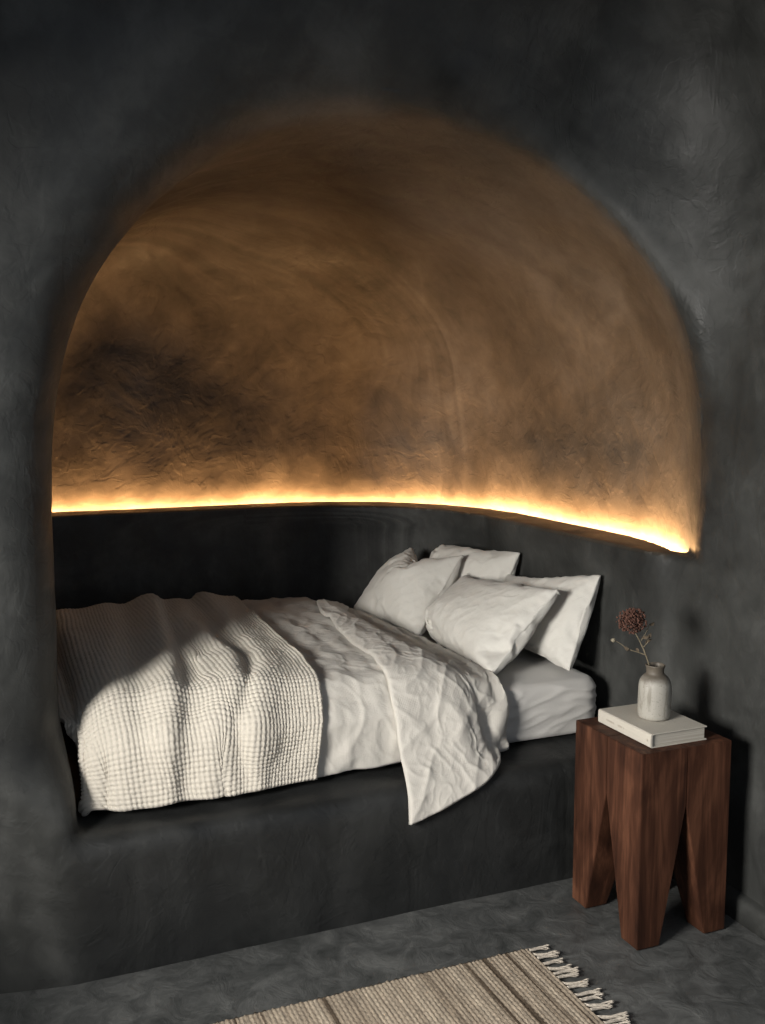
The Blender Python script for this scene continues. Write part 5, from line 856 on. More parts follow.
SHAPES['duvet'] = (46, 64, [
    668,-5,-8,-4,-1,2,4,6,5,0,-2,-1,0,-1,0,3,4,5,7,9,5,0,-6,-8,-9,-6,-2,1,5,8,9,5,4,2,-1,-2,1,5,5,3,-2,-5,-3,0,6,11,9,4,-2,-5,-8,-7,-6,-3,0,5,6,6,4,3,3,2,
    2,1,59,0,2,-2,-3,-3,-2,-2,0,1,2,3,2,1,0,-1,0,0,0,-2,-2,-2,1,0,2,2,1,0,0,0,-2,0,-1,-2,0,-1,-1,-1,0,0,2,3,2,1,-1,-3,-1,-1,1,0,3,2,2,2,0,-2,-2,-1,0,0,-1,
    -2,-3,-2,59,1,1,-1,-3,-3,-2,-2,-2,1,2,3,2,2,1,-1,-1,0,0,-2,-2,-2,-2,2,3,2,1,2,-1,-1,-1,-1,-1,-1,-2,-1,-1,-2,-1,1,3,3,3,1,-1,-3,-3,-1,0,2,2,3,4,1,1,-3,
    -2,-1,0,1,-1,-3,-4,-2,54,2,2,1,1,-1,-3,-2,-2,0,1,1,1,0,-1,1,1,1,-1,-1,-3,-2,0,1,1,3,3,0,1,-1,-2,-1,-2,0,0,0,-1,-2,-1,0,1,2,1,2,-1,-1,-2,-2,-1,0,3,4,3,
    2,-1,-1,-2,0,1,-1,-1,-1,0,-1,52,1,2,3,1,0,0,0,-2,-1,0,-1,-1,-1,0,1,2,1,-1,-3,-1,-1,-1,0,2,2,2,2,1,-2,-1,-3,0,1,2,1,-1,-1,-1,-1,0,1,0,0,2,-2,-4,-3,-1,
    2,3,3,3,0,0,-1,1,0,-1,1,-1,0,2,2,52,1,1,1,2,2,0,0,2,-1,-1,-1,-2,-1,0,2,1,-1,-3,-2,-1,0,1,1,1,2,1,1,-1,-1,-3,-1,1,1,1,1,1,1,1,1,0,-1,0,-1,-2,-2,-3,-3,
    -1,1,2,4,1,1,0,2,0,0,0,-3,0,2,3,3,53,0,0,1,1,0,3,2,0,1,-1,-1,-1,0,1,0,-1,-2,-3,-3,-1,1,2,2,4,2,1,-1,-2,-3,-3,-1,0,0,1,2,2,2,1,2,2,0,-2,-2,-3,-3,-3,-2,
    -1,1,2,1,1,1,1,2,2,0,-2,-2,-1,2,2,1,51,0,0,1,1,2,1,1,2,0,0,-1,2,0,1,-1,-2,-2,-3,-2,-1,2,2,3,3,3,0,-1,-3,-3,-2,-1,-1,0,0,1,0,1,2,2,1,0,-1,-2,-3,-2,0,0,
    -1,-1,1,0,-1,0,2,2,1,0,-2,-1,-1,1,2,0,53,0,-1,-1,1,1,1,1,0,0,1,2,0,2,0,-1,0,-3,-1,-1,2,0,1,2,1,0,1,-1,-1,-1,0,-1,-1,-1,-1,-1,0,0,-1,0,0,1,0,-2,-1,1,2,
    2,0,-1,-2,-3,-1,0,2,1,0,-2,-1,0,2,1,1,1,58,-3,-2,-1,-1,1,0,-1,0,2,3,2,1,0,-1,0,-1,0,-1,2,2,2,0,-2,-3,-2,-1,0,1,1,2,1,0,0,-1,-2,-1,-2,-1,-2,-1,0,0,0,1,
    3,3,2,2,-1,-3,-2,-2,-1,1,0,-1,-2,-1,0,2,3,2,1,61,-2,-3,-3,0,-1,1,-1,0,3,3,1,0,-2,-1,-2,0,0,1,2,3,2,-1,-3,-4,-4,-2,1,2,3,1,2,1,0,0,0,-1,-2,-2,-3,-1,0,
    1,1,2,2,2,2,1,0,-1,-3,-1,0,-2,0,-2,-1,0,2,2,2,1,2,58,-1,-2,1,0,1,-1,0,0,2,2,0,-2,-2,-3,-1,-1,0,2,2,0,1,0,-2,-2,-3,-1,1,2,1,2,1,0,0,1,0,0,-1,-2,-2,-1,
    0,1,2,2,1,1,0,0,1,-1,1,-2,-1,-1,-2,-1,1,2,2,2,-1,-1,-1,52,0,2,2,3,1,-1,-1,1,0,0,-1,-2,-3,0,-1,-1,1,1,2,0,-1,-1,0,-1,0,-1,1,1,1,0,-1,0,1,0,1,0,-1,-2,0,
    0,0,1,1,1,2,0,-1,-1,0,2,1,1,-2,-2,-2,1,0,2,3,0,-3,-4,-2,48,3,2,4,2,1,0,-1,-1,-1,-3,-2,-3,1,1,2,1,1,3,0,-1,-2,-1,0,0,-1,1,1,0,1,-1,0,-1,1,1,0,-1,0,0,0,
    -1,0,-1,1,1,1,0,-1,0,1,2,1,1,1,-2,-1,-2,0,1,0,0,-2,-4,-5,49,2,3,2,2,1,-1,-2,-2,-3,-2,-4,0,2,3,3,2,2,0,1,0,-1,-1,-1,0,0,1,-1,1,-1,-1,0,1,0,1,0,1,0,1,0,
    0,-2,-1,-1,1,-2,0,2,2,2,0,0,1,-1,1,-1,-1,-1,0,-1,-2,-1,-2,-1,50,2,3,2,0,-1,-1,-1,-2,-3,-4,-1,1,1,4,2,2,0,1,-1,0,-1,2,1,-1,1,-1,0,-3,-1,0,1,3,0,0,1,1,
    2,2,0,-2,-2,-1,0,-1,-1,-1,2,3,0,-1,-1,-2,2,0,1,0,0,-2,-1,-1,-1,1,2,51,2,3,0,0,-2,-2,-1,-1,-2,-1,0,2,2,0,1,0,1,-1,0,-1,0,1,2,2,0,-1,-2,-2,-3,2,2,2,1,
    -2,0,2,3,1,0,-1,-1,0,0,0,-2,-1,1,1,0,-3,-2,0,0,3,0,1,-1,-2,-2,-1,2,1,1,53,2,1,1,-3,-2,0,1,0,0,-1,1,2,1,-1,-2,0,-1,1,-1,-1,1,1,2,1,0,-1,-2,-2,1,1,3,1,
    -1,-1,-2,1,2,1,1,-1,-1,1,2,-1,0,-1,-2,-1,-2,-1,-2,0,2,0,2,0,-1,-2,-1,0,-1,0,-2,55,1,1,-1,-2,-1,1,2,2,0,0,1,0,0,-2,-2,-1,0,-1,0,-1,1,2,2,1,-1,-1,-1,1,
    1,2,1,-1,-1,-2,0,-1,1,1,-1,-1,1,1,1,1,0,-1,-3,-2,-1,-1,1,0,0,0,-1,-1,1,0,1,0,0,-2,-1,59,-1,0,-2,-1,-1,1,3,2,1,0,0,0,-1,-3,-2,-2,0,0,-1,1,2,3,1,-1,0,
    -2,0,2,3,1,-1,-2,-1,0,-1,0,-2,-1,-1,0,2,1,2,1,1,-1,-2,-4,-1,2,2,1,-3,-3,-2,1,2,3,2,2,1,-1,-1,59,0,0,-2,-3,-1,1,1,2,0,1,1,-1,-1,-2,-2,-1,-1,0,1,2,3,1,
    1,1,-2,0,-1,1,1,1,-2,0,-1,0,0,-1,-2,-2,-2,2,0,2,1,1,2,1,-1,-1,-1,1,2,1,-2,-3,-2,1,2,4,2,3,0,1,1,56,1,1,0,-2,-2,-2,1,1,1,-1,0,1,-2,-1,-1,-1,0,2,1,3,1,
    1,0,0,1,-1,-1,0,0,-1,0,-1,0,0,0,0,-2,-1,0,0,2,1,-1,0,1,2,1,0,0,1,1,0,0,-2,1,0,1,2,3,1,2,-1,0,51,2,2,1,1,-1,-1,0,-1,-1,0,-1,-1,1,0,0,0,1,1,2,0,0,-1,0,
    1,1,1,0,-2,-2,-1,0,1,0,0,0,-1,1,0,2,1,1,-2,-2,0,0,0,1,0,1,0,0,1,1,3,-1,1,0,0,1,1,-1,-1,-1,53,0,-1,2,2,1,1,-2,-1,-1,-1,-1,0,0,2,2,1,2,0,-2,-1,-2,-1,0,
    1,1,0,0,-3,-1,-1,1,1,1,0,1,1,1,0,1,1,-1,0,-1,-2,-2,1,0,0,0,1,0,0,2,1,2,-1,0,0,-1,-2,-2,-2,0,57,-2,-2,1,2,2,-1,-1,-2,0,0,1,0,0,1,2,4,1,0,-2,-4,-2,0,-2,
    -1,0,1,-2,0,-2,1,1,0,2,2,2,0,0,0,-1,0,1,0,0,-1,-1,-2,0,0,1,0,-1,-2,1,1,1,1,-1,-1,-2,-2,-3,-1,-1,62,-2,-4,-2,3,4,1,-2,-3,-2,1,2,0,0,1,3,2,1,-1,0,-1,-1,
    -2,-2,-2,-2,-3,1,0,1,-1,1,1,0,3,1,0,-2,-1,1,2,-1,-1,2,-1,-2,-1,1,1,1,-2,-3,-1,-1,2,2,1,0,-1,-3,-3,0,1,-2,70,-5,-2,-4,-1,0,2,-2,-1,-1,0,-1,-1,1,2,2,2,
    -2,-2,0,3,0,-2,-2,-2,-1,0,1,1,2,1,-1,0,0,-1,2,2,-1,-3,-3,-2,1,1,1,2,2,2,0,0,-1,-2,-2,-2,1,2,3,1,0,-2,-1,-2,0,1,3,62,-2,-1,1,-2,-1,-3,0,1,3,1,-2,1,1,1,
    2,-2,-1,-3,-2,0,0,1,-1,-2,-2,2,-1,2,-1,-2,-3,-2,2,3,1,0,-2,-2,-1,1,5,6,0,-2,-1,1,3,3,1,-3,-3,0,1,1,0,1,0,-1,-2,-2,-1,4,3,57,-1,0,-2,1,0,0,1,-2,1,1,-1,
    -2,-1,3,1,1,0,-3,-4,2,2,0,0,-1,1,1,4,0,-1,-3,-3,-2,-1,0,2,1,1,0,0,1,2,2,1,-1,-2,0,1,0,-1,1,1,2,2,1,0,-1,-3,0,-3,0,3,3,2,46,9,3,-1,-2,0,0,-1,2,1,0,-1,
    -1,3,2,-2,-7,-5,3,7,-2,0,0,0,2,2,0,3,2,-1,-4,-1,2,0,3,2,-2,-3,-1,1,2,-2,-8,-4,3,1,-1,1,4,3,2,2,-1,-1,0,0,-2,-1,-4,1,2,3,4,4,60,-1,-4,0,2,2,1,-1,-1,-3,
    -2,3,4,3,-2,-3,-2,1,0,-2,-1,0,1,-1,3,2,3,-2,-1,0,2,-1,-3,2,0,-3,4,4,3,2,-5,-4,0,-3,-6,-1,2,2,0,2,2,2,1,-1,-1,-1,-4,0,1,0,3,2,2,1,66,-5,0,0,0,-2,-1,-1,
    -1,-1,1,3,2,0,-2,-4,1,1,0,-3,-2,-1,1,4,1,2,2,0,-3,0,2,2,1,-3,-2,1,1,3,2,-2,-2,-3,-2,1,0,-2,-2,-1,2,1,2,3,-1,-1,-2,-2,1,-1,2,2,1,1,-2,-2,53,0,0,1,2,2,
    0,-1,-3,0,0,1,4,1,0,-1,-1,0,-1,-1,0,0,0,2,2,3,-1,-3,-2,-1,0,1,0,0,0,0,-1,3,0,1,1,1,-3,-4,-1,2,0,2,2,2,2,-5,-3,-3,-2,3,5,5,3,1,-1,-2,-2,0,53,-3,1,3,2,
    3,2,1,3,1,-1,-2,-3,-2,-2,-1,-2,-2,1,5,1,2,1,1,-1,0,-3,-1,1,-1,0,0,-1,-2,-4,0,2,1,3,4,3,-1,-1,-2,1,0,2,0,1,-3,-2,-2,-3,-3,3,4,3,3,2,1,-1,0,0,-1,57,0,0,
    -2,-4,-2,2,4,2,2,2,0,-2,-1,0,-2,-2,-1,3,3,5,2,-1,-3,-3,-6,1,-1,-1,2,4,1,0,2,3,1,-1,-1,1,-1,0,-2,-1,1,0,3,-2,-1,-2,2,-5,-1,0,2,0,1,4,3,-3,1,2,-2,-1,1,
    52,5,0,0,-1,-2,-2,0,3,3,1,-3,-2,-1,0,2,1,-1,1,1,2,1,0,-2,-2,-4,-1,3,3,1,-3,-1,1,0,-1,-1,1,1,3,1,-1,-2,-2,-1,-1,-2,3,4,3,-1,0,-1,-2,1,2,0,-2,-3,0,1,-1,
    0,1,0,60,0,2,-1,-1,-2,0,1,0,0,1,0,-1,-1,-1,0,1,1,-2,-3,0,1,1,-2,-3,0,0,2,1,2,-1,-3,0,0,0,-3,0,3,3,3,-1,-2,-1,2,1,1,1,0,-2,0,4,3,2,-3,-3,-4,-2,-1,0,-2,
    -2,3,4,3,58,1,1,2,0,0,0,0,-1,1,-2,0,0,-3,-2,0,0,-1,-1,3,0,-1,0,2,1,1,-2,-5,-2,-3,3,2,0,1,1,2,0,0,-1,1,-2,-3,-2,-1,3,2,3,0,1,0,3,1,4,-1,-2,-5,-3,-1,-1,
    -2,3,4,3,4,46,7,6,3,4,1,0,-1,1,-3,-2,-3,-2,-1,1,2,2,0,-2,-3,-1,0,0,3,2,-3,-4,-2,0,2,2,7,4,1,-2,-3,-5,-2,-1,-3,-2,1,2,0,1,3,2,2,-1,-3,-1,5,6,3,-5,-4,
    -5,0,0,-8,-8,-6,-1,-7,19,10,15,12,6,0,-1,0,-1,-1,0,1,0,1,-2,0,-2,1,0,0,-1,-1,2,1,3,1,-2,-2,0,3,3,5,0,-2,-2,-5,-3,-4,-2,-4,3,2,3,2,-1,2,2,2,-1,-5,-1,3,
    -2,0,2,1,0,-6,-10,-8,-9,-8,-8,1,51,-16,-8,-9,5,6,7,4,-2,4,9,4,-2,-3,-2,-4,0,-3,-3,-2,-2,-1,-1,3,4,2,1,6,2,0,-1,-8,-7,-5,-2,0,-1,-1,-1,8,6,-5,1,10,13,
    5,2,-2,-6,-1,-2,-16,-19,-18,7,20,10,-4,-7,4,-2,-24,-23,-24,45,-3,-14,-2,-6,0,-2,0,3,4,5,7,1,-4,0,-3,-6,-1,6,-1,-6,-3,-1,0,-2,-1,-1,0,4,4,0,1,3,3,-1,0,
    1,3,-2,-3,1,15,12,4,0,-5,-16,-20,-7,-4,-12,-10,8,11,-6,-5,-10,-5,9,10,10,13,-8,-11,56,7,0,0,-5,-4,-6,-7,-4,-9,-14,-7,7,12,7,7,8,6,3,2,1,0,-2,-3,-4,-1,
    3,-2,-2,-3,0,4,2,2,3,2,-1,-6,-2,-2,-4,-4,-12,-18,-14,-6,9,11,8,3,5,13,9,7,0,-15,-14,-1,5,-1,3,5,2,14,55,1,5,-2,0,1,3,2,-2,-6,-5,-4,0,3,4,2,1,-1,-1,1,
    3,1,1,-2,-2,-1,-1,2,0,-2,-4,-5,0,2,3,2,1,-3,-4,-7,-10,-5,4,9,4,3,4,4,-2,0,2,1,-4,-1,0,-6,7,0,-13,-10,-6,4,22,14,54,2,-1,0,1,4,2,-1,-3,-3,4,3,1,-1,0,
    -1,-2,0,-1,-1,0,3,3,0,-3,-4,-2,4,1,-4,-3,-3,-1,2,5,2,-5,-4,-2,0,9,9,5,0,-4,-5,-4,-4,-6,-1,-1,6,0,-4,2,4,5,1,-1,-2,-5,-1,3,1,59,0,-2,-1,2,-1,0,7,2,-2,
    -3,-1,1,4,-2,-5,-4,6,3,2,-10,-10,-4,0,11,2,-2,-5,5,3,0,1,1,9,0,3,-4,-5,-2,1,2,3,0,-3,-8,8,3,-7,-26,-9,25,6,-1,0,-2,8,4,-1,-5,-7,0,-1,5,0,8815,-51,-28,
    -35,-56,-56,-56,-56,-56,-57,-56,-56,-56,-56,-56,-57,-56,-56,-56,-56,-56,-56,-57,-56,-56,-56,-57,-56,-56,-56,-56,-56,-57,-56,-56,-56,-57,-56,-56,-56,
    -56,-56,-57,-56,-56,-57,-56,-56,-56,-56,-57,-57,-49,-35,-40,-44,-36,1,-6,-5,-7,-9,-13,42,1,2,-3,-1,2,0,-1,0,0,1,0,0,0,0,-1,1,0,0,0,0,0,-1,1,0,0,-1,1,
    0,0,0,0,-1,1,0,0,0,0,0,0,0,0,-1,1,0,0,0,0,0,0,0,0,1,-1,-2,1,1,3,-4,2,-1,0,-1,6,-6,0,0,0,1,0,-1,1,0,0,0,0,0,0,-1,1,0,0,0,0,0,0,0,0,0,-1,1,0,0,0,0,0,0,
    0,0,0,-1,1,0,0,0,-1,1,0,0,0,1,-1,0,0,0,0,0,0,0,1,-1,-1,1,1,0,0,-1,-1,0,1,-1,1,0,0,0,0,0,0,0,0,-1,0,1,0,0,0,0,0,0,-1,1,0,0,0,0,0,0,0,0,-1,1,0,0,0,0,0,
    0,0,-1,1,0,0,0,0,0,0,0,0,0,0,0,0,0,0,1,-1,-1,1,1,0,-1,-1,0,1,0,-1,1,0,0,0,0,0,0,-1,1,0,0,0,0,0,0,0,-1,1,0,0,-1,1,0,0,0,0,0,0,0,0,0,0,0,0,0,0,0,0,0,0,
    0,0,0,0,0,0,0,0,0,-1,1,0,-1,0,0,0,0,1,1,-1,-1,0,0,0,1,-1,1,0,0,0,-1,1,0,0,0,0,0,0,0,0,0,0,0,-1,1,0,0,0,0,0,-1,1,0,0,0,-1,1,0,0,0,1,-1,0,0,0,0,-1,1,0,
    0,0,0,0,0,-1,1,0,-1,0,1,0,-1,1,-1,-1,1,-1,1,-1,1,0,0,0,0,0,0,0,0,0,0,0,0,0,-1,1,0,0,0,0,0,0,0,0,-1,1,0,0,0,0,0,0,0,0,0,0,1,-1,0,0,0,0,0,0,0,-1,1,0,0,
    0,-1,1,0,-1,1,2,-2,-2,1,-1,0,1,-1,1,0,0,0,0,-1,1,0,0,0,0,0,0,0,-1,1,0,0,-1,1,0,0,0,0,0,1,-1,0,0,0,0,0,0,0,0,0,0,0,1,-1,0,0,0,0,0,-1,1,0,0,-1,1,0,0,0,
    0,-1,1,3,0,-3,-2,1,-1,0,1,0,0,0,-1,1,0,0,0,0,0,0,-1,0,1,0,0,0,0,0,0,0,0,0,0,0,0,0,0,0,-1,1,0,0,0,0,0,0,0,0,0,0,1,-1,0,1,-1,0,0,0,-1,1,0,-1,0,1,0,2,0,
    -3,-2,0,0,0,0,1,-1,0,1,0,0,0,0,0,0,-1,1,0,0,0,0,0,0,0,0,0,0,0,0,0,0,0,0,0,0,0,0,0,0,0,0,-1,0,1,0,0,0,0,0,0,1,-1,0,0,0,0,0,0,-1,0,1,2,2,-3,-4,1,0,-2,2,
    -1,1,0,0,0,0,0,0,0,0,0,0,0,0,0,0,0,0,0,0,0,0,0,0,-1,1,0,0,0,0,0,0,0,0,-1,0,1,0,0,0,0,0,0,0,0,0,1,-1,0,0,1,-1,-1,0,0,1,1,2,-2,-5,1,-1,0,0,1,0,0,0,0,0,
    0,0,0,-1,1,0,0,0,0,-1,0,1,0,0,0,0,-1,0,1,0,0,0,-1,1,0,0,0,0,0,0,0,0,0,0,0,0,1,-1,0,0,0,1,-1,1,-1,0,0,-1,0,0,1,3,-1,-7,1,0,-1,1,0,0,0,0,0,0,0,0,0,0,0,
    0,0,0,-1,1,0,0,0,0,-1,0,1,0,0,0,0,0,0,0,0,0,0,0,0,0,0,0,0,0,0,0,0,0,0,0,0,0,0,0,0,1,-1,-1,0,0,0,3,-1,-8,0,0,0,0,1,0,0,0,0,0,0,0,-1,1,0,0,-1,0,1,0,0,0,
    0,0,0,0,0,0,0,0,0,0,0,0,0,0,0,0,0,0,0,0,0,0,0,0,0,0,0,0,0,0,0,0,1,-1,-1,0,0,0,0,1,2,-14,1,0,-1,1,0,0,0,0,-1,0,0,0,1,0,0,0,0,0,0,0,0,0,0,-1,1,0,0,0,0,
    0,0,-1,1,0,0,0,0,0,0,0,0,0,0,0,0,0,0,0,0,0,0,0,0,1,0,0,-1,-1,0,0,0,1,6,-20,1,0,-1,1,0,0,0,-1,1,0,0,0,0,0,-1,0,1,0,0,0,0,0,0,0,0,0,0,0,0,0,0,0,0,0,0,0,
    0,0,1,-1,0,0,0,0,0,0,0,0,0,0,0,0,0,0,0,0,0,-1,0,-1,1,-1,5,-3,1,0,-1,0,1,0,-1,1,0,0,0,0,-1,0,1,0,0,0,0,0,0,0,0,0,0,0,0,0,0,0,-1,1,0,0,0,0,0,0,0,0,0,0,
    0,0,0,0,0,0,0,0,0,0,-1,1,0,0,-1,0,0,0,-1,0,2,1,1,0,-1,0,1,-1,1,0,0,0,0,-1,1,0,0,0,0,0,0,0,0,0,-1,1,0,0,0,0,0,-1,1,0,0,0,0,0,0,0,0,1,-1,0,0,0,0,0,0,1,
    -1,0,0,0,0,0,0,0,0,-1,0,0,-1,0,2,1,1,0,-1,1,0,0,0,0,0,0,0,0,0,0,0,0,0,0,0,0,0,-1,1,0,0,0,0,0,0,0,0,0,0,0,0,0,0,0,0,0,0,0,0,0,0,0,0,0,0,0,0,0,0,0,1,0,
    -1,-1,-1,1,0,0,0,3,1,0,-1,0,0,1,0,0,0,0,0,0,0,0,0,0,0,0,0,0,-1,1,0,0,0,0,0,0,0,1,0,-1,0,0,0,0,0,0,0,0,0,0,0,0,0,0,0,0,1,-1,0,0,0,1,-1,0,0,-1,1,-2,0,1,
    1,1,1,1,-1,0,0,0,0,0,0,0,-1,1,0,0,0,0,0,0,-1,0,1,0,0,0,0,0,0,0,0,0,0,1,-1,0,0,0,0,0,0,0,0,0,0,0,0,0,0,0,0,0,0,0,1,-1,1,0,-1,-1,-1,1,-1,0,1,4,2,0,-1,
    -1,1,0,0,-1,0,0,1,0,0,0,0,-1,0,0,1,0,0,0,0,0,0,0,0,-1,0,0,0,0,1,0,0,0,0,0,0,0,1,0,0,0,0,-1,0,0,0,1,0,0,-1,0,0,1,-1,-1,-1,-1,1,0,1,4,0,1,1,-1,0,0,-1,1,
    0,0,0,0,0,-1,0,1,0,0,0,0,0,0,0,0,0,0,0,0,0,0,0,0,0,0,0,0,0,0,0,0,0,0,0,0,0,0,0,1,-1,0,0,0,0,0,1,0,-1,-3,-3,1,3,-1,0,5,3,0,-2,-1,1,-1,1,0,0,-1,0,0,0,1,
    0,0,0,0,0,0,0,0,0,-1,0,0,0,0,1,1,-1,0,0,0,0,0,0,0,0,0,0,0,0,0,0,1,0,-1,1,0,0,-1,1,-2,0,1,-1,-7,-3,6,4,-2,-6,11,2,-1,0,0,-2,1,0,0,1,0,0,-1,1,0,0,0,0,0,
    0,-1,0,0,0,1,0,0,0,1,-1,-1,1,0,0,0,0,0,0,0,0,0,0,0,0,0,0,1,0,0,0,0,0,1,-2,-1,1,-2,2,1,1,1,0,-5,-4,7,-3,3,2,-1,0,0,0,0,-1,1,0,0,-2,1,0,0,0,0,1,1,0,0,
    -1,0,0,0,0,0,-1,0,0,1,0,0,0,0,0,1,-1,0,0,0,0,0,1,0,0,0,0,0,0,-1,-2,-2,3,1,0,1,4,-5,-9,-4,7,10,1,6,4,-9,-1,0,-1,1,0,0,0,1,0,-1,0,0,0,0,0,0,1,0,0,0,0,0,
    0,0,0,0,0,-1,0,-1,0,0,-1,-1,1,1,1,0,0,0,-1,0,2,0,0,-1,0,0,1,1,-7,0,2,2,-2,-10,-8,5,17,3,1,5,1,-7,1,0,0,-1,-1,0,2,0,2,0,-1,0,0,0,-1,0,-1,0,1,0,0,0,-1,
    0,1,0,0,0,0,1,1,0,-1,-1,0,-1,-1,-1,0,1,0,1,-2,0,1,0,1,1,1,-3,0,2,0,-5,3,4,1,8,0,-3,0,0,-5,2,0,1,2,1,1,-1,-1,0,0,1,1,-1,0,0,-1,-1,1,1,-1,0,0,-1,-1,1,3,
    0,0,0,0,0,0,0,1,1,-1,-1,-1,0,1,-1,0,-3,-1,-1,-1,3,1,-1,-3,2,7,3,-4,-8,3,2,5,-2,-12,-14,22,-6,-6,-5,-4,0,-2,1,2,2,-1,-1,-2,0,1,1,-1,-1,1,1,-1,-2,1,0,0,
    2,1,0,-3,0,0,0,-1,0,-1,0,2,1,1,0,1,0,0,-1,0,1,1,-1,0,-2,-3,-1,3,1,-9,-3,4,3,-2,2,0,-5,-6,-4,-22,15,6,3,4,-2,0,-2,-2,-1,1,0,1,0,0,1,0,0,0,1,-1,-1,-1,1,
    1,0,1,-1,0,-1,0,-1,1,1,0,0,-1,0,-1,0,-1,1,-1,2,1,1,-2,0,1,2,0,1,0,-9,-8,0,12,7,-5,7,-1,2,1,-7,-2,-15,0,12,3,2,1,0,-1,0,-1,1,0,0,0,0,0,1,1,-1,1,1,0,-1,
    -1,-1,0,1,0,2,0,0,1,0,-1,0,0,-2,1,0,-2,0,3,-2,-2,-1,1,2,-1,1,1,0,0,-1,6,6,-5,-11,7,-7,1,5,3,-4,1,5,2,-5,-1,0,0,-1,1,0,0,0,-1,0,0,-1,0,0,-1,0,0,1,1,0,
    0,0,2,0,-1,-1,0,1,0,-1,0,0,1,1,1,0,1,-1,-3,0,1,-1,1,0,0,-2,-1,1,1,3,3,1,-7,-7,-9,-11,-3,3,9,9,-1,8,2,-2,-4,-1,0,1,0,-1,0,-1,1,0,-1,0,0,0,0,0,0,0,0,1,
    0,2,1,0,-1,-3,0,-1,-1,1,2,0,-1,0,-1,1,1,0,0,1,-1,1,-1,0,0,-1,1,0,-2,-5,-6,4,2,5,-5,2,5,1,4,14,19,-19,-3,2,1,0,1,0,0,1,0,0,0,-1,0,0,1,0,-1,1,1,1,0,-2,
    -1,-1,-2,0,0,2,1,2,0,-2,0,0,-1,0,0,0,1,0,0,-1,0,-1,1,1,1,1,0,-3,-1,3,6,-9,-1,18,11,4,-14,-8,-1,11,-9,8,0,-1,3,-1,-1,1,0,0,0,1,0,0,0,0,1,1,1,-1,-1,-1,
    -1,1,0,-1,-1,-1,1,2,-1,0,0,1,-1,0,1,0,0,0,0,0,0,0,1,0,0,-1,0,-2,0,2,5,-4,-1,1,5,-10,-10,5,-1,-15,-5,-5,9,-6,-4,-1,-1,0,2,0,2,1,-1,0,0,0,1,0,-1,0,0,0,
    0,0,0,-1,1,0,0,1,1,-1,0,-1,0,0,0,0,0,0,-1,0,0,1,0,1,0,1,0,-1,-1,0,0,3,-1,0,-4,5,-2,0,-7,-12,1,11,8,-3,-9,4,2,3,2,0,-2,3,2,-1,0,-1,0,-1,-1,0,0,-2,0,2,
    0,0,1,1,-1,1,-1,-1,1,-1,0,-1,0,0,0,-1,-1,-1,1,1,3,0,-1,0,0,-1,0,1,-1,2,2,-1,-2,3,-1,-2,-3,-2,23,4,4,-2,-16,-16,13,-3,-2,1,-4,0,1,-2,-4,0,1,1,0,1,-1,1,
    0,0,-1,-2,1,1,0,0,1,-1,1,0,-2,0,-1,2,0,0,0,0,0,1,0,0,-3,-1,1,0,-1,1,1,1,2,-1,-1,0,-3,-1,3,-7,-1,8,-6,-10,-10,-9,-7,-7,26,-4,-3,-11,-4,0,-2,-2,0,-1,1,
    2,0,0,1,-2,0,1,1,0,-1,-1,0,0,0,0,-1,0,0,0,3,1,0,0,0,0,0,0,0,-2,-2,1,0,-1,1,0,-1,5,1,1,0,-1,2,-4,-5,-4,2,-9,-24,-9,-3,-1,-1,-9,10,-2,-5,-8,2,2,1,1,-1,
    2,0,-1,0,0,1,1,0,0,0,0,0,0,0,-1,0,-1,1,0,1,0,0,-1,1,0,-1,1,0,-1,0,-2,-1,2,1,1,0,0,1,-1,0,0,3,6,7,4,0,3,4,-4,-1,3,5,6,-3,1,5,-5,-3,2,-2,1,1,1,1,-1,0,0,
    0,1,-1,0,0,1,0,1,-1,0,1,0,0,1,0,1,-1,2,-2,-1,0,0,1,-1,1,2,4,3,-1,-3,1,0,-2,1,3,-1,0,0,-1,0,-1,0,8,17,0,3,12,4,-3,-2,9,9,-4,9,0,-1,0,0,-1,-1,0,-1,0,-1,
    0,-2,0,0,0,1,0,0,2,0,-1,1,0,0,0,0,1,-2,0,1,1,1,1,3,3,4,0,-2,-1,-1,-1,0,1,1,0,-2,-2,0,-3,-5,-7,-4,0,3,-3,6,3,10,15,10,4,-20,-7,3,8,0,-1,-2,0,-1,0,1,0,
    0,0,1,-1,0,1,0,0,-2,0,0,0,-1,0,1,2,0,0,1,0,-1,-1,0,3,1,-1,-3,-4,0,4,2,-1,0,0,-1,1,-2,0,0,1,-1,0,-3,-10,-9,7,24,15,9,5,2,-22,-22,-12,14,1,-1,0,0,1,1,
    -2,-2,1,1,0,0,1,0,0,-2,-1,1,0,0,0,1,-1,-1,2,4,0,-1,-1,-1,-2,0,-2,-1,-2,-1,0,2,1,-1,0,0,1,2,0,2,2,-1,0,-1,1,1,4,-5,-5,-2,2,5,2,-4,-4,-2,-13,14,5,-2,-1,
    1,3,-2,2,-1,-4,-1,0,0,0,-1,-1,2,2,0,-2,-1,-1,-1,0,0,2,-3,2,0,-1,-3,4,6,-2,-1,-2,-2,0,0,-1,0,-1,-1,1,6,0,-3,1,9,-5,-3,-1,-4,4,-4,6,-1,-17,0,17,6,-12,
    -3,1257,21,49,44,1,0,0,0,0,0,0,0,0,0,0,0,0,0,0,0,0,0,0,0,0,0,0,0,0,0,0,0,0,0,0,0,0,0,0,0,0,0,0,0,0,0,0,0,0,0,0,0,-17,-46,-40,-35,-42,-56,-56,-56,-55,
    -56,-57,-24,-1,2,-2,-4,5,0,0,0,0,0,0,0,0,0,0,0,0,0,0,0,0,0,0,0,0,0,0,0,0,0,0,0,0,0,0,0,0,0,0,0,0,0,0,0,0,0,0,0,0,0,0,0,-1,4,-1,-1,0,1,0,0,-1,1,2,-4,0,
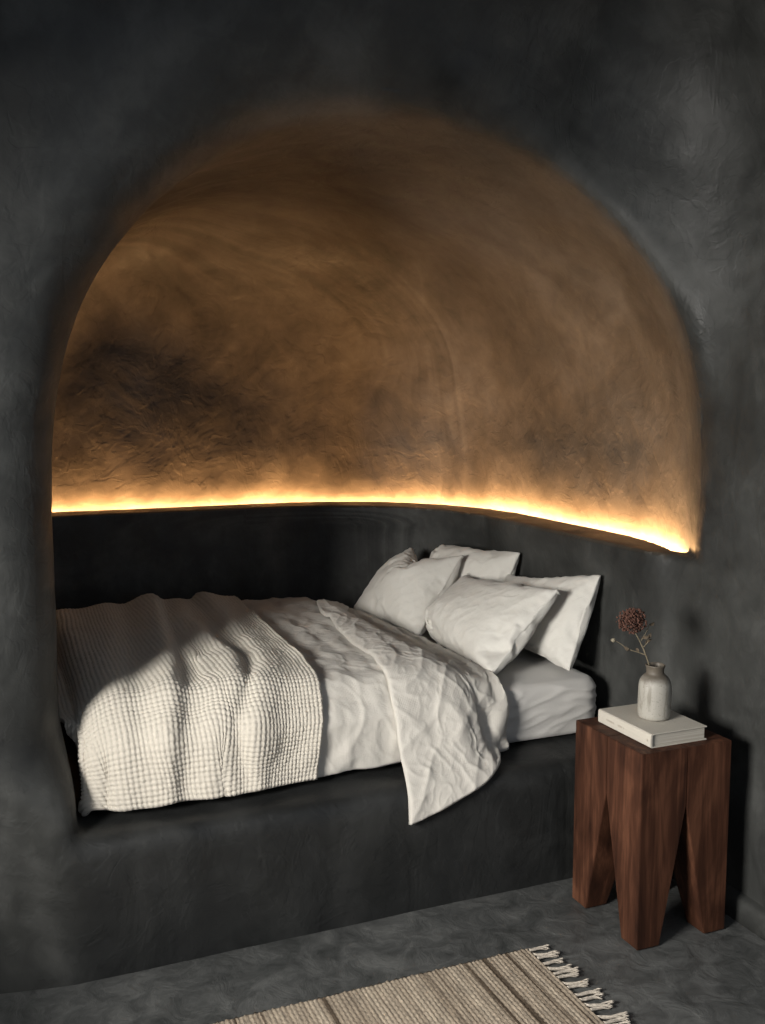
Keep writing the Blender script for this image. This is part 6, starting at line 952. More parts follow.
    -1,0,1,0,0,0,0,0,0,0,0,0,0,0,0,0,0,0,0,0,0,0,0,0,0,0,0,0,0,0,0,0,0,0,0,0,0,0,0,0,0,0,0,0,0,0,0,0,0,0,0,1,0,0,0,0,0,0,0,1,-1,1,-2,0,0,-1,0,1,0,0,0,0,0,
    0,0,0,0,0,0,0,0,0,0,0,0,0,0,0,0,0,0,0,0,0,0,0,0,0,0,0,0,0,0,0,0,0,0,0,0,0,0,0,0,0,0,1,-1,0,0,1,1,0,0,-1,1,-1,-1,0,-1,0,1,0,0,0,0,0,0,0,0,0,0,0,0,0,0,
    0,0,0,0,0,0,0,0,0,0,0,0,0,0,0,0,0,0,0,0,0,0,0,0,0,0,0,0,0,0,0,0,0,0,1,0,0,0,0,0,0,0,0,0,1,-2,0,-1,0,0,1,0,0,0,0,0,0,0,0,0,0,0,0,0,0,0,0,0,0,0,0,0,0,0,
    0,0,0,0,0,0,0,0,0,0,0,0,0,0,0,0,0,0,0,0,0,0,0,0,1,1,-1,1,-1,0,0,0,1,-1,0,-1,0,-1,0,1,0,0,0,0,0,0,0,0,0,0,0,0,0,0,0,0,0,0,0,0,0,0,0,0,0,0,0,0,0,0,0,0,
    0,0,0,0,0,0,0,0,0,0,0,0,0,0,0,0,0,1,0,0,1,-1,0,0,0,1,-1,-1,-1,1,-1,1,0,0,0,0,0,0,0,0,0,0,0,0,0,0,0,0,0,0,0,0,0,0,0,0,0,0,0,0,0,0,0,0,0,0,0,0,0,0,0,0,
    0,0,0,0,0,0,0,0,1,0,0,-1,1,1,-1,0,-1,1,1,-2,0,-1,1,-1,1,0,0,0,0,0,0,0,0,0,0,0,0,0,0,0,0,0,0,0,0,0,0,0,0,0,0,0,0,0,0,0,0,0,0,0,0,0,0,0,0,0,0,0,0,0,0,0,
    1,0,0,0,0,0,0,0,0,0,1,-2,0,0,-1,1,0,0,0,0,0,0,0,0,0,0,0,0,0,0,0,0,0,0,0,0,0,0,0,0,0,0,0,0,0,0,0,0,0,0,0,0,0,0,0,0,0,0,0,0,0,0,0,0,1,-1,0,1,0,0,1,-1,0,
    0,1,-2,0,-1,0,0,1,0,0,0,0,0,0,0,0,0,0,0,0,0,0,0,0,0,0,0,0,0,0,0,0,0,0,0,0,0,0,0,0,0,0,0,0,0,0,0,0,0,0,0,0,0,0,0,0,1,0,0,0,0,0,1,0,-1,1,-2,0,0,-2,2,0,
    0,0,0,0,0,0,0,0,0,0,0,0,0,0,0,0,0,0,0,0,0,0,0,0,0,0,0,0,0,0,0,0,0,0,0,0,0,0,0,0,0,0,0,0,0,0,0,1,0,0,-1,1,0,0,0,0,0,2,-3,-1,0,0,1,0,0,0,0,0,0,0,0,0,0,
    0,0,0,0,0,0,0,0,0,0,0,0,0,0,0,0,0,0,0,0,0,0,0,0,0,0,0,0,0,0,0,0,0,0,0,0,0,0,1,-1,0,1,0,1,-1,0,0,0,1,-2,0,0,0,-1,2,-1,0,0,0,0,0,0,0,0,0,0,0,0,0,0,0,0,
    0,0,0,0,0,0,0,0,0,0,0,0,0,0,0,0,0,0,0,0,0,0,0,0,0,0,0,0,0,0,0,1,-1,0,1,0,1,0,0,-1,1,-2,0,0,-1,1,0,0,0,0,0,0,0,0,0,0,0,0,0,0,0,0,0,0,0,0,0,0,0,0,0,0,0,
    0,0,0,0,0,0,0,0,0,0,0,0,0,0,0,0,0,0,0,0,1,0,-1,1,0,0,0,0,0,0,0,-4,3,0,-1,0,0,1,0,0,0,0,0,0,0,0,0,0,0,0,0,0,0,0,0,0,0,0,0,0,0,0,0,0,0,0,0,0,0,0,0,0,0,
    0,0,0,0,0,0,0,0,0,0,0,0,0,1,-1,0,2,0,-1,0,0,0,-3,2,-1,1,-1,0,1,0,0,0,0,0,0,0,0,0,0,0,0,0,0,0,0,0,0,0,0,0,0,0,0,0,0,0,0,0,0,0,0,0,0,0,0,0,0,0,0,0,0,0,
    0,0,0,0,1,0,0,0,0,0,1,0,0,-1,-1,0,0,0,-1,1,1,-1,0,0,0,0,0,0,0,0,0,0,0,0,0,0,0,0,0,0,0,0,0,0,0,0,0,0,0,0,0,0,0,0,0,0,0,0,0,0,0,0,0,0,0,0,0,0,0,0,1,0,0,
    0,0,0,0,0,0,-1,-1,2,-2,0,1,0,0,0,0,0,0,0,0,0,0,0,0,0,0,0,0,0,0,0,0,0,0,0,0,0,0,0,0,0,0,0,0,0,0,0,0,0,0,0,0,0,0,0,0,0,0,0,1,0,-1,1,0,1,-1,0,0,1,-1,-1,
    -1,1,0,0,0,0,0,0,0,0,0,0,0,0,0,0,0,0,0,0,0,0,0,0,0,0,0,0,0,0,0,0,0,0,0,0,0,0,0,0,0,0,0,0,0,0,0,0,0,0,0,0,0,0,0,0,1,0,1,0,0,-1,1,-2,0,0,0,-1,2,-1,0,0,
    0,0,0,0,0,0,0,0,0,0,0,0,0,0,0,0,0,0,0,0,0,0,0,0,0,0,0,0,0,0,0,0,0,0,0,0,0,0,0,0,0,0,0,0,1,0,0,-1,1,1,-1,0,0,1,-1,-1,0,1,-2,1,0,0,0,0,0,0,0,0,0,0,0,0,
    0,0,0,0,0,0,0,0,0,0,0,0,0,0,0,0,0,0,0,0,0,0,0,0,0,0,0,0,0,0,0,0,0,0,0,0,1,0,-1,-1,2,0,1,0,0,0,0,-2,-3,3,0,-1,2,-1,0,0,0,0,0,0,0,0,0,0,0,0,0,0,0,0,0,0,
    0,0,0,0,1,-1,0,0,0,0,0,0,0,0,0,0,0,0,0,0,0,2,0,-2,0,0,0,0,0,1,0,-1,1,1,0,0,0,0,0,-2,-1,2,-1,1,1,2,0,-1,-2,1,-2,1,-1,0,0,0,0,0,0,0,0,0,0,0,0,1,-1,2,5,
    -5,-2,0,1,0,1,0,-1,-1,1,-1,0,0,0,0,1,3,-5,1,0,0,1,0,0,0,0,1,-1,1,0,0,-1,0,1,-2,3,-2,-1,-1,0,8,8,-1,-5,-5,0,1,-1,-4,0,0,0,0,0,0,0,0,0,0,0,0,2,1,-1,-1,
    -1,2,0,0,0,-1,1,1,-2,0,0,0,-1,1,5,-6,0,1,0,0,5,-1,-5,2,-1,1,0,-1,0,-1,1,0,1,2,-4,4,2,0,-2,-1,-12,0,6,6,4,5,3,-5,-6,0,2,8,2,-6,-2,0,0,-1,0,1,1,-3,-6,2,
    2,2,2,-2,-5,1,3,-1,-2,7,8,8,-1,-4,-10,-2,8,-1,-3,-5,-4,-3,4,3,-1,-1,-1,1,0,1,0,1,0,1,-2,7,5,-9,0,2,0,-1,1,2,-3,-13,-1,7,5,0,6,7,8,3,-2,3,3,3,6,-3,-8,
    -10,-5,1,1,0,0,3,0,-2,-3,-8,0,10,1,-15,-8,1,7,6,-12,-3,9,6,-1,-2,-2,1,4,0,-3,-1,1,2,1,0,0,0,-3,8,2,-7,5,-2,6,6,2,-7,-9,8,1,-4,-4,-1,-4,-5,-5,-1,2,-1,
    0,7,9,2,-7,-4,2,4,3,4,3,-6,-9,-2,3,6,-2,-12,-9,1,11,11,7,-7,0,10,-5,5,7,-5,-9,-4,0,-2,1,3,0,0,0,1,-1,-2,-1,2,-5,5,2,-5,-11,4,-5,1,13,8,14,10,-1,-3,-1,
    -11,-13,-4,-8,-3,-1,-3,-5,-2,1,12,0,-3,0,-1,0,-1,5,7,0,2,4,-4,1,7,1,-3,-5,6,10,-4,-9,-5,-12,-1,12,4,-5,-3,6,6,-1,-1,-1,-3,-1,-1,31,-12,-8,-6,-4,-3,-3,
    -1,10,-7,-3,-1,-5,8,9,8,4,10,0,-7,10,7,1,-8,-16,-9,6,-7,2,5,5,0,-5,4,6,-2,-7,4,1,-2,-4,6,7,-4,-15,-13,-5,-3,8,-5,-1,10,4,1,9,3,-8,-3,0,-1,-2,0,1,-2,
    -21,14,7,2,-1,1,9,1,5,6,-6,-10,-11,-11,-11,-4,-2,7,7,4,2,6,4,-5,3,5,4,8,5,-2,-5,-3,-5,-3,-2,-8,-2,-3,2,5,2,-7,1,-1,-4,3,7,11,3,-2,2,-1,-6,5,8,0,-7,-7,
    2,1,2,1,0,2,-5,-13,1,9,2,4,0,-2,-1,6,4,0,-4,-5,5,-7,1,-4,-5,-1,-3,-5,-5,1,-1,6,8,10,-6,-13,-4,4,4,-1,5,6,5,2,3,-6,-3,2,1,-2,13,6,6,2,-6,-14,-6,5,3,0,
    -7,-5,4,11,0,-1,1,0,-1,2,-2,7,1,0,-6,-8,1,-6,-11,-3,2,1,6,9,8,12,3,-4,2,5,1,-8,-10,-2,1,1,8,0,0,1,-3,-6,2,11,3,2,2,1,2,0,-7,-8,-10,3,-3,-1,-5,-5,-4,9,
    6,1,2,-4,-3,-1,5,6,1,1,0,0,0,-2,-1,5,4,-2,-2,4,-4,1,-1,-2,-2,0,0,-1,-5,-4,-5,-5,0,6,3,7,4,1,2,11,8,-1,-10,2,-3,-3,8,-7,-11,-6,-5,-2,-5,1,5,4,0,-1,1,5,
    7,-1,2,10,1,-7,-5,4,5,-1,0,-5,-1,0,0,-1,0,0,3,-18,-1,4,5,4,5,5,13,9,-1,-5,-5,-7,-4,-6,-7,-3,2,4,-7,-6,3,8,2,-9,-9,-6,1,3,12,6,-11,-2,2,2,4,0,0,3,5,2,
    3,6,10,6,3,-5,-11,-8,-3,4,3,2,-7,6,1,-10,-3,0,2,1,1,1,-12,10,-4,-2,7,-3,0,-7,-2,6,0,-1,2,2,4,-1,5,9,2,-5,-1,-3,0,0,0,-4,-14,-2,9,2,-2,3,2,7,5,1,-1,1,
    -1,-2,0,3,0,-3,-4,-2,-13,-11,4,7,7,4,-9,11,2,-3,-8,2,4,-1,-3,1,1,0,18,-9,-3,-2,1,5,-6,-1,-2,-4,-8,-4,1,1,2,9,6,-2,5,1,3,-1,2,5,3,1,-7,-8,1,6,-2,-6,5,
    7,2,-5,-3,-2,-3,-1,-5,-5,-4,-9,-6,-4,-1,7,13,8,4,-9,8,-7,6,-3,2,-1,2,0,1,-1,-1,-1,-16,8,2,3,0,0,5,5,7,-4,0,-4,-2,2,1,-4,-9,-12,-4,9,4,-3,-5,0,4,4,9,6,
    -3,-5,-2,-9,-6,-2,2,5,0,-6,3,4,6,1,1,5,4,2,1,2,-3,-4,8,-10,-6,-2,1,1,0,7,-1,0,0,1,-1,-2,20,-7,-4,-3,-11,-6,6,4,-12,-6,7,14,7,8,2,-4,-4,0,-3,-4,-3,-3,
    1,-4,-6,-8,-2,6,11,5,-1,-1,-1,-5,-3,4,4,7,2,-7,0,3,6,8,4,-7,-9,-7,2,-6,-11,8,7,0,-5,6,5,-4,-1,5,5,1,1,2,50,-14,-14,-22,-9,3,-1,-6,0,4,4,-3,-2,-9,-3,6,
    4,7,8,0,-4,1,-1,-1,1,2,-1,-3,0,5,-3,2,-4,-7,-2,-1,1,1,-3,1,-1,0,-4,-5,-4,1,4,18,3,-11,-7,6,-5,8,7,5,-3,0,5,5,2,2,0,2,-2,-27,-13,-11,3,5,4,6,1,3,6,4,
    -2,-3,-6,-7,-2,-2,-3,-2,1,4,2,3,2,2,-1,2,0,-6,-2,-1,-8,-4,0,0,3,3,2,4,0,-7,3,12,11,5,2,-3,-16,-2,8,-1,-12,-2,6,6,1,2,4,-3,-1,8,6,2,-38,3,0,-8,-6,-1,
    -4,1,6,5,3,2,-3,-3,1,4,-1,-2,0,-7,-3,5,-2,-6,-5,-3,0,-3,-4,1,6,8,6,2,1,2,5,10,16,8,3,10,6,-5,-13,-12,-9,-19,-1,4,-13,1,23,12,-9,-15,11,5,-3,-4,0,2,3,
    5,-36,34,6,-1,-4,-10,0,-11,-8,-8,-10,-2,3,4,5,4,9,6,0,2,0,-1,-2,-1,-1,3,4,-2,-2,-1,1,3,13,-1,1,6,11,9,2,-5,-12,-18,-20,-15,-6,-4,-2,7,12,13,5,0,2,21,
    7,-9,-2,-4,-8,-3,-6,-10,1,12,-22,7,15,9,-3,-1,-5,5,7,-4,-9,-6,0,2,-2,4,-4,-11,-3,6,10,0,5,3,-1,2,1,0,-1,-2,-2,2,1,2,-7,2,-6,-14,-14,-8,-7,-1,2,4,9,18,
    11,1,13,12,-4,-10,0,-9,6,4,-15,-8,1,2,-1,-4,-1,19,-19,11,-1,-5,0,7,7,-2,-5,6,12,-1,-2,-6,0,1,1,6,-1,-4,-1,-7,-1,1,6,1,-3,-2,-3,5,-2,-6,-4,6,9,-16,-15,
    -8,-3,4,13,13,7,8,6,-6,-10,15,9,-8,-15,-2,-2,-13,-8,7,5,-2,0,0,2,2,5,8,-15,8,7,-2,1,10,-14,2,-6,-5,-2,6,2,5,0,-7,-1,9,-9,9,16,19,1,2,-13,-9,-25,21,5,
    -20,5,-1,19,-24,-2,15,-7,-3,-3,1,4,1,-1,-6,-9,22,-10,-10,-20,-4,23,12,0,5,-11,0,-7,-3,4,1,2,-2,8,6,
])
SHAPES['fold'] = (38, 74, [
    3037,-34,-28,-21,-14,5,-20,-23,-20,-18,-19,-18,-19,-20,-19,-13,-12,-11,-15,-17,-18,-16,-11,-3,6,8,1,-13,-12,-10,-8,-13,-15,-8,0,1,-3,-14,-11,-7,-1,2,
    -1,-6,-9,-7,-2,-2,6,-12,-7,-14,-10,-10,-2,4,-7,-8,-9,-4,5,5,-3,-9,-3,1,1,-3,-10,-8,-5,-4,-1,0,21,-2,-6,-6,-1,-2,7,7,4,0,-1,1,1,0,3,1,1,-1,1,-2,1,1,1,
    0,-1,-2,-1,2,0,2,-1,0,3,0,-4,-1,1,6,3,3,2,-1,-1,-1,-1,-2,-4,0,-8,8,0,5,2,3,0,-3,1,0,1,1,-1,-1,-1,0,-3,-2,0,2,4,2,2,0,-4,-3,22,-3,-4,0,-3,-13,5,11,3,
    -2,3,2,-1,1,2,2,1,0,0,0,-1,0,1,1,-2,-1,0,2,1,-1,-1,1,3,2,1,-1,-1,4,4,3,1,0,-1,0,-3,-5,-3,-3,2,2,3,2,2,2,0,-3,2,0,2,0,0,-1,-2,-1,-2,0,1,2,3,2,0,0,-2,
    -3,22,-3,0,3,1,0,-2,-7,-6,4,8,0,0,2,-1,1,3,1,-1,2,0,0,0,-3,-2,-1,0,3,1,-3,-1,4,3,3,1,1,0,1,4,2,0,0,-1,0,-1,0,-2,-1,-1,2,1,1,1,1,1,0,0,0,1,3,-1,-3,-1,
    -1,0,-1,0,2,1,1,1,-1,-1,-3,20,-1,3,4,2,1,-3,-9,-1,3,3,1,2,-2,-3,0,1,4,2,1,1,1,0,-1,-4,-3,0,2,0,0,1,2,2,1,0,-2,3,3,2,1,-1,0,1,-2,1,1,1,1,-1,-1,1,1,0,2,
    2,1,-1,1,1,1,-1,-2,-1,0,0,-1,-1,-2,0,1,1,1,0,2,18,-1,5,4,-1,0,1,-2,-3,-3,3,4,-2,-2,-2,-1,1,3,3,5,5,2,-1,-2,-2,-2,-1,-1,3,2,0,-1,-1,-3,-1,1,1,1,1,0,0,
    0,-1,1,2,2,3,0,0,-1,-1,1,2,2,2,1,0,0,0,0,-1,-1,1,2,0,-1,-4,-3,-1,1,-1,1,1,0,13,2,4,4,0,0,-1,1,1,1,-1,-2,-3,1,4,-2,-1,-2,5,6,4,4,2,0,-1,-4,-2,-1,0,1,2,
    0,-2,0,0,1,-1,-1,-2,-1,0,-1,1,2,3,2,1,0,-1,-1,0,1,2,3,0,0,1,0,0,-2,-2,2,2,3,2,-2,-3,-3,-1,-2,-1,-1,1,0,12,3,4,4,4,-1,-1,-1,3,0,-3,-2,1,1,-2,-1,0,-2,4,
    3,4,4,4,0,1,0,-3,-1,0,1,1,1,1,-2,1,1,0,0,-3,-4,-4,0,3,3,2,2,-1,-1,-2,0,0,2,2,1,1,0,0,1,-2,-2,-1,0,4,4,2,0,-2,-2,-2,-2,-3,-2,-1,1,14,2,2,-1,4,6,-4,-6,
    2,9,-2,-1,2,-1,-1,0,-6,2,1,2,2,0,-1,6,4,0,-2,2,2,-1,1,4,-1,0,1,-1,1,-1,-2,-4,-2,-1,1,3,2,1,-1,-1,-2,-2,1,2,2,1,-1,1,1,0,-1,-3,-2,0,4,4,2,0,2,-1,-1,-2,
    -2,-4,-2,0,15,-2,7,-4,-10,15,-3,0,4,5,-1,-2,1,2,1,-6,-3,3,1,-1,-4,-3,5,8,-1,-4,2,2,1,1,5,0,2,2,0,-1,-1,-1,-1,-1,-1,0,0,0,1,0,2,0,-1,-1,0,0,2,0,1,1,2,
    0,-1,-2,-2,1,1,0,0,2,2,4,2,-1,-2,-3,-1,0,17,-2,5,-3,-13,-6,16,8,2,1,2,0,1,1,-1,-6,3,0,-3,-7,-2,8,6,-5,-6,-2,2,2,4,5,-2,-2,2,3,-1,-2,-2,-1,3,4,3,0,0,0,
    0,0,-2,0,2,2,2,2,-2,-1,-1,1,3,3,0,-2,-1,0,-1,-1,-1,-1,2,4,4,1,0,0,0,1,0,13,8,-2,-6,-18,18,12,1,-1,0,1,0,0,-6,1,4,-2,-6,0,8,-1,-8,-9,-2,6,0,-2,0,3,1,2,
    2,3,-1,-2,-1,4,2,3,2,2,-1,-1,-3,-2,2,3,4,3,4,1,-1,-3,-2,0,1,6,3,1,-1,-1,-2,-2,-1,-1,0,2,3,1,2,3,2,2,-2,-2,16,4,2,-5,1,5,5,-1,-1,2,0,-9,-8,2,0,1,6,10,
    -2,-9,-8,0,2,-1,3,7,3,1,-1,-3,-2,-1,0,0,-1,-3,-3,1,4,1,3,0,3,5,5,3,2,3,2,0,-2,-5,0,-1,2,3,6,3,1,-4,-3,-2,-2,1,0,0,0,-4,2,8,5,2,-13,9,-2,9,10,7,-2,-6,
    7,0,-1,-3,-8,-7,3,9,7,4,0,-2,-2,2,2,3,2,1,2,0,-1,-4,-4,-1,-2,-4,-1,-1,-4,-1,5,9,4,1,-2,1,0,3,3,4,2,3,-1,-3,-6,-3,-1,2,4,1,4,2,2,0,-5,-2,-1,0,-3,-3,-2,
    2,6,5,4,2,-2,9,-18,1,18,10,-2,-3,3,-2,-9,-10,-6,6,17,9,0,1,1,-4,-3,2,5,5,4,2,1,-2,-4,-5,-1,-1,1,1,1,-2,1,0,3,-1,1,2,1,-2,1,0,2,2,4,-1,-2,-2,-4,0,-2,
    -2,2,3,-7,3,1,9,5,1,1,-4,-6,-8,-4,9,4,1,1,1,21,-14,-10,-1,15,6,-3,-3,-8,-1,-10,-6,11,15,9,0,3,1,-3,-2,1,0,2,3,3,2,-2,-2,-1,3,1,2,0,-1,-3,2,2,2,-2,-1,
    -3,0,-1,-1,-1,1,-1,0,1,1,1,2,4,0,-4,-3,-2,-3,-6,-1,2,2,7,10,4,1,-1,-1,-4,0,-2,-2,-1,0,25,-20,-2,2,10,1,-13,4,-1,-12,-1,12,10,7,-1,6,0,-6,0,3,1,0,-1,
    -2,1,1,-1,-1,2,4,3,1,0,-1,0,0,2,0,-1,-4,2,0,-2,-2,0,-2,-1,-2,-1,1,2,2,5,2,0,-2,-8,-3,6,-2,-1,-3,-4,-4,3,10,9,2,3,-3,-1,-3,-2,-2,10,-2,-1,4,-4,2,-18,0,
    14,-2,6,11,-1,1,7,1,-8,1,4,2,0,-1,-3,-1,0,0,0,2,2,1,2,0,1,1,2,2,2,2,0,-2,-6,-5,-1,3,1,1,-1,1,-2,-2,0,-1,-1,4,3,-2,-10,-11,-1,6,-10,-14,-5,-4,0,6,14,9,
    15,1,1,3,0,0,-8,17,5,3,-16,0,4,-2,-11,9,15,-6,5,7,5,-7,3,1,-1,1,1,0,0,0,-1,0,1,0,1,1,1,1,1,3,2,2,0,0,-1,1,-1,-2,0,0,1,-1,-1,-1,0,0,-1,-1,-1,-3,-5,-4,
    4,5,2,-2,1,-2,-1,-1,-7,-15,-12,3,10,14,-7,0,11,9,-19,16,4,-1,11,-10,5,9,-4,-5,1,6,8,3,-3,0,3,0,-1,-2,0,1,2,0,1,0,1,0,0,0,-1,1,1,3,2,2,2,0,-4,-3,1,3,2,
    0,-3,-2,0,0,-1,1,0,-2,-5,-7,3,11,7,3,-2,-3,5,2,-1,-1,-2,-5,-11,-9,-14,-3,12,9,4,6,15,-22,-3,1,6,3,4,4,0,4,1,9,-1,-6,-4,7,2,-2,-1,1,3,3,0,1,1,4,-1,-2,
    -1,-1,1,0,0,0,4,1,0,-2,1,1,-2,0,1,-1,-3,-2,3,2,1,-1,-4,-2,3,4,-1,0,3,2,-1,2,7,1,-1,-2,-1,-1,0,-4,-7,-5,1,0,1,3,-15,8,9,-2,-6,9,9,-8,-3,6,6,-8,-8,-5,5,
    9,5,5,3,2,2,1,1,0,2,-2,0,0,-2,-1,-1,0,0,-3,-5,-3,4,5,5,2,0,-4,-2,2,3,1,-2,-1,0,-2,-4,2,5,8,7,-3,-9,-1,5,-1,4,8,-2,-2,-2,-6,5,3,-4,-5,-3,-3,4,3,12,-10,
    1,1,-9,-3,20,9,4,-20,-14,6,9,12,5,-4,-3,-1,0,0,-1,1,0,-1,-7,-8,-4,0,0,0,2,2,1,-1,4,6,0,1,3,7,6,5,3,0,0,-2,-3,-4,-3,3,6,3,2,1,-2,-3,-5,2,-2,-6,-5,13,6,
    0,-2,1,1,4,-8,-10,2,0,0,-6,-21,31,-17,6,10,7,2,-2,13,-3,-15,17,1,-7,-7,-6,-6,-2,-2,-3,-3,-3,-1,-4,-3,3,5,4,3,3,3,3,6,9,6,3,1,1,1,-4,0,3,3,2,0,-1,-1,0,
    3,-2,1,-1,-4,-6,-4,-1,5,1,5,2,-10,-18,2,7,7,11,-3,-1,-4,-7,1,8,-13,-40,-4,9,-7,-16,13,9,-3,2,7,12,-20,-5,-3,-7,-5,-2,4,3,2,1,2,3,4,6,7,8,6,4,5,4,1,2,
    -1,-1,-3,-1,1,1,0,-1,-3,-1,1,2,0,1,-1,2,0,1,0,-3,-7,-5,2,3,2,-8,-7,1,3,-2,-4,3,8,10,3,-4,5,2,-14,-12,-10,0,-23,4,16,6,-4,4,-2,4,-4,8,-12,-4,3,6,5,2,4,
    4,3,2,2,4,5,2,1,-1,0,2,1,0,1,0,-1,-1,0,-1,0,-1,-1,-1,-1,0,0,0,2,2,2,2,0,-2,3,-1,-5,-4,1,1,-2,-4,4,-4,0,12,4,-2,-4,-3,2,3,2,2,-8,-12,-1,14,2,-10,4,16,
    -8,-8,-4,8,-5,-10,2,3,0,-3,5,7,2,5,5,3,4,2,3,3,0,-1,1,0,1,0,1,0,2,2,0,0,-1,-1,-2,0,1,0,-3,-1,3,3,2,-3,-3,-2,-2,3,6,-3,-17,-4,14,9,6,4,-4,-7,7,0,-1,-2,
    2,0,1,-1,0,0,1,4,-6,-8,23,4,-23,-2,17,-3,-32,-1,36,5,-1,0,-6,-3,1,4,7,4,3,2,-1,0,1,2,-2,-5,-4,-1,-2,-1,-4,-6,-5,-2,-3,-2,-2,-2,-2,-3,-2,0,0,2,-1,-1,2,
    5,2,-1,0,4,5,11,6,12,-3,-1,6,-4,6,6,0,-2,-1,-1,-3,-4,5,8,5,3,23,-11,-2,-11,11,3,0,-37,-19,24,28,-14,6,16,3,1,-4,-11,-15,-7,-4,-1,-2,-2,1,0,-4,-1,-1,
    -1,0,-1,0,0,0,-1,0,-1,0,-1,0,0,-1,-2,0,0,2,0,0,0,-4,0,3,14,28,13,-4,-4,-9,2,-11,-6,-3,3,0,-4,-5,2,11,19,11,2,2,6,-14,18,-18,11,24,-24,-3,-4,12,21,-5,
    -24,-8,1,1,-3,-2,-3,0,-1,-1,-2,-1,0,-2,-3,0,0,0,-1,-3,-2,-1,0,1,2,1,1,0,1,1,1,3,0,-4,-4,-3,-1,-1,0,1,6,10,1,-1,-6,1,11,5,-1,6,15,-13,-13,8,5,-12,-11,
    2,4,-3,-3,2,5,-7,2,13,-17,3,10,-7,29,14,-15,-23,-7,3,2,7,3,-1,0,-1,0,-1,1,0,-2,-3,-5,-3,-1,-2,-4,-4,-6,-5,-4,-2,-1,1,0,1,1,2,2,0,0,-2,-3,-2,-1,0,0,2,
    1,5,7,-2,-6,-6,0,3,1,5,-1,-1,-1,-4,3,16,8,-8,-12,-6,-2,-1,-1,19,-14,4,-5,-17,21,-13,15,16,-20,-5,6,-3,-18,-13,-6,-1,2,3,1,-1,-3,-1,0,0,2,2,1,1,1,0,0,
    -2,-1,1,0,-3,-2,-3,0,1,0,0,-1,0,0,1,1,3,3,2,1,-4,-3,-3,5,5,-10,-3,-2,2,2,7,-1,-7,-3,4,3,0,-1,1,0,-1,0,2,9,-19,5,2,-4,-2,6,5,-8,-12,10,9,-5,-8,-3,0,0,
    -1,-3,-3,-5,-4,1,1,0,1,0,-2,0,0,0,1,2,1,0,0,0,2,0,0,-1,-2,-1,1,2,0,3,1,3,0,-1,-4,-6,-4,0,3,-2,-1,0,0,-1,-4,1,2,1,-2,1,2,2,0,0,0,-2,-7,17,-6,-7,4,-6,
    14,-16,-26,7,12,10,3,12,8,0,-2,-3,-5,-2,-2,-3,-8,-4,0,2,-1,-2,-1,-1,1,2,2,1,-1,-1,1,1,1,1,-1,-1,-2,-2,-1,-1,1,-1,-2,-4,-2,-3,-1,-1,3,1,-1,0,0,0,0,-4,
    -4,0,0,4,1,0,2,1,2,0,0,0,4,1,4,9,-18,-13,-1,-2,-14,-2,18,13,-2,-1,6,4,-1,-2,1,2,1,1,2,-5,-5,-3,-2,-1,0,0,1,0,-1,-3,-1,1,0,0,-2,-3,-1,-1,0,-1,-2,-1,0,
    4,3,0,-4,-4,-2,2,-1,-1,-2,0,2,0,-3,-4,1,0,-1,0,3,1,1,2,1,3,0,0,6,0,-7,4,-6,8,-3,-5,5,2,1,-3,-9,-6,-1,0,0,-2,0,1,2,1,3,-1,-5,-4,-1,2,2,1,-1,-1,-1,0,0,
    1,1,0,-1,-1,-2,-1,0,0,0,0,3,3,2,-3,-3,-1,0,7,5,-5,-8,-2,4,-7,-4,-3,-1,0,1,1,2,3,2,1,3,2,1,0,15,-13,1,7,-4,-2,2,5,-2,-10,7,-11,-7,-2,-4,-1,-1,0,-1,1,0,
    1,-1,-2,-1,-2,1,0,1,0,-1,1,0,2,1,0,0,0,-1,-1,0,0,-1,-1,0,0,2,3,3,0,3,12,10,4,-3,-1,0,-7,-16,-8,-6,-4,-2,1,3,2,1,1,1,2,2,2,1,1,-15,18,-13,5,7,5,-14,17,
    0,-27,22,5,4,-13,-14,-6,-1,-1,0,-1,1,0,-1,0,-1,-1,0,1,-1,0,0,-1,1,1,2,0,1,0,-1,-2,-1,0,0,1,-1,1,3,6,6,10,12,6,-4,-3,-24,-3,3,-5,-5,0,-5,-2,-2,0,3,1,1,
    2,1,1,1,1,0,0,8871,-25,-41,-52,-54,-41,-45,-46,-50,-52,-53,-53,-52,-51,-52,-55,-54,-55,-59,-55,-54,-56,-57,-56,-56,-54,-57,-54,-54,-60,-58,-53,-54,
    -59,-57,-56,-56,-57,-57,-57,-56,-56,-56,-56,-56,-56,-56,-55,-55,-53,-53,-55,-55,-54,-55,-47,-52,-16,-39,-42,-39,-16,-18,-21,-22,-28,-40,-43,-45,-36,
    -43,-2,-2,0,-7,-3,3,5,3,-9,-2,0,3,1,1,1,0,0,0,2,-1,0,2,1,0,0,1,1,0,-1,1,-1,-1,2,2,-2,-1,2,1,1,0,1,0,0,0,0,0,0,0,0,2,0,0,-2,-1,1,0,-1,1,-4,4,-11,5,-2,
    4,-3,0,0,-4,-2,6,2,3,-2,5,-13,-3,-5,-12,-2,5,4,2,-2,-3,0,0,3,2,0,0,1,0,-1,1,0,2,1,-1,1,1,0,1,-1,1,0,-1,1,1,0,-1,2,0,0,0,1,1,0,0,1,0,0,0,1,0,1,-2,-1,0,
    -1,0,0,-1,-2,0,-4,-2,3,2,-1,-1,-1,-1,1,2,5,1,-2,-1,-3,1,1,-18,-1,6,7,-1,0,-2,-2,2,5,1,0,0,0,1,1,-1,0,2,1,1,1,0,0,0,0,0,0,1,1,0,0,0,0,1,0,1,-1,1,1,0,0,
    1,0,1,0,-1,-1,1,0,-1,0,0,0,0,-1,0,-4,-3,3,3,-1,-3,-1,1,1,1,-1,2,1,2,-2,3,6,-18,-1,4,8,0,-1,-1,-1,4,1,1,0,0,-1,3,2,1,1,0,0,1,0,0,0,0,1,0,0,0,2,0,0,0,0,
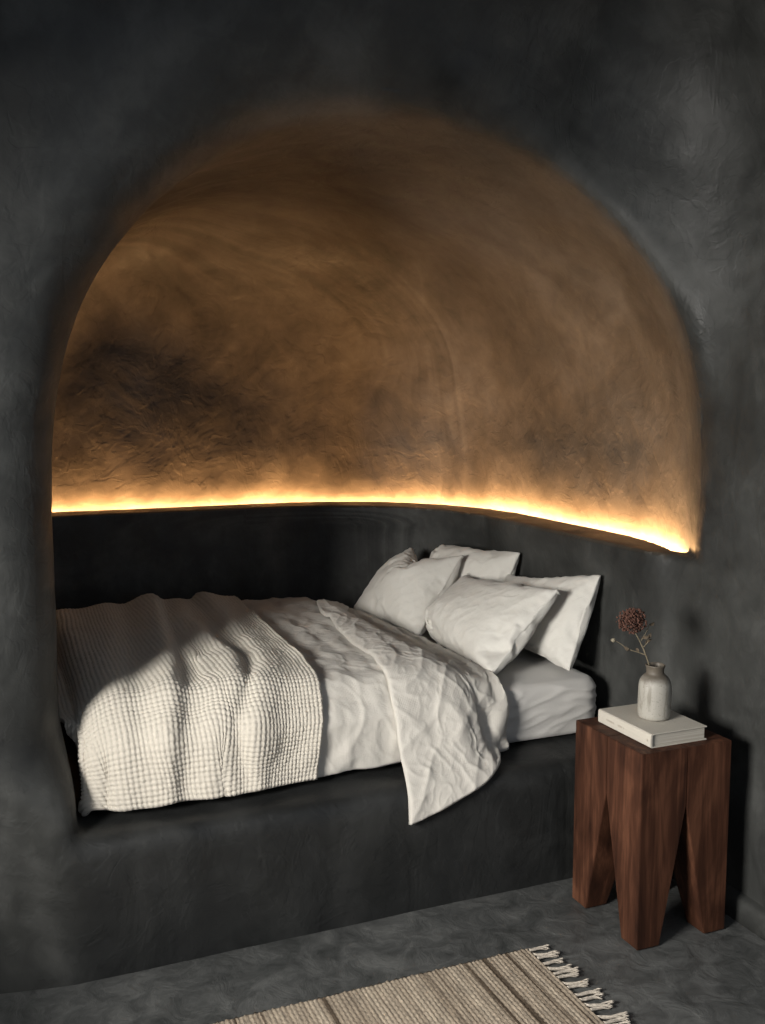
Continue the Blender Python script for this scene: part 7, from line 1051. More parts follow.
    0,1,0,0,0,1,1,-1,0,1,0,0,0,0,0,0,0,0,0,0,1,0,-2,-4,1,0,1,-1,0,0,2,0,-4,-1,3,3,-1,-6,-5,-5,-15,-1,4,5,1,-1,1,4,-1,-5,1,2,1,3,5,-1,-2,2,1,0,-2,0,1,1,0,
    0,1,0,0,-1,1,0,2,0,0,-1,1,0,1,0,0,1,0,0,0,0,0,0,1,1,0,0,0,0,-1,1,0,-2,0,0,0,-1,2,-1,-1,-1,1,3,1,-3,-2,-6,-8,-7,-14,-1,5,4,1,0,1,3,-2,-3,0,1,4,7,-4,0,
    3,1,-1,-2,1,-1,0,1,0,1,0,1,-1,1,0,1,-1,1,0,0,0,1,-1,1,0,0,1,0,0,0,0,1,0,0,0,0,1,0,0,0,0,-3,-2,3,-2,0,-1,1,-2,1,3,2,-2,-1,0,-2,-6,-3,-13,-1,5,4,-1,1,1,
    -1,1,0,-2,3,9,-1,-3,1,2,0,-1,0,0,0,0,0,1,1,1,0,-1,1,0,-1,1,-1,1,1,0,1,0,-1,1,1,-1,1,0,0,1,-1,0,1,0,0,0,0,1,0,-1,-1,-2,-2,-1,-4,-1,1,2,2,2,1,1,0,0,-3,
    -2,-3,-16,1,1,3,5,2,2,5,-1,-2,-1,7,1,-5,0,1,1,-1,0,0,1,1,0,1,1,0,0,-1,1,0,1,0,-1,1,0,0,0,0,1,0,0,0,1,-1,1,1,-1,1,0,0,0,1,-1,1,0,-1,0,1,1,-2,-6,-4,-2,
    0,2,3,3,1,2,1,-2,-3,-3,1,-19,4,-1,1,2,6,10,3,-5,1,5,4,-7,-4,0,3,1,-1,0,1,0,1,1,0,0,0,-1,2,1,0,0,0,0,0,0,0,0,0,0,1,0,0,0,1,0,-1,1,0,1,0,1,0,1,0,0,-1,
    -2,-1,1,-2,-3,-1,-3,-3,-3,0,4,6,4,1,-1,-1,-2,-4,-15,5,-5,4,4,-2,6,0,5,0,4,-2,-5,0,1,3,0,0,1,2,0,1,0,-1,0,0,1,-1,1,0,-1,1,1,0,0,0,0,0,1,0,0,0,0,1,0,1,
    0,0,0,0,1,0,0,1,-1,1,-1,-3,-4,-1,0,-2,-1,-3,-2,-2,0,6,7,1,2,-2,-4,2,6,-13,-7,-4,3,12,10,-8,4,2,1,-6,-2,1,5,0,-2,2,2,0,0,1,1,-1,0,-1,0,0,1,-1,0,1,0,1,
    0,0,0,1,0,0,0,1,0,0,0,1,0,1,0,0,0,1,0,0,1,1,1,-3,-2,-1,1,-4,-3,0,-1,-1,-1,0,3,0,2,3,-3,-1,-24,24,-7,-9,2,10,11,-3,-1,5,-2,-7,0,4,4,-1,2,-1,0,-2,2,0,0,
    1,-1,0,0,0,0,0,1,-1,1,0,1,0,0,-1,0,1,1,1,1,-1,1,-1,1,0,1,0,0,0,1,0,0,1,1,0,-4,-3,-1,5,3,1,0,-5,-5,-5,-2,4,0,3,1,-3,2,-11,3,6,-4,-2,8,6,-2,1,-5,-1,5,4,
    1,-3,-3,0,0,1,-2,-1,2,1,0,1,-1,1,1,1,-1,1,0,0,-1,0,1,0,1,1,1,1,0,0,0,0,0,0,0,1,0,0,1,0,1,-1,1,1,-1,0,-3,3,4,3,4,2,-2,-4,-4,6,-1,-10,-6,-2,-11,0,17,4,
    -6,-5,2,5,2,-3,-1,7,4,0,-7,-3,0,1,-1,0,1,1,-1,0,1,0,0,0,0,1,1,0,0,-1,1,1,0,1,0,1,1,-2,1,1,-1,1,0,0,0,1,0,1,1,0,0,0,1,0,5,1,-1,-10,-6,0,3,7,6,1,5,-3,
    -3,-1,-6,-3,-17,7,20,-1,-3,-3,0,1,2,-1,7,6,-2,-8,-3,0,1,-1,2,1,1,-1,-2,0,0,1,0,1,-1,0,1,0,0,1,1,1,0,1,0,-1,-1,1,0,0,1,0,1,0,1,-1,1,0,-1,0,1,1,1,1,-2,
    -2,7,5,-5,-7,-6,-5,-2,2,12,4,4,-1,-3,-2,-4,4,-3,2,3,-1,4,0,0,7,5,-6,-6,0,1,0,-1,3,0,0,-1,-1,1,0,0,0,1,0,0,0,0,1,0,1,0,-1,1,0,-1,0,2,0,0,0,1,1,-1,1,-1,
    1,0,0,-1,2,1,0,-1,-2,-3,-3,3,9,9,3,-3,-8,-7,-3,0,3,5,1,-1,-3,-13,6,1,5,2,-1,-2,8,0,4,-2,-5,1,4,-2,-1,3,0,-1,0,-1,0,0,1,0,0,1,-1,1,0,0,-1,1,0,0,1,0,0,
    1,0,1,1,-1,1,0,-1,1,1,2,0,0,0,2,-1,-1,0,1,1,1,0,-1,-3,-3,-1,6,8,5,-1,-8,2,-5,0,1,-5,3,-4,-6,-5,16,12,-17,10,4,1,-9,2,3,-4,-1,3,0,-1,0,-1,0,1,0,-1,1,0,
    0,1,0,0,0,1,0,0,0,0,1,0,1,0,-2,0,2,0,0,1,0,0,2,1,0,0,0,0,1,3,-1,0,-1,1,-5,1,-3,-5,11,12,4,4,-4,-2,0,1,-1,-9,18,-16,-18,1,12,14,-5,7,-4,-5,4,3,-4,-2,1,
    2,-1,-1,-1,0,1,0,0,1,0,1,0,0,0,1,0,0,0,0,1,1,-1,1,0,2,-1,0,-1,1,0,0,2,0,-1,-1,2,1,0,2,1,-3,-1,0,2,-1,-3,3,-4,-2,-4,8,14,9,-1,-4,4,1,-1,-4,-16,2,2,5,
    -5,-4,5,18,9,-7,0,-3,-1,1,2,-1,-1,-1,1,0,1,0,0,-1,1,0,0,1,0,0,0,0,1,1,-1,0,1,1,0,-1,1,0,1,-1,1,1,0,0,0,1,0,-1,1,-1,0,0,1,0,1,2,-1,-3,-6,4,-4,0,7,9,3,
    2,2,3,2,0,7,-6,-16,16,25,-14,-20,5,10,0,-1,-1,1,2,-1,-1,0,1,-1,0,0,0,1,1,0,0,1,-1,1,-1,1,0,0,0,1,0,1,-1,0,0,2,0,1,1,-1,0,-1,2,-1,1,0,1,-1,0,-1,1,0,1,
    3,2,-3,-9,0,2,6,3,0,-2,4,3,2,2,7,2,-15,21,-7,-16,23,3,1,-19,-10,5,17,6,1,-1,-1,-1,0,0,0,1,-1,1,-1,0,1,1,0,0,0,0,0,0,0,1,0,1,-1,0,0,2,-2,1,0,0,1,0,1,
    -1,1,0,-1,1,0,1,0,1,3,4,-1,0,-1,-8,3,0,-7,-17,-1,6,5,5,3,11,13,9,-12,-11,17,6,-21,10,3,-6,2,5,8,7,-1,0,0,-1,0,1,0,0,1,0,1,0,0,-1,1,1,0,1,0,1,0,-1,1,0,
    0,0,1,-1,0,0,0,0,1,0,-1,0,0,0,1,0,2,1,2,1,-2,-1,-1,-3,1,11,4,-5,-12,-13,-15,-12,1,15,25,14,9,13,14,-14,-7,18,-12,-18,-20,16,25,-5,-6,10,6,-1,-1,1,1,
    -1,2,0,0,0,1,0,0,0,0,0,1,1,1,0,1,0,0,-1,1,1,0,-1,0,0,0,0,-1,1,0,0,-1,0,0,1,1,2,0,-1,0,-1,3,0,-1,0,2,5,-3,-1,-16,-15,-1,9,22,18,2,0,20,8,-5,-21,-8,-9,
    4,8,-7,4,-3,1,8,4,2,1,0,0,0,1,0,1,0,0,0,1,0,1,0,0,0,1,0,1,0,0,0,0,0,1,0,0,-1,1,0,-1,0,0,0,0,-2,-1,-1,2,1,-1,4,3,-3,0,3,-12,-3,5,1,0,-3,2,0,-7,-7,16,6,
    -13,3,-3,0,-10,18,-9,-3,-15,-7,29,4,1,-2,-2,0,0,1,1,0,0,1,0,0,2,0,-1,1,1,0,0,1,0,0,0,0,2,0,0,0,-1,1,0,0,0,0,0,0,0,1,-1,0,-1,-2,-2,4,4,-3,-1,-1,0,4,1,
    -7,-8,0,1,6,9,3,-2,-5,-13,5,3,-1,-1,7,-7,1,2,-8,-16,1,1,7,12,3,0,0,-1,1,2,3,1,0,1,0,-1,0,1,0,-1,0,0,0,0,0,0,0,-1,0,0,0,1,0,0,1,0,0,1,0,0,-1,1,1,2,4,
    -1,0,2,0,-8,-12,-6,8,16,-1,-8,-1,-2,14,11,4,4,-4,-11,-10,-3,-25,8,11,-11,-6,33,-20,-9,6,4,26,-10,-8,2,1,1,0,-2,-2,-1,1,-1,1,0,0,1,-1,0,0,0,0,0,0,0,1,
    0,0,0,1,0,0,-1,0,0,1,0,1,-1,1,0,1,-1,-2,0,3,2,4,-2,-5,-8,-5,0,4,1,3,4,7,14,8,-3,-5,-4,-14,-11,-13,-6,11,4,-29,14,36,-11,-11,17,-2,-11,1,-1,0,1,-1,0,0,
    0,-1,0,-1,1,0,-1,0,1,0,0,0,0,0,1,-1,1,0,1,-1,0,0,1,0,0,0,-1,0,1,0,0,0,1,2,-1,-6,-5,3,9,5,6,-4,-13,-1,13,8,-1,-8,-15,-8,-2,6,9,4,8,7,-1,-10,14,-10,-28,
    30,5,3,-11,-22,15,6,2,1,-1,0,0,-1,1,0,1,0,-1,0,1,0,-1,0,0,0,0,0,-1,0,0,0,0,0,0,0,0,0,0,0,1,0,0,0,0,0,0,0,2,-2,0,-5,3,6,5,-2,-5,1,3,-2,-5,-17,-8,1,6,5,
    6,4,-1,-17,33,-6,-20,7,-4,-11,17,20,-11,-11,4,0,-2,-2,1,0,0,1,-1,1,-1,2,1,0,0,0,0,0,0,-1,0,0,0,0,0,0,-1,0,0,1,0,0,0,0,0,0,0,1,0,0,0,-2,-2,1,1,0,-2,6,
    5,-3,0,-8,-13,1,14,3,-8,-2,2,-2,2,1,2,21,-24,22,6,0,6,-30,-13,16,20,2,-17,-8,0,0,-1,-1,0,0,0,0,1,0,0,1,-1,0,0,0,0,0,0,0,0,0,-1,1,0,0,0,-1,1,0,0,0,0,0,
    1,0,1,0,0,0,0,-1,1,1,-2,1,1,1,-2,0,-7,-7,3,13,-3,-6,2,1,-2,1,1,19,-8,1,7,-8,4,3,-14,-17,11,1,2,1,0,-1,-1,0,0,-1,1,-1,0,0,0,-1,1,0,1,0,0,0,0,0,0,0,1,
    -1,0,0,1,0,-1,0,0,0,1,0,-1,-1,0,1,0,0,0,3,0,-2,-1,0,1,0,4,3,2,-7,-14,1,7,3,0,0,-2,0,0,2,-2,0,5,7,-7,3,8,-17,-9,-2,7,5,0,0,0,0,1,0,-1,0,0,-1,0,1,-1,0,
    0,0,0,1,0,0,0,1,-1,0,0,0,0,0,0,0,0,1,-1,0,0,1,0,-1,0,0,2,-1,-2,-1,0,2,-2,0,0,1,0,2,1,-9,4,6,0,-2,-3,0,1,1,-3,2,-7,19,8,-3,4,-1,-14,-4,0,-2,0,0,1,0,-1,
    1,0,0,0,0,-1,0,1,0,-1,0,0,0,0,0,0,0,0,0,0,0,-1,1,0,0,0,-1,0,0,1,0,-1,1,0,1,-1,-1,0,-1,0,0,1,1,-3,-2,2,4,-1,-2,5,4,-4,-4,-1,0,1,6,-1,-6,-11,6,3,8,-10,
    -5,6,4,1,0,0,0,-1,1,0,0,0,1,-1,0,0,0,0,0,0,0,0,-1,0,1,0,-1,0,0,0,0,0,-1,1,0,0,0,-1,1,-1,0,1,1,1,1,0,2,-1,0,-1,-1,1,0,-1,-1,-3,-1,0,3,2,-2,-2,-2,0,1,2,
    -6,24,-8,-37,23,-13,-6,3,2,7,14,5,-8,0,2,0,-1,1,-1,0,0,0,0,0,0,0,0,0,0,0,0,0,-1,0,0,0,0,0,0,0,0,-1,0,0,0,1,-1,2,1,1,0,1,-2,0,1,1,0,0,1,-1,-2,1,-1,0,
    -2,-1,2,-1,-5,-4,2,4,2,-1,1261,39,15,-6,-4,36,27,22,15,12,0,-3,4,8,10,4,-8,-8,1,8,6,0,-4,-6,4,14,1,-8,-16,-5,-2,2,4,4,-7,-3,-5,4,-5,2,2,-1,0,1,3,2,5,
    12,-1,6,-17,-6,-7,8,0,-29,-20,-50,-39,-36,-39,-53,-53,-52,-53,-49,-42,-39,-34,-42,-37,-59,-55,-56,13,-5,3,6,-2,-31,-1,2,9,2,6,3,-1,-3,-2,2,6,0,-6,-6,
    0,2,5,4,0,-9,2,7,7,-4,-1,-4,-1,2,9,3,0,-6,1,-6,-4,1,2,1,-1,1,3,-2,11,-7,6,-5,1,-8,-2,7,-4,4,-4,1,-2,0,1,0,3,2,-3,-1,-1,1,-3,5,-1,1,11,-8,0,4,-10,-12,
    -5,5,2,3,6,6,-3,-1,4,0,3,4,-3,-9,-2,1,0,4,-2,-3,-1,3,6,7,1,0,-3,-5,0,4,5,-1,-1,-1,0,0,0,1,1,2,2,0,-5,-4,1,2,0,-4,2,7,-5,1,1,-2,-3,1,0,1,1,0,-1,-2,-2,
    3,0,3,1,0,9,-9,-1,2,2,-6,-13,-7,0,11,9,-3,-1,7,0,0,-1,1,9,-5,-5,-2,-1,-3,-2,0,1,3,7,4,0,-1,-3,1,3,0,0,0,4,4,1,-1,1,-2,-1,0,-3,-2,-6,0,2,2,-1,1,-4,3,1,
    3,2,-3,-2,1,2,1,1,-1,0,1,-1,-2,0,4,0,0,2,-5,0,-3,6,6,-12,-12,2,2,3,5,4,-5,-2,1,-2,9,3,6,1,-4,-4,-5,-3,-2,2,2,0,-1,-1,0,2,1,0,-1,2,2,1,1,2,2,-4,0,0,-2,
    -4,-5,0,2,5,4,3,-2,-3,1,4,3,0,-1,0,1,0,0,-1,2,3,1,-3,-1,0,2,1,0,3,-7,1,0,-3,7,2,0,-13,-10,6,7,-2,0,4,-7,3,5,-5,10,3,-1,-2,-1,1,0,-2,-2,1,0,0,-2,-1,-3,
    -3,-1,0,1,-1,-1,1,3,-1,-3,-2,-1,-1,0,1,2,3,2,3,4,3,-1,0,4,-1,1,1,1,-1,1,1,0,0,-2,-1,3,2,2,2,1,-5,2,1,-1,-4,-1,10,9,-21,-8,-1,-1,3,16,-2,-5,7,-12,-1,0,
    3,7,3,5,1,-6,1,-5,-2,-1,5,4,-1,-4,-3,1,-3,-1,0,0,1,-1,4,2,0,0,2,-1,-1,-1,-1,2,1,2,-1,1,2,4,3,-1,0,1,0,0,0,0,-2,-1,2,1,1,1,2,2,-11,9,-2,3,-1,5,6,-3,-8,
    -10,-7,1,19,0,-13,9,-3,-13,-1,-1,0,2,7,2,3,3,2,-3,-2,7,0,1,3,-2,-2,-3,-3,5,2,1,-2,1,0,0,1,2,1,1,-1,-1,-1,-1,2,1,-3,-2,3,1,2,1,2,2,1,-1,-1,-1,-1,0,-1,
    0,2,2,2,0,-6,3,4,10,1,1,-2,-15,11,-4,-15,12,5,-19,3,8,-12,-3,-2,0,1,-3,-4,5,5,8,-3,7,1,-6,-2,7,1,1,1,-2,1,-1,4,3,1,-2,-3,1,1,-1,-1,0,3,3,0,-1,-3,-4,0,
    2,3,-2,1,3,4,2,1,0,0,-2,-1,-2,0,0,1,3,2,0,-6,1,5,2,7,-4,-5,-6,0,8,2,7,-20,-4,11,-10,-9,4,0,1,-6,-5,2,6,1,-3,0,0,-1,-3,5,0,6,7,2,1,2,-4,-5,-2,1,0,0,-2,
    0,0,2,3,1,-2,0,0,-1,0,6,3,5,3,-1,1,4,0,2,2,2,0,-2,-3,-3,0,0,3,1,2,15,-5,-12,-11,-2,0,15,10,-18,0,15,-8,-10,6,-2,-11,2,1,-1,-6,-3,8,6,-6,-5,-2,0,-1,-1,
    2,-1,-1,1,4,1,1,0,0,1,1,1,2,1,3,1,0,-4,-3,2,4,3,1,0,-2,-1,5,3,7,4,1,-1,2,1,2,1,1,0,-2,-4,-2,1,1,3,0,27,-23,-10,0,9,0,5,-5,-9,4,9,-14,1,2,-11,-3,4,-2,
    -5,0,9,3,-10,-6,0,3,-2,-4,-2,2,1,3,0,-1,1,2,3,5,1,0,-1,1,2,-1,-2,-4,0,0,2,3,7,5,-1,-2,-3,-4,-2,9,6,2,0,5,2,0,1,2,0,0,-2,3,-2,-2,3,1,0,-6,-3,12,4,-7,1,
    -9,3,8,-3,-8,2,-8,-8,-3,-2,5,9,6,0,-10,-3,-2,-1,0,0,2,5,2,0,-4,-4,-3,0,4,4,-1,-4,-2,3,3,3,3,0,2,4,3,0,-1,-3,-3,0,1,1,-2,-1,0,11,6,3,-4,-2,0,1,3,3,3,2,
    2,0,-1,-1,0,-27,35,-7,-1,-6,-1,-3,-3,10,6,-16,-4,0,0,-5,2,6,15,12,-5,-10,-3,0,-1,-2,-2,0,4,1,-2,-3,-4,-6,-4,-1,0,2,2,5,9,7,5,2,0,2,-2,-3,-1,-3,-4,-7,
    -8,-6,-1,3,6,7,-1,4,3,5,0,-1,-1,-2,0,2,3,2,-8,2,11,6,2,-19,15,-2,-9,-3,8,-1,-2,14,-7,-16,3,8,-2,-3,11,16,6,-5,-4,-7,-5,-1,4,0,-1,-1,-3,-1,1,-2,-3,-1,
    -1,1,0,0,5,8,3,-1,-6,-3,-1,0,2,-3,-6,-4,-3,-3,-2,-1,1,0,2,7,9,-4,-3,4,13,5,0,-1,-4,-2,-1,-1,-1,4,4,7,2,-2,-6,3,-15,0,7,2,0,11,-17,2,10,-4,-3,17,12,0,
    -11,-15,-7,2,6,7,1,2,1,0,2,3,0,-4,-3,-3,1,5,2,0,-2,-3,-6,-9,-3,-2,-4,-4,-2,-2,-1,1,2,2,7,8,3,0,4,-6,1,9,8,-8,-7,5,7,3,3,1,-1,-2,-1,-5,1,7,4,14,-25,6,
    -6,-1,0,6,5,-2,-6,15,1,-6,7,10,-6,-14,-13,2,11,4,2,1,3,1,2,3,-1,-6,-8,-1,0,0,1,-1,-3,-4,-5,-5,-3,3,-1,-3,-3,-2,-2,-2,0,2,2,4,5,7,10,11,4,-1,-4,-1,7,0,
    -10,-8,-3,2,5,6,2,2,2,-2,2,1,0,-15,4,11,2,-13,-6,6,10,-8,19,0,-12,0,9,-9,-10,-8,8,16,3,2,1,1,0,0,0,-1,-6,-6,1,3,1,-1,-4,-5,-3,-2,2,2,2,-9,-9,-4,2,2,2,
    4,7,5,5,3,1,4,-1,-2,-10,-7,-4,-2,5,13,7,1,0,-4,-3,-2,1,7,3,10,-4,-2,4,21,-30,8,-5,10,-9,-11,22,-7,4,-11,-4,10,-6,-8,-3,12,14,-1,0,2,2,-1,-2,-3,-6,-2,
    2,1,-1,0,3,1,0,1,3,5,2,-2,-7,-6,-4,-4,3,2,2,2,-3,3,2,3,0,-5,-8,-12,-6,-1,4,12,2,7,2,4,6,-2,-6,-4,-1,-1,-1,-3,-1,9,16,7,-8,-5,-4,6,2,-5,3,5,-18,-1,11,
    -1,-7,-1,14,10,-7,-8,-5,-1,0,1,1,-1,1,3,2,1,1,2,0,3,8,4,1,-3,-10,-12,-5,3,5,9,4,0,-3,-7,2,-9,-3,0,-3,-6,-6,0,10,10,5,5,7,-5,-6,6,4,2,-1,-4,-4,-5,-2,
    -6,2,6,11,-23,21,-17,11,7,1,0,-16,8,-5,-3,3,-4,2,10,1,-10,-4,0,2,2,2,0,0,5,5,-2,-1,3,4,1,1,6,1,-6,-7,-7,-5,5,9,3,0,-5,-9,-6,2,13,0,-6,-5,-10,-5,-2,2,
    -2,-1,7,10,-6,7,6,6,10,-4,2,2,0,-1,-2,-2,-4,-5,-3,8,9,-2,-10,7,6,-11,-6,-2,4,-3,2,-9,1,9,1,-8,0,3,4,4,3,1,1,1,-2,-4,-3,0,1,1,0,1,-4,-10,-8,-5,3,8,5,
    -1,-4,-2,-2,-1,3,1,1,1,1,-6,-5,0,1,3,6,2,-1,-3,13,-6,0,11,9,-2,0,4,0,-1,-1,-2,1,0,-7,0,21,-8,-6,-7,-1,5,-12,-2,-6,21,7,-4,3,0,-4,3,2,-2,-3,-3,-3,-2,
    -3,-5,-5,-7,-3,-1,-1,-2,-1,-1,-3,2,3,2,0,0,-1,2,9,6,4,1,-2,-1,-7,-2,-1,3,10,4,-1,4,5,5,6,-10,-11,-9,7,14,-6,2,5,4,2,-1,3,1,3,-2,-7,-12,19,-9,-3,-5,-9,
    7,-9,-2,-4,14,0,-3,-5,-4,3,3,0,-2,-3,-1,-2,-3,-3,-3,0,3,1,0,-1,-1,-1,-1,1,2,5,4,1,-1,0,-3,-1,3,5,5,4,1,-3,-2,5,5,1,-2,3,7,7,4,-2,-6,-12,6,5,-6,-14,0,
    4,6,5,8,1,2,-4,-11,-8,-5,-17,0,17,15,-13,0,-1,-4,1,-3,2,0,-3,-10,-3,-5,-1,3,3,1,0,0,0,1,-1,3,4,2,1,1,1,1,3,3,0,1,0,1,0,0,0,-2,-2,0,3,2,4,2,4,2,-6,-6,
    7,6,1,-4,-10,-2,-8,-6,-3,13,5,-3,0,-1,9,8,-3,-4,-1,-1,-11,21,-2,-4,11,-3,-4,-1,6,-3,-2,-4,14,-6,9,2,-9,-2,0,1,-1,-3,-3,0,1,3,3,1,1,0,1,1,0,1,2,1,0,0,
    0,1,1,0,0,1,1,0,-3,-2,-1,-1,-3,-6,0,7,1,-11,-4,-3,-12,-3,8,9,-3,10,17,0,1,-2,1,-4,0,-1,-6,0,5,-18,-35,49,-17,-13,13,7,-4,1,9,1,-3,-3,-7,5,13,8,4,1,0,
    -1,0,-1,0,-2,-2,0,-2,-1,-1,0,0,-1,-2,-4,-2,-3,-2,-2,-2,-1,-3,-3,-4,-1,2,0,-2,-5,-3,0,1,1,3,-2,-11,1,7,13,7,9,6,-3,4,5,-1,0,-5,-6,0,0,-2,-3,-5,-7,32,
    -36,-7,4,4,-3,3,16,11,-14,-19,-2,-7,-2,2,1,-1,0,3,1,3,0,-2,-1,3,1,-2,-5,-1,-1,0,0,-2,0,2,2,1,0,2,1,2,1,2,0,-1,0,1,4,6,6,5,-4,-2,9,-5,2,2,-7,-1,5,4,
    -21,-4,15,5,4,-7,-3,0,3,0,-4,-1,3,-7,11,-6,-3,5,-5,7,15,-14,-17,3,20,5,-5,-4,-11,-10,-8,-1,4,1,1,1,2,1,0,2,4,1,1,0,0,3,3,4,2,0,1,-1,0,0,0,-1,0,1,3,3,
    3,0,-2,0,2,-9,-18,-4,5,6,-7,-6,-5,11,15,-5,5,6,-4,0,1,-2,-3,-1,-1,9,13,29,-20,-6,-1,-9,3,0,-1,-1,13,0,-13,-6,2,0,3,4,9,6,4,0,-4,-5,-3,-1,0,2,1,0,-1,1,
    0,1,3,1,1,2,-1,-1,-1,0,1,2,0,-3,-5,-6,-5,-3,0,-3,-4,-4,6,13,-5,8,13,1,-1,-1,1,2,-18,-16,1,9,4,1,-1,1,-1,-4,-20,-40,24,10,9,-3,7,-8,-9,8,5,0,0,9,3,-5,
    2,5,1,0,-2,1,2,1,0,0,1,-1,-1,-1,1,-2,-2,-4,-5,-6,-5,-5,-3,-2,0,-1,0,0,0,0,0,2,1,0,-1,0,7,16,12,5,-6,-14,-2,3,-12,-12,-1,12,-2,2,3,6,-2,-1,0,0,0,-1,1,
    -15,9,11,-3,3,-6,3,-16,-6,10,12,-1,-10,-1,3,6,2,-3,-7,-4,3,8,8,-3,-7,-6,-4,-1,1,-2,-1,0,1,1,0,1,3,4,3,2,1,0,0,0,3,4,2,1,2,1,4,3,-1,-2,1,1,-4,0,3,-8,
    -12,-8,4,16,0,-8,-5,4,3,0,-1,0,0,-3,28,-32,20,-13,3,-6,1,1,-1,-9,6,7,6,0,-3,-6,-5,-2,0,3,1,0,-1,1,2,0,0,-3,-2,1,2,4,4,2,0,-1,-1,1,3,2,1,-1,0,2,3,3,1,
    0,-1,1,1,2,-1,-3,-11,-14,1,10,-7,-6,3,10,-2,-1,5,-2,-9,1,3,0,0,0,-1,0,-9,12,8,-4,-1,-10,1,12,16,-5,-9,-16,1,4,0,0,2,2,1,1,1,0,3,7,4,2,-1,-2,-3,-1,1,1,
    3,2,0,-2,-2,1,1,-1,0,1,1,1,0,-1,-1,-2,-6,-2,-1,1,-1,-9,-11,1,11,0,-8,11,12,-7,-16,-5,7,12,-1,-4,-1,0,0,0,-1,-1,-6,12,-6,-5,10,0,-5,4,5,-10,0,6,-7,5,6,
    -1,-1,1,1,0,-1,1,3,5,4,3,0,0,1,-2,-1,-1,-1,-1,0,1,0,-2,-3,-1,-2,1,0,-1,-3,-4,1,3,5,0,0,-2,-9,-10,2,4,1,-1,3,7,-4,4,0,-1,-2,-3,5,-2,-3,0,-1,0,-1,-1,
    -14,10,-7,5,5,4,-3,-7,-1,-6,1,23,-6,-11,4,6,2,0,1,0,0,-1,-2,0,3,2,4,5,1,1,-2,-2,-4,-3,0,2,2,-1,-3,-2,-1,-3,-2,-3,-4,-3,-2,2,5,4,3,-1,-3,9,7,-1,-11,0,
    8,-10,-3,9,9,-1,-6,-2,0,-1,-2,-1,1,-1,-1,-2,8,-7,-8,25,-24,2,7,-3,1,3,-9,9,10,-8,-9,0,3,1,0,1,0,-1,-1,-2,-1,1,1,3,3,1,0,-1,-3,-2,-1,1,1,2,1,-1,-1,-1,
    -2,-2,1,4,1,-5,-5,0,-1,-6,9,6,-6,-1,-2,-5,3,8,11,-3,1,2,0,-1,-3,-2,0,0,-1,0,-1,-1,-14,25,-18,41,-8,-19,-1,-7,-11,10,-9,7,14,11,-7,-7,-2,-2,-2,-1,1,-1,
    -2,-1,-1,0,0,-2,2,1,-1,-2,1,0,0,0,1,0,1,1,2,1,1,2,4,3,4,1,-2,-1,-13,-2,-10,-3,-2,3,-1,3,14,8,-6,-1,-1,1,2,0,-2,-1,0,1,-1,-1,-1,1,
])
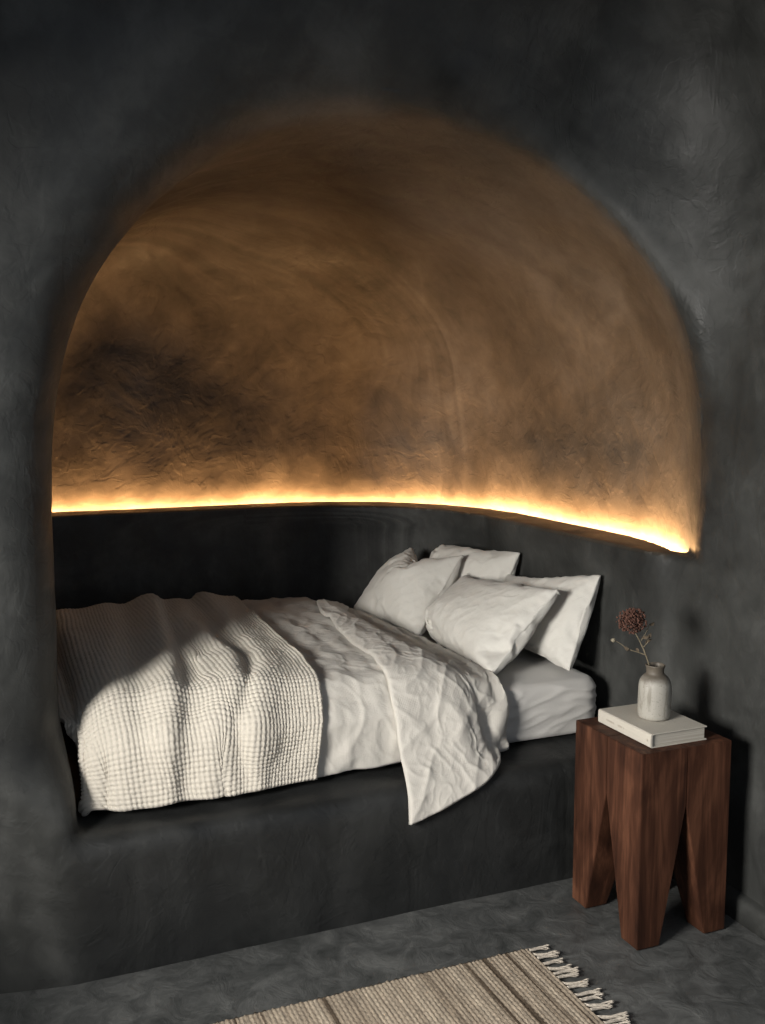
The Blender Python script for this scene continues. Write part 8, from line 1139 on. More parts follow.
SHAPES['blanket'] = (36, 70, [
    376,2,1,1,2,2,0,1,0,0,1,1,0,-1,0,1,0,0,1,0,0,0,1,1,1,0,1,0,0,1,-2,0,0,0,0,-1,-2,-1,-1,-1,-1,-1,0,0,0,-1,-1,-1,1,0,0,1,3,6,7,13,39,41,37,30,14,21,7,-3,
    -2,-4,-4,-2,16,36,51,-1,1,0,-1,0,0,0,0,1,-1,0,0,0,1,-1,0,0,0,0,0,1,-1,0,0,0,0,0,1,-1,1,-1,0,0,0,1,0,-1,0,0,0,0,0,0,0,0,0,1,-2,0,1,-1,-1,-4,-5,-10,-36,
    -20,-9,0,10,-11,-4,4,5,6,2,-2,-3,2,51,0,-1,0,1,-1,1,-1,0,-1,1,0,1,0,0,0,-1,0,0,0,1,-1,0,0,0,1,0,1,-1,-1,0,0,0,0,0,0,2,0,0,1,-1,0,0,-1,-1,1,-1,-2,0,2,
    -1,2,1,-1,-1,-2,-2,-21,-26,-22,-20,-6,0,-1,2,-1,2,9,16,8,52,-1,0,-1,0,1,0,0,-1,-1,1,3,1,0,-2,-1,0,0,0,2,0,0,0,0,-1,0,0,0,1,0,-1,0,-1,0,0,0,1,2,0,0,1,
    0,-1,0,-1,0,1,1,2,0,-1,-2,-1,4,2,1,-3,-3,-12,-31,-28,-21,-6,-1,-2,-1,4,17,7,-9,49,-3,2,3,1,0,-1,0,0,1,-1,-3,-1,1,1,1,2,0,-1,-2,0,1,0,-1,0,-2,0,-1,-1,
    1,1,1,1,0,0,-1,-1,0,1,0,1,1,1,0,1,0,1,2,-1,-2,-1,-1,-2,-4,-5,-6,-20,-20,-11,0,11,9,-1,4,5,12,6,-18,-28,-1,31,-30,-19,4,9,-10,-5,1,2,-1,-2,-4,0,0,1,1,
    -1,0,0,0,0,-1,-1,0,1,1,-1,-1,0,1,1,0,0,0,0,1,0,0,0,1,0,0,1,1,2,1,2,2,2,1,5,4,4,1,3,-8,-6,6,15,20,3,-6,2,10,3,0,-1,0,-11,-42,14,12,-15,-30,-9,5,10,6,0,
    -2,-3,-2,-5,-2,-1,1,1,0,-1,-1,-2,-1,0,-1,-1,0,1,1,0,-1,0,0,0,0,0,0,0,-1,0,-1,-1,-1,-1,-1,-1,-1,-2,-3,-2,-1,-2,-1,0,3,4,23,38,9,4,6,-1,5,1,-1,0,-2,-8,
    -3,9,6,22,-5,8,5,1,9,0,-4,-3,-1,1,0,5,4,2,0,0,-1,0,0,0,0,0,0,-2,0,2,3,-1,-2,0,1,0,-1,0,1,0,0,-1,-1,0,0,-2,0,-2,-1,-3,-3,-2,-4,-6,-7,-7,-8,-7,-11,-12,
    7,22,30,5,10,-10,1,-5,-13,0,8,8,13,9,11,9,13,-2,-5,-4,-5,3,4,1,2,-6,-3,-4,-5,-2,1,0,0,-1,0,-1,1,3,1,-4,-5,1,4,0,0,-1,1,0,-3,-2,1,2,2,2,1,2,1,2,1,3,2,
    3,3,2,2,-1,0,-1,-8,-11,0,-3,-28,-1,9,17,-7,2,14,12,2,-4,-4,28,9,9,2,-5,-4,-4,0,-2,-1,2,2,1,-2,-1,-1,0,1,0,1,1,-3,0,-2,-3,1,1,-1,-1,0,1,-2,-1,-1,-1,-1,
    0,0,-1,-1,-2,-2,-1,0,-1,-1,-1,-1,-4,0,6,3,3,1,3,7,7,-1,-13,2,16,-3,-9,-2,5,0,0,5,3,4,47,2,2,1,0,-1,-1,0,0,2,1,-1,0,0,0,2,0,-2,-2,-2,0,4,2,-3,0,-1,0,1,
    -3,-5,-2,1,1,0,0,3,0,-2,-2,0,2,2,1,-1,1,0,-1,2,4,1,-2,-1,-2,0,-2,0,4,0,5,-11,-12,-5,7,7,0,-2,-6,-14,-11,-13,52,1,1,2,1,1,0,0,0,-1,-1,0,1,0,2,0,0,-1,0,
    -1,0,-1,-2,2,-1,-4,-3,0,3,1,0,-1,0,-1,0,-2,2,2,1,0,-1,-2,-3,0,-1,0,1,1,-1,-1,-2,0,1,0,0,-1,-1,-1,-10,6,5,2,-1,-7,-7,-1,0,2,3,6,58,-1,-1,-1,1,5,2,-2,
    -3,-2,-1,1,0,0,-1,-1,-2,0,0,1,-1,0,0,0,0,2,0,-1,0,2,1,2,0,-1,0,2,1,0,-1,-1,-2,-1,1,-1,0,0,-1,-3,-2,0,0,-2,-2,0,2,3,2,2,1,-1,0,0,4,2,0,-1,-1,0,0,-1,54,
    0,-1,-1,-1,-1,1,1,1,-1,-1,0,1,-1,-1,1,2,0,1,0,1,1,1,2,3,1,2,-2,-3,-2,-1,-2,-1,1,0,-2,-2,-2,0,-1,1,2,-1,1,-1,1,1,0,0,2,1,2,2,2,3,-1,-1,-1,0,0,-1,-1,-2,
    0,0,-7,-2,2,-1,0,51,1,0,-1,2,-1,-1,2,2,0,0,2,2,0,-1,1,-1,1,0,0,0,-2,-1,-1,-2,-1,-3,0,2,0,0,-1,1,1,0,1,0,-1,-1,1,3,2,1,2,4,3,0,0,0,-1,0,1,1,-1,-4,-3,
    -2,-1,-1,0,-1,-2,-3,-4,-2,4,5,4,5,3,60,-1,0,1,0,-1,0,-1,-1,-1,-1,-1,-1,1,1,-1,0,-2,0,0,-1,0,-1,0,0,-2,1,2,2,3,3,2,0,0,1,1,0,1,1,2,1,1,1,0,2,-1,-1,-2,
    -1,-3,-3,-3,-3,-2,-1,2,2,2,3,4,5,3,2,5,3,3,-3,-4,-5,-4,56,0,1,1,-4,-4,1,1,0,0,0,-2,-1,0,0,0,0,2,0,1,3,3,2,0,0,4,4,3,-1,1,1,0,-1,0,-1,-1,0,1,0,-1,-1,
    -3,-1,-2,-5,-4,0,1,0,3,6,4,6,5,5,4,1,-1,-3,-2,-3,-4,-6,-5,-3,-3,-4,-4,-1,-2,50,0,-1,-3,-2,5,1,1,1,0,-1,1,5,3,0,0,2,3,2,0,0,4,4,1,-1,-1,2,1,-2,-4,-4,
    -2,-1,-2,-2,-2,-2,-1,-1,2,-3,1,4,4,5,8,7,4,4,2,-2,-3,-4,-6,-7,-7,-4,-1,-2,-6,-3,0,1,-1,3,3,1,0,2,3,53,1,0,1,4,2,2,0,0,1,0,2,4,5,2,-1,2,1,1,-3,-4,-3,
    -2,-1,0,-2,-6,-3,1,-1,0,0,2,3,5,5,3,0,4,0,6,4,3,1,-3,-5,-6,-4,-5,-7,-5,-3,-3,-2,0,0,1,1,3,6,2,0,0,0,0,1,2,2,2,4,62,3,4,3,5,-2,-2,-2,0,2,0,-1,-4,-2,0,
    1,-4,-6,-3,2,3,-2,0,3,3,-1,5,6,5,4,2,5,3,-1,-4,-4,-2,-1,-3,-5,-6,-2,-3,-4,-2,-3,-3,-2,0,2,0,1,1,3,2,2,4,5,5,2,1,3,2,-2,-4,-1,0,-3,-5,-3,65,2,2,-1,-6,
    -3,-1,0,-1,-1,1,-2,-5,-4,4,7,4,3,2,2,3,6,3,-1,-2,1,-1,-4,-4,-3,-3,-4,-3,2,-1,-4,-1,2,-1,-1,-4,-2,3,2,2,0,0,-1,1,2,4,5,4,4,2,3,1,0,-3,-5,-3,-2,-2,1,-2,
    -7,-4,2,3,-3,53,-2,-3,1,2,2,2,6,9,5,3,0,-2,-1,-1,-3,-2,-2,-3,-2,-4,-7,-5,0,3,4,-1,1,3,5,4,1,2,1,-1,-1,0,0,1,-3,-2,-4,-8,-1,5,3,4,5,1,2,2,1,0,-1,-2,-5,
    1,-4,-5,-6,-8,-2,7,5,4,3,3,2,-1,6,73,4,4,0,-2,-2,-2,-3,-7,-4,-4,-1,1,-1,-5,-3,-1,2,3,2,0,-1,-1,1,2,0,2,1,3,2,2,2,-3,-5,0,2,-2,-3,0,8,4,1,1,-5,-9,1,1,
    -8,-6,-11,-17,-12,-6,-1,15,22,10,9,7,3,-1,-20,-25,-18,-14,-9,0,5,16,0,70,-3,-2,-6,-2,-1,-2,-3,-1,-1,2,1,0,0,0,0,-1,-2,-3,-5,-2,2,-1,-5,-7,-5,-5,-5,
    -10,-9,-10,-9,3,7,3,-1,-1,2,2,-2,2,3,2,0,1,-7,-5,6,5,6,15,8,5,9,-5,-11,-10,-6,-4,2,11,26,10,0,0,-1,-8,-12,-11,0,50,-2,-4,4,1,1,0,0,0,0,2,-1,0,1,3,1,6,
    6,1,-3,0,0,2,-2,0,2,3,2,3,0,0,1,2,3,0,-3,-4,-4,-3,-4,-5,-7,-5,1,-1,3,3,4,11,12,5,8,7,-5,-12,-12,-6,-6,-1,1,-2,-6,5,7,2,-2,-4,-6,-16,-16,50,-1,0,0,2,1,
    1,0,2,5,5,6,6,3,0,0,-3,-2,-1,3,2,1,0,3,4,2,0,0,0,1,3,5,-1,-5,0,4,3,3,2,-1,-2,0,0,0,-2,-3,3,5,-5,-10,-9,-11,-12,-7,4,5,5,2,-3,-3,-3,-3,-3,-1,0,2,-1,2,
    2,1,55,1,0,1,3,4,3,2,1,-2,-4,-2,-2,-3,-2,-1,-2,-3,2,3,0,-2,-1,1,0,1,1,0,1,1,2,0,-3,-3,0,3,3,1,-1,3,4,3,2,1,2,2,-5,-11,-7,1,5,3,3,2,-2,-3,-7,-6,-2,0,4,
    5,2,2,0,1,2,2,1,2,56,0,2,-1,-1,-2,-1,0,-1,1,0,-2,-3,1,1,-1,-1,1,1,2,-1,-2,-1,-1,2,2,-1,1,0,0,-3,-3,-3,-2,2,2,2,-2,-1,4,5,2,1,2,6,3,-2,1,2,-1,-5,-3,-3,
    -2,-2,0,2,3,3,4,0,-3,1,-2,-2,-2,1,-2,-2,-3,58,0,-1,-1,0,1,-1,1,3,3,1,-3,-2,-1,0,1,2,1,0,-1,2,1,0,1,0,-1,2,-3,-3,-1,-1,-2,-3,0,4,3,1,3,3,-2,-1,0,0,-1,
    -4,-2,-1,-2,-4,-5,-1,3,3,3,4,0,1,4,3,-2,-2,-4,-5,0,-1,1,-2,-1,-2,-1,71,1,1,1,-1,0,1,-1,-2,-2,-2,0,0,0,-1,-1,0,-1,0,1,0,-1,0,-1,-3,-2,-3,1,1,0,2,2,3,0,
    -4,-3,1,0,-3,-2,-2,0,1,0,0,-1,1,2,0,0,1,0,3,0,-1,-1,-1,-2,-2,-3,-3,0,2,-2,2,0,0,-1,0,1,58,-2,0,1,0,-2,-2,-3,-4,-5,-1,3,4,1,-1,0,0,0,-1,-2,-2,0,1,1,0,
    -2,1,2,2,2,1,1,1,0,-2,-1,0,1,3,2,-1,0,3,4,2,0,-1,-1,1,3,0,-1,-4,-4,-4,-1,-1,-1,-4,-1,0,1,1,0,1,-1,0,1,0,-1,48,4,3,1,2,1,-1,-2,-2,-1,-1,0,2,1,0,-1,1,0,
    2,1,0,-2,-1,1,-1,-1,0,1,1,-1,1,0,-1,0,0,1,3,4,1,-2,-2,0,0,0,-2,0,0,-2,1,-1,0,-2,-2,-2,0,0,-1,-1,0,0,-1,-1,-1,2,-1,1,0,-1,0,0,67,-2,-2,-1,0,1,-1,2,0,
    -1,0,2,-1,-1,0,0,-1,0,-2,1,0,1,0,0,0,-1,-2,-1,0,1,-1,0,0,1,0,-1,-3,-3,-1,1,2,0,-2,-3,1,0,1,0,-1,0,-1,-1,1,1,-1,0,0,-1,0,-1,0,0,0,0,0,-1,0,0,0,-1,59,
    -1,0,0,-2,-2,1,1,2,2,1,-1,-2,-1,-1,0,-1,-1,-1,-2,1,1,1,-1,0,1,1,0,0,-1,0,0,0,-1,0,1,-2,-2,-1,0,2,0,-1,-1,-1,2,0,0,-1,0,-1,1,-1,1,0,-1,0,1,-1,0,0,-1,0,
    0,0,0,-1,0,-1,1,51,1,0,0,-2,-1,1,0,1,1,0,-1,-1,-1,1,0,-2,0,0,0,0,0,0,-1,0,0,1,-1,1,2,0,0,0,0,0,-1,1,0,-1,1,0,0,-1,-1,1,0,0,1,0,-1,0,0,0,-1,0,1,0,-1,0,
    0,-1,1,-1,-1,0,0,1,-1,0,0,50,0,1,-1,0,-1,1,0,0,0,-1,0,1,0,1,-1,0,-1,0,1,-1,-1,-2,-1,-4,2,2,3,0,0,0,0,2,0,-2,1,1,0,1,-1,-1,-1,0,-1,-1,3,1,0,0,-2,1,1,1,
    -2,0,0,0,-1,0,0,0,-1,0,0,0,-1,0,0,0,0,8845,-50,-51,-50,-50,-50,-50,-51,-50,-50,-51,-50,-50,-51,-51,-50,-51,-50,-51,-50,-51,-50,-51,-51,-50,-51,-50,
    -50,-51,-49,-50,-51,-51,-50,-51,-50,-49,-50,-51,-50,-51,-50,-51,-51,-50,-50,-51,-50,-51,-51,-51,-51,-51,-50,-51,-48,-32,-31,-35,-37,-29,-35,-21,-4,-5,
    -7,-6,-7,-21,-35,1,0,1,-1,0,0,-1,1,-1,0,0,0,-1,1,0,0,0,0,0,0,0,0,0,1,-1,1,-1,0,1,-2,0,1,0,0,0,0,-1,0,0,0,1,-1,1,0,-1,0,1,-1,1,0,1,1,1,1,0,-2,-16,-8,
    -4,-3,-7,8,4,-7,-5,-2,-1,0,7,32,1,0,0,1,-1,-1,1,-1,0,0,1,-1,1,-1,1,-1,1,-1,0,0,0,0,1,-1,1,-1,1,-1,-1,1,-1,0,1,-1,1,-1,0,0,0,0,0,0,0,0,1,-1,0,0,0,0,1,
    1,0,-1,2,-1,-1,-11,2,6,-4,0,-3,-5,1,2,1,8,30,22,0,1,0,-1,1,0,-1,1,0,0,-1,1,-1,0,0,0,0,0,1,-1,1,-1,0,0,0,0,0,0,0,0,0,0,-1,1,-1,1,-1,0,0,0,-1,1,-1,1,0,
    0,0,1,-1,0,0,-1,1,1,-1,1,-1,0,-6,4,19,-5,11,16,5,-2,3,7,-11,-26,-2,1,0,1,0,1,0,-1,1,-1,1,-1,0,1,-1,0,0,0,0,0,0,0,0,0,0,0,-1,1,0,0,0,-1,1,-1,1,-1,1,-1,
    1,-1,0,0,0,0,0,0,0,-1,0,1,-2,0,-1,0,1,1,7,12,0,-5,-18,5,-7,0,8,20,5,-28,-35,-13,-34,16,11,1,2,3,2,0,-1,1,-1,0,0,0,0,0,0,0,0,0,0,0,0,0,0,0,0,0,0,-1,1,
    0,0,0,-1,1,-1,1,-1,0,1,-1,0,0,0,0,-1,1,0,0,1,-1,0,-1,1,7,5,-5,-2,-11,19,8,-9,4,-14,-9,-6,1,-4,-21,-33,1,10,18,0,-1,0,2,0,0,1,1,1,-1,1,0,-1,0,0,1,-1,1,
    -1,1,-1,0,1,-1,1,0,-1,1,-1,1,0,0,0,-1,1,0,-1,1,0,0,-1,0,1,-1,0,0,0,0,-1,0,-2,-4,-6,5,8,15,1,-23,3,-1,-1,-7,-13,0,15,9,15,-3,-5,-6,-1,-1,-1,-1,0,0,0,
    -1,1,1,-1,1,0,1,-1,0,0,0,1,-1,1,0,0,0,0,0,1,0,0,-1,1,-1,0,1,-1,0,0,0,0,-1,1,0,-1,1,-1,0,-1,1,0,-1,0,-1,-2,-4,2,10,-13,2,-10,-7,-2,-13,-1,6,13,33,27,
    -9,-8,-10,-1,-1,-1,0,0,0,0,0,-1,0,1,0,0,0,1,-1,1,0,0,1,-1,0,0,1,-1,0,0,-1,1,0,0,0,1,-1,0,0,1,-1,0,1,-1,1,0,-1,0,-1,1,-1,1,1,-1,-2,-2,-6,-2,-7,-3,-1,
    -3,-12,-1,12,20,21,17,9,-20,8,10,0,0,-1,1,-1,1,0,-1,1,-1,0,0,0,0,0,0,0,0,0,0,0,1,0,-1,0,0,1,-1,0,0,1,-1,1,-1,1,0,0,0,1,0,-1,1,-1,1,0,1,0,-1,1,-1,0,0,
    -1,-2,0,-4,0,8,0,0,2,20,12,3,-5,-13,-14,-13,11,0,-1,-1,1,0,1,0,0,0,-1,1,-1,0,0,0,0,-1,1,0,-1,0,1,0,0,0,0,1,-1,0,1,-1,0,0,1,1,-1,1,0,-1,0,1,0,0,0,0,0,
    0,0,1,-1,0,0,0,0,0,-1,6,-8,-16,3,18,12,-8,-13,-13,-12,-7,-5,-3,1,-2,0,1,0,0,-1,0,0,0,1,-1,1,0,-1,1,-1,1,0,0,0,0,0,0,1,0,0,-1,1,1,-1,1,-1,1,-1,-1,1,-1,
    1,0,0,0,0,0,0,0,0,0,1,-1,1,1,-1,1,-1,-2,-2,-3,-1,7,0,-13,-15,-5,-2,1,1,2,1,1,-4,-1,0,-1,1,0,1,0,0,0,0,0,0,0,1,-1,1,0,0,-1,1,0,-2,0,0,1,0,1,-1,0,1,0,0,
    0,-1,0,0,0,0,1,0,0,0,0,0,0,1,1,-1,1,-1,0,1,-1,-1,1,0,0,4,-1,-1,-3,-4,5,5,1,1,-1,-2,-2,1,-2,-1,1,0,0,1,-1,0,1,-1,1,-1,0,0,0,0,0,-1,1,-1,0,0,0,-2,0,1,0,
    0,1,1,0,1,0,0,1,-1,1,0,-1,0,0,1,0,0,0,0,-1,1,-2,1,-1,-1,0,1,1,2,0,-1,0,2,-1,1,-14,-12,0,7,6,12,-3,0,0,1,-1,-1,1,-2,1,1,-1,0,0,0,1,-1,1,-1,0,0,0,0,0,0,
    0,1,1,0,0,0,-1,0,0,1,-1,1,0,1,-1,0,0,-1,0,0,0,0,-1,0,0,-1,1,-1,1,0,1,1,0,1,2,-1,-1,1,2,-1,0,3,-6,-5,3,4,-3,1,-1,-1,1,0,-1,1,0,-1,0,0,0,1,-1,1,0,0,0,1,
    -1,1,0,0,0,1,-1,0,-1,1,-1,-1,-1,0,1,-1,0,1,1,0,0,0,0,0,-1,0,0,0,0,1,1,0,0,1,-1,0,-1,0,3,2,0,-6,0,5,14,11,5,-6,-13,-11,-2,-1,-1,0,1,1,-1,0,-1,0,1,0,0,
    0,0,0,-1,1,0,0,0,-1,0,1,0,-1,-1,-1,0,0,1,0,0,-1,0,0,2,0,0,0,1,0,0,0,0,1,1,-1,0,-1,-1,0,-2,-1,-1,-1,0,2,0,-3,5,9,-12,-2,0,4,5,7,-2,-7,-2,-1,-1,0,2,0,0,
    -1,0,-1,0,1,-1,0,-1,0,0,0,-1,0,1,-1,0,0,-1,1,0,-1,1,0,1,0,1,0,-1,1,-2,0,0,3,0,0,-1,-1,0,-2,-3,0,-1,0,0,1,2,1,2,2,2,3,-5,6,2,-8,5,-13,0,1,4,1,0,-3,0,
    -2,1,0,-3,-2,-1,1,0,1,1,-1,-2,-1,1,0,1,-1,0,0,0,1,-1,1,1,0,1,0,0,0,1,-1,-1,-2,0,-1,0,-1,-1,-2,1,1,-1,0,0,1,2,1,2,2,1,0,0,2,1,-1,0,-1,-3,6,-1,1,-2,-4,
    -7,5,-2,-5,-2,1,0,-4,-3,0,-2,1,2,-1,1,0,-2,1,1,1,-1,0,0,1,0,0,1,0,1,-3,0,-1,-1,-1,-1,-1,-2,-2,0,1,1,2,1,0,1,-1,0,1,4,1,1,2,1,0,-1,-1,1,1,1,-2,-2,0,-3,
    -5,9,3,-3,-3,3,-1,0,-3,-9,-6,3,3,10,-9,-7,-1,2,1,0,0,0,0,0,0,1,0,0,-1,0,-1,1,-1,-2,-2,-1,1,0,0,1,1,0,1,-1,3,0,1,0,-1,-1,1,0,0,-1,1,0,1,1,0,1,0,1,0,-1,
    -2,-3,-1,-1,-1,1,4,7,-4,-5,-1,-8,12,3,-17,-4,6,4,-1,-16,10,6,0,-1,-1,-1,0,-2,0,1,0,1,0,0,0,-1,1,-1,0,1,2,-1,1,-1,1,-1,1,1,-1,1,0,0,0,-1,-1,0,-1,0,0,0,
    -2,-1,1,2,1,-1,0,0,-1,-2,-2,0,0,1,4,3,8,-5,-9,-6,3,13,10,5,11,13,5,0,8,2,-5,-3,0,1,0,0,1,2,0,1,-1,-1,0,0,1,0,-1,0,1,0,0,2,0,0,0,1,-1,0,0,0,0,0,0,0,1,
    0,-1,0,-1,0,0,-1,-3,-3,0,2,0,-1,1,4,3,1,2,6,2,0,-8,-13,-9,6,14,7,-8,-3,1,1,5,8,6,0,-4,-2,3,0,0,1,-1,0,0,-2,1,0,0,1,-1,1,1,1,-1,0,1,-1,0,0,-1,0,0,-1,0,
    0,0,4,1,1,-1,0,0,0,0,0,-1,0,1,5,1,-3,0,1,0,-2,0,1,-3,-9,-9,-5,1,12,8,2,-4,1,-1,-12,2,-23,-19,-7,-2,0,0,0,-2,0,-1,-1,1,0,0,1,-1,1,0,0,1,-1,-1,0,1,-1,0,
    1,-1,1,0,0,1,0,1,0,-1,-3,1,1,0,0,0,0,0,0,0,0,-1,-2,4,2,-1,-3,-3,-2,-3,-3,-1,4,4,2,3,-3,-10,-9,-10,13,19,7,-8,4,-1,-11,-23,0,-2,0,-1,-1,1,0,0,0,0,0,0,
    -1,0,0,0,1,0,0,0,0,0,0,1,0,1,0,-1,1,0,0,1,0,-2,-1,2,0,0,0,1,-1,0,0,0,-3,-5,-2,-2,1,1,2,2,3,3,-2,-2,0,-2,-12,2,6,7,-1,1,7,3,10,6,7,12,-2,0,0,0,0,0,1,
    -1,0,-1,0,0,1,1,0,0,0,0,0,-1,1,0,-1,1,1,-1,0,1,0,0,0,0,0,-1,0,-1,0,1,0,-1,0,1,-1,0,0,-3,0,2,2,0,-2,-1,-1,-1,0,1,2,3,8,7,3,-2,-10,-15,4,9,8,3,3,1,-2,0,
    1,-1,1,0,0,1,0,1,-1,1,0,-2,0,0,0,0,0,0,0,-1,1,-2,0,3,-1,0,0,0,0,0,-1,1,-1,-1,0,0,-1,0,0,0,0,0,-2,1,0,1,-2,1,1,1,1,0,1,1,0,-3,-2,-3,2,4,2,7,-1,-3,3,3,
    -2,0,-3,3,-1,1,1,0,0,0,0,-1,0,0,-1,1,-1,0,0,0,0,1,-1,1,-1,1,-1,-2,1,-1,0,0,-1,0,1,0,-1,0,-1,0,0,0,0,0,0,1,1,0,1,0,1,1,0,0,-1,0,-1,-1,0,2,7,1,-1,-3,-1,
    5,2,0,-2,-2,-1,-1,1,-1,0,0,-1,0,0,0,0,0,1,-1,1,-1,1,-1,0,0,0,0,0,0,0,0,-1,0,-1,1,-1,0,0,0,-1,0,1,0,0,0,0,1,1,-1,1,-1,1,-1,0,0,0,0,0,0,0,-1,0,1,1,-1,
    -3,1,-1,5,8,8,-6,-5,-2,-1,0,1,0,0,0,0,-1,0,0,0,-1,1,0,0,-1,1,-1,1,0,0,0,-1,1,-1,1,-1,1,0,0,-1,0,0,0,0,0,0,0,1,0,-1,1,-1,0,0,-1,0,-1,1,0,-1,1,-1,0,0,0,
    2,1,0,0,2,5,1,-1,-4,5,-7,1,1,0,-3,-2,5,6,-7,-1,-1,1,0,0,-1,1,0,0,0,0,0,1,-1,0,0,-1,1,0,0,0,0,0,0,0,0,0,0,0,0,0,0,1,-1,0,-1,-1,2,-1,1,-1,0,1,-1,0,1,-1,
    1,0,1,1,-1,1,-1,0,2,3,0,-3,0,-3,5,3,0,-6,-4,3,7,-9,4,2,1,0,-1,0,0,0,0,0,0,1,-1,0,1,-1,1,0,0,0,0,0,0,0,-1,1,0,0,0,0,0,0,0,-1,1,0,1,0,-1,1,-1,1,1,-1,1,
    -1,0,1,-1,1,-1,0,0,0,1,0,0,-1,1,2,-1,3,-1,-1,-4,-4,3,9,-1,-1,0,-1,0,-1,1,-1,1,0,-1,0,0,0,0,0,0,1,0,1,-1,0,0,0,0,0,0,0,0,0,0,1,-1,1,-1,0,0,0,1,0,0,-1,
    1,1,-1,1,-1,1,0,-1,1,0,0,-1,1,0,-1,1,1,-3,0,0,2,1,-2,-3,-5,2,9,6,-13,-2,1,-1,0,1,-1,1,-1,-1,1,0,1,-1,1,-1,1,0,0,-1,1,-1,1,-1,0,0,0,0,0,0,0,0,1,-1,0,1,
    -1,1,-1,1,0,0,0,0,1,-1,1,0,0,0,0,0,0,0,0,-1,1,-1,-1,0,0,1,1,-2,-4,-5,5,8,6,-5,-7,1,0,-2,0,-1,0,0,0,1,-1,0,-1,1,0,0,-1,1,0,0,0,1,-1,0,0,1,0,-1,0,1,-1,
    0,-1,1,0,0,1,-1,1,0,-1,1,0,0,0,0,-1,1,1,0,0,-1,0,0,1,0,-1,0,-1,3,0,-2,0,-6,0,7,5,3,-1,-5,-7,1251,4,0,0,2,3,-3,0,-1,-1,0,4,-4,0,0,0,0,1,-1,5,-2,-3,0,0,
    0,0,0,5,-5,8,-8,0,0,0,5,-4,7,-8,0,0,0,0,0,1,0,2,-3,0,0,0,0,1,2,1,2,-1,-1,0,-1,-18,-39,-31,-41,-51,-50,-50,-50,-50,-38,-8,-2,3,0,0,-3,-2,3,1,2,0,-1,-4,
    3,1,-1,1,-1,-1,2,-5,2,3,0,-1,0,0,0,-4,5,-6,5,1,0,-1,-3,4,-4,4,1,-1,0,1,0,-3,0,-1,6,3,1,-1,-4,-1,-1,-4,0,3,8,-2,-10,6,17,-9,-7,2,1,0,0,0,3,-12,-2,2,0,
    2,-1,-1,0,-1,1,2,1,-3,1,-1,0,0,3,0,-3,0,1,2,0,-2,0,0,-1,-1,0,-2,4,2,1,-1,-5,0,-1,3,-1,1,0,0,-1,1,0,0,-1,0,-1,0,10,-3,-7,3,4,-1,-2,4,-3,-16,4,5,2,2,0,
    0,0,1,5,9,1,1,3,0,2,-2,-2,-1,2,2,-2,-3,-1,0,1,0,-1,1,1,-2,-1,-1,0,2,1,0,0,0,0,0,0,-1,-1,1,2,-1,-2,1,0,0,-1,0,2,0,0,-1,0,-1,1,3,-1,12,9,-7,-13,-6,-5,3,
    0,-5,-15,16,3,-1,-1,2,0,9,1,-21,26,-18,-7,-4,-2,3,3,-1,-5,0,4,8,4,-1,-2,-2,-1,-1,1,3,0,0,0,2,-2,-1,2,0,0,0,-1,-3,-1,1,1,1,0,-1,0,0,1,-2,-1,0,0,0,-2,
    -2,-1,-3,-6,-7,2,17,14,7,-8,-20,7,12,8,-18,-3,0,1,1,2,-5,-6,10,11,19,-2,-2,4,-11,-9,0,-2,-3,-1,-3,-5,3,3,1,0,0,0,-1,0,-1,1,-1,0,1,-1,0,-1,0,1,1,1,-1,
    0,0,0,1,0,0,0,2,0,2,1,2,3,1,1,2,2,-2,-6,-10,-16,-5,12,27,-8,2,-15,1,13,-1,1,-1,0,-1,-2,-7,-31,23,26,23,0,-2,-2,-6,0,-3,-4,-1,1,-3,-3,-1,-2,-2,-3,-3,
    -2,-2,-1,0,0,0,0,1,2,-1,-2,-1,-1,1,0,0,-1,0,1,0,0,-1,1,-1,0,-2,-3,-2,-3,-2,-2,-2,0,0,8,12,3,-11,-1,-10,-2,16,10,4,2,0,0,-1,-9,-6,40,-8,6,-1,-9,2,3,5,
    2,1,1,3,-3,-6,-2,-2,-1,-1,0,1,-1,1,-2,-1,1,-1,-2,-3,-1,1,-1,-2,0,-2,-1,-2,-1,-1,-2,0,0,0,-1,0,0,1,1,3,3,3,2,3,1,1,0,-4,-2,-15,-6,2,7,0,-4,10,-1,1,1,
    -1,-1,-13,51,-5,-3,-9,1,5,3,2,-2,-1,-1,-2,3,4,1,1,0,-1,1,-1,2,0,1,-1,-2,-1,0,1,-1,0,1,0,-2,1,-1,-1,-1,0,3,0,-2,-1,-1,-1,-3,-1,-3,-2,0,-3,-2,-1,1,0,2,
    1,2,5,3,-5,2,-7,-7,-7,1,0,-2,0,-1,-1,-20,13,15,4,7,6,5,2,0,2,0,1,0,1,1,0,1,1,-2,0,-1,2,0,-1,5,2,2,0,-1,-3,0,3,1,-1,2,1,-2,0,-1,0,1,1,1,0,0,-1,0,0,-1,
    1,0,-1,-1,0,-2,-6,-4,2,-6,-8,-7,0,2,2,-2,-1,0,0,0,0,-9,11,-1,0,-1,-1,-1,2,7,-5,2,0,2,2,1,1,5,3,4,1,3,-3,1,4,-3,-1,0,2,3,3,0,-1,-1,0,-2,-3,3,1,-1,-1,
    -2,-4,-6,0,2,1,1,0,-1,-2,1,1,1,1,2,0,-3,2,-6,10,15,-4,-12,-8,-1,-1,0,-2,-1,-1,2,0,-1,1,0,-2,3,-3,-7,6,0,1,-1,0,3,1,-2,-1,-2,1,0,3,2,0,3,6,4,0,-2,-10,
    -4,1,2,3,4,6,0,-2,1,4,3,1,5,1,0,1,3,2,1,-2,-4,-3,-2,-3,0,0,2,0,0,-4,-10,-3,4,0,-1,-1,-1,0,0,0,4,-2,-1,-2,4,8,-7,-4,1,-1,0,-1,1,0,-1,1,-2,3,3,4,-4,-5,
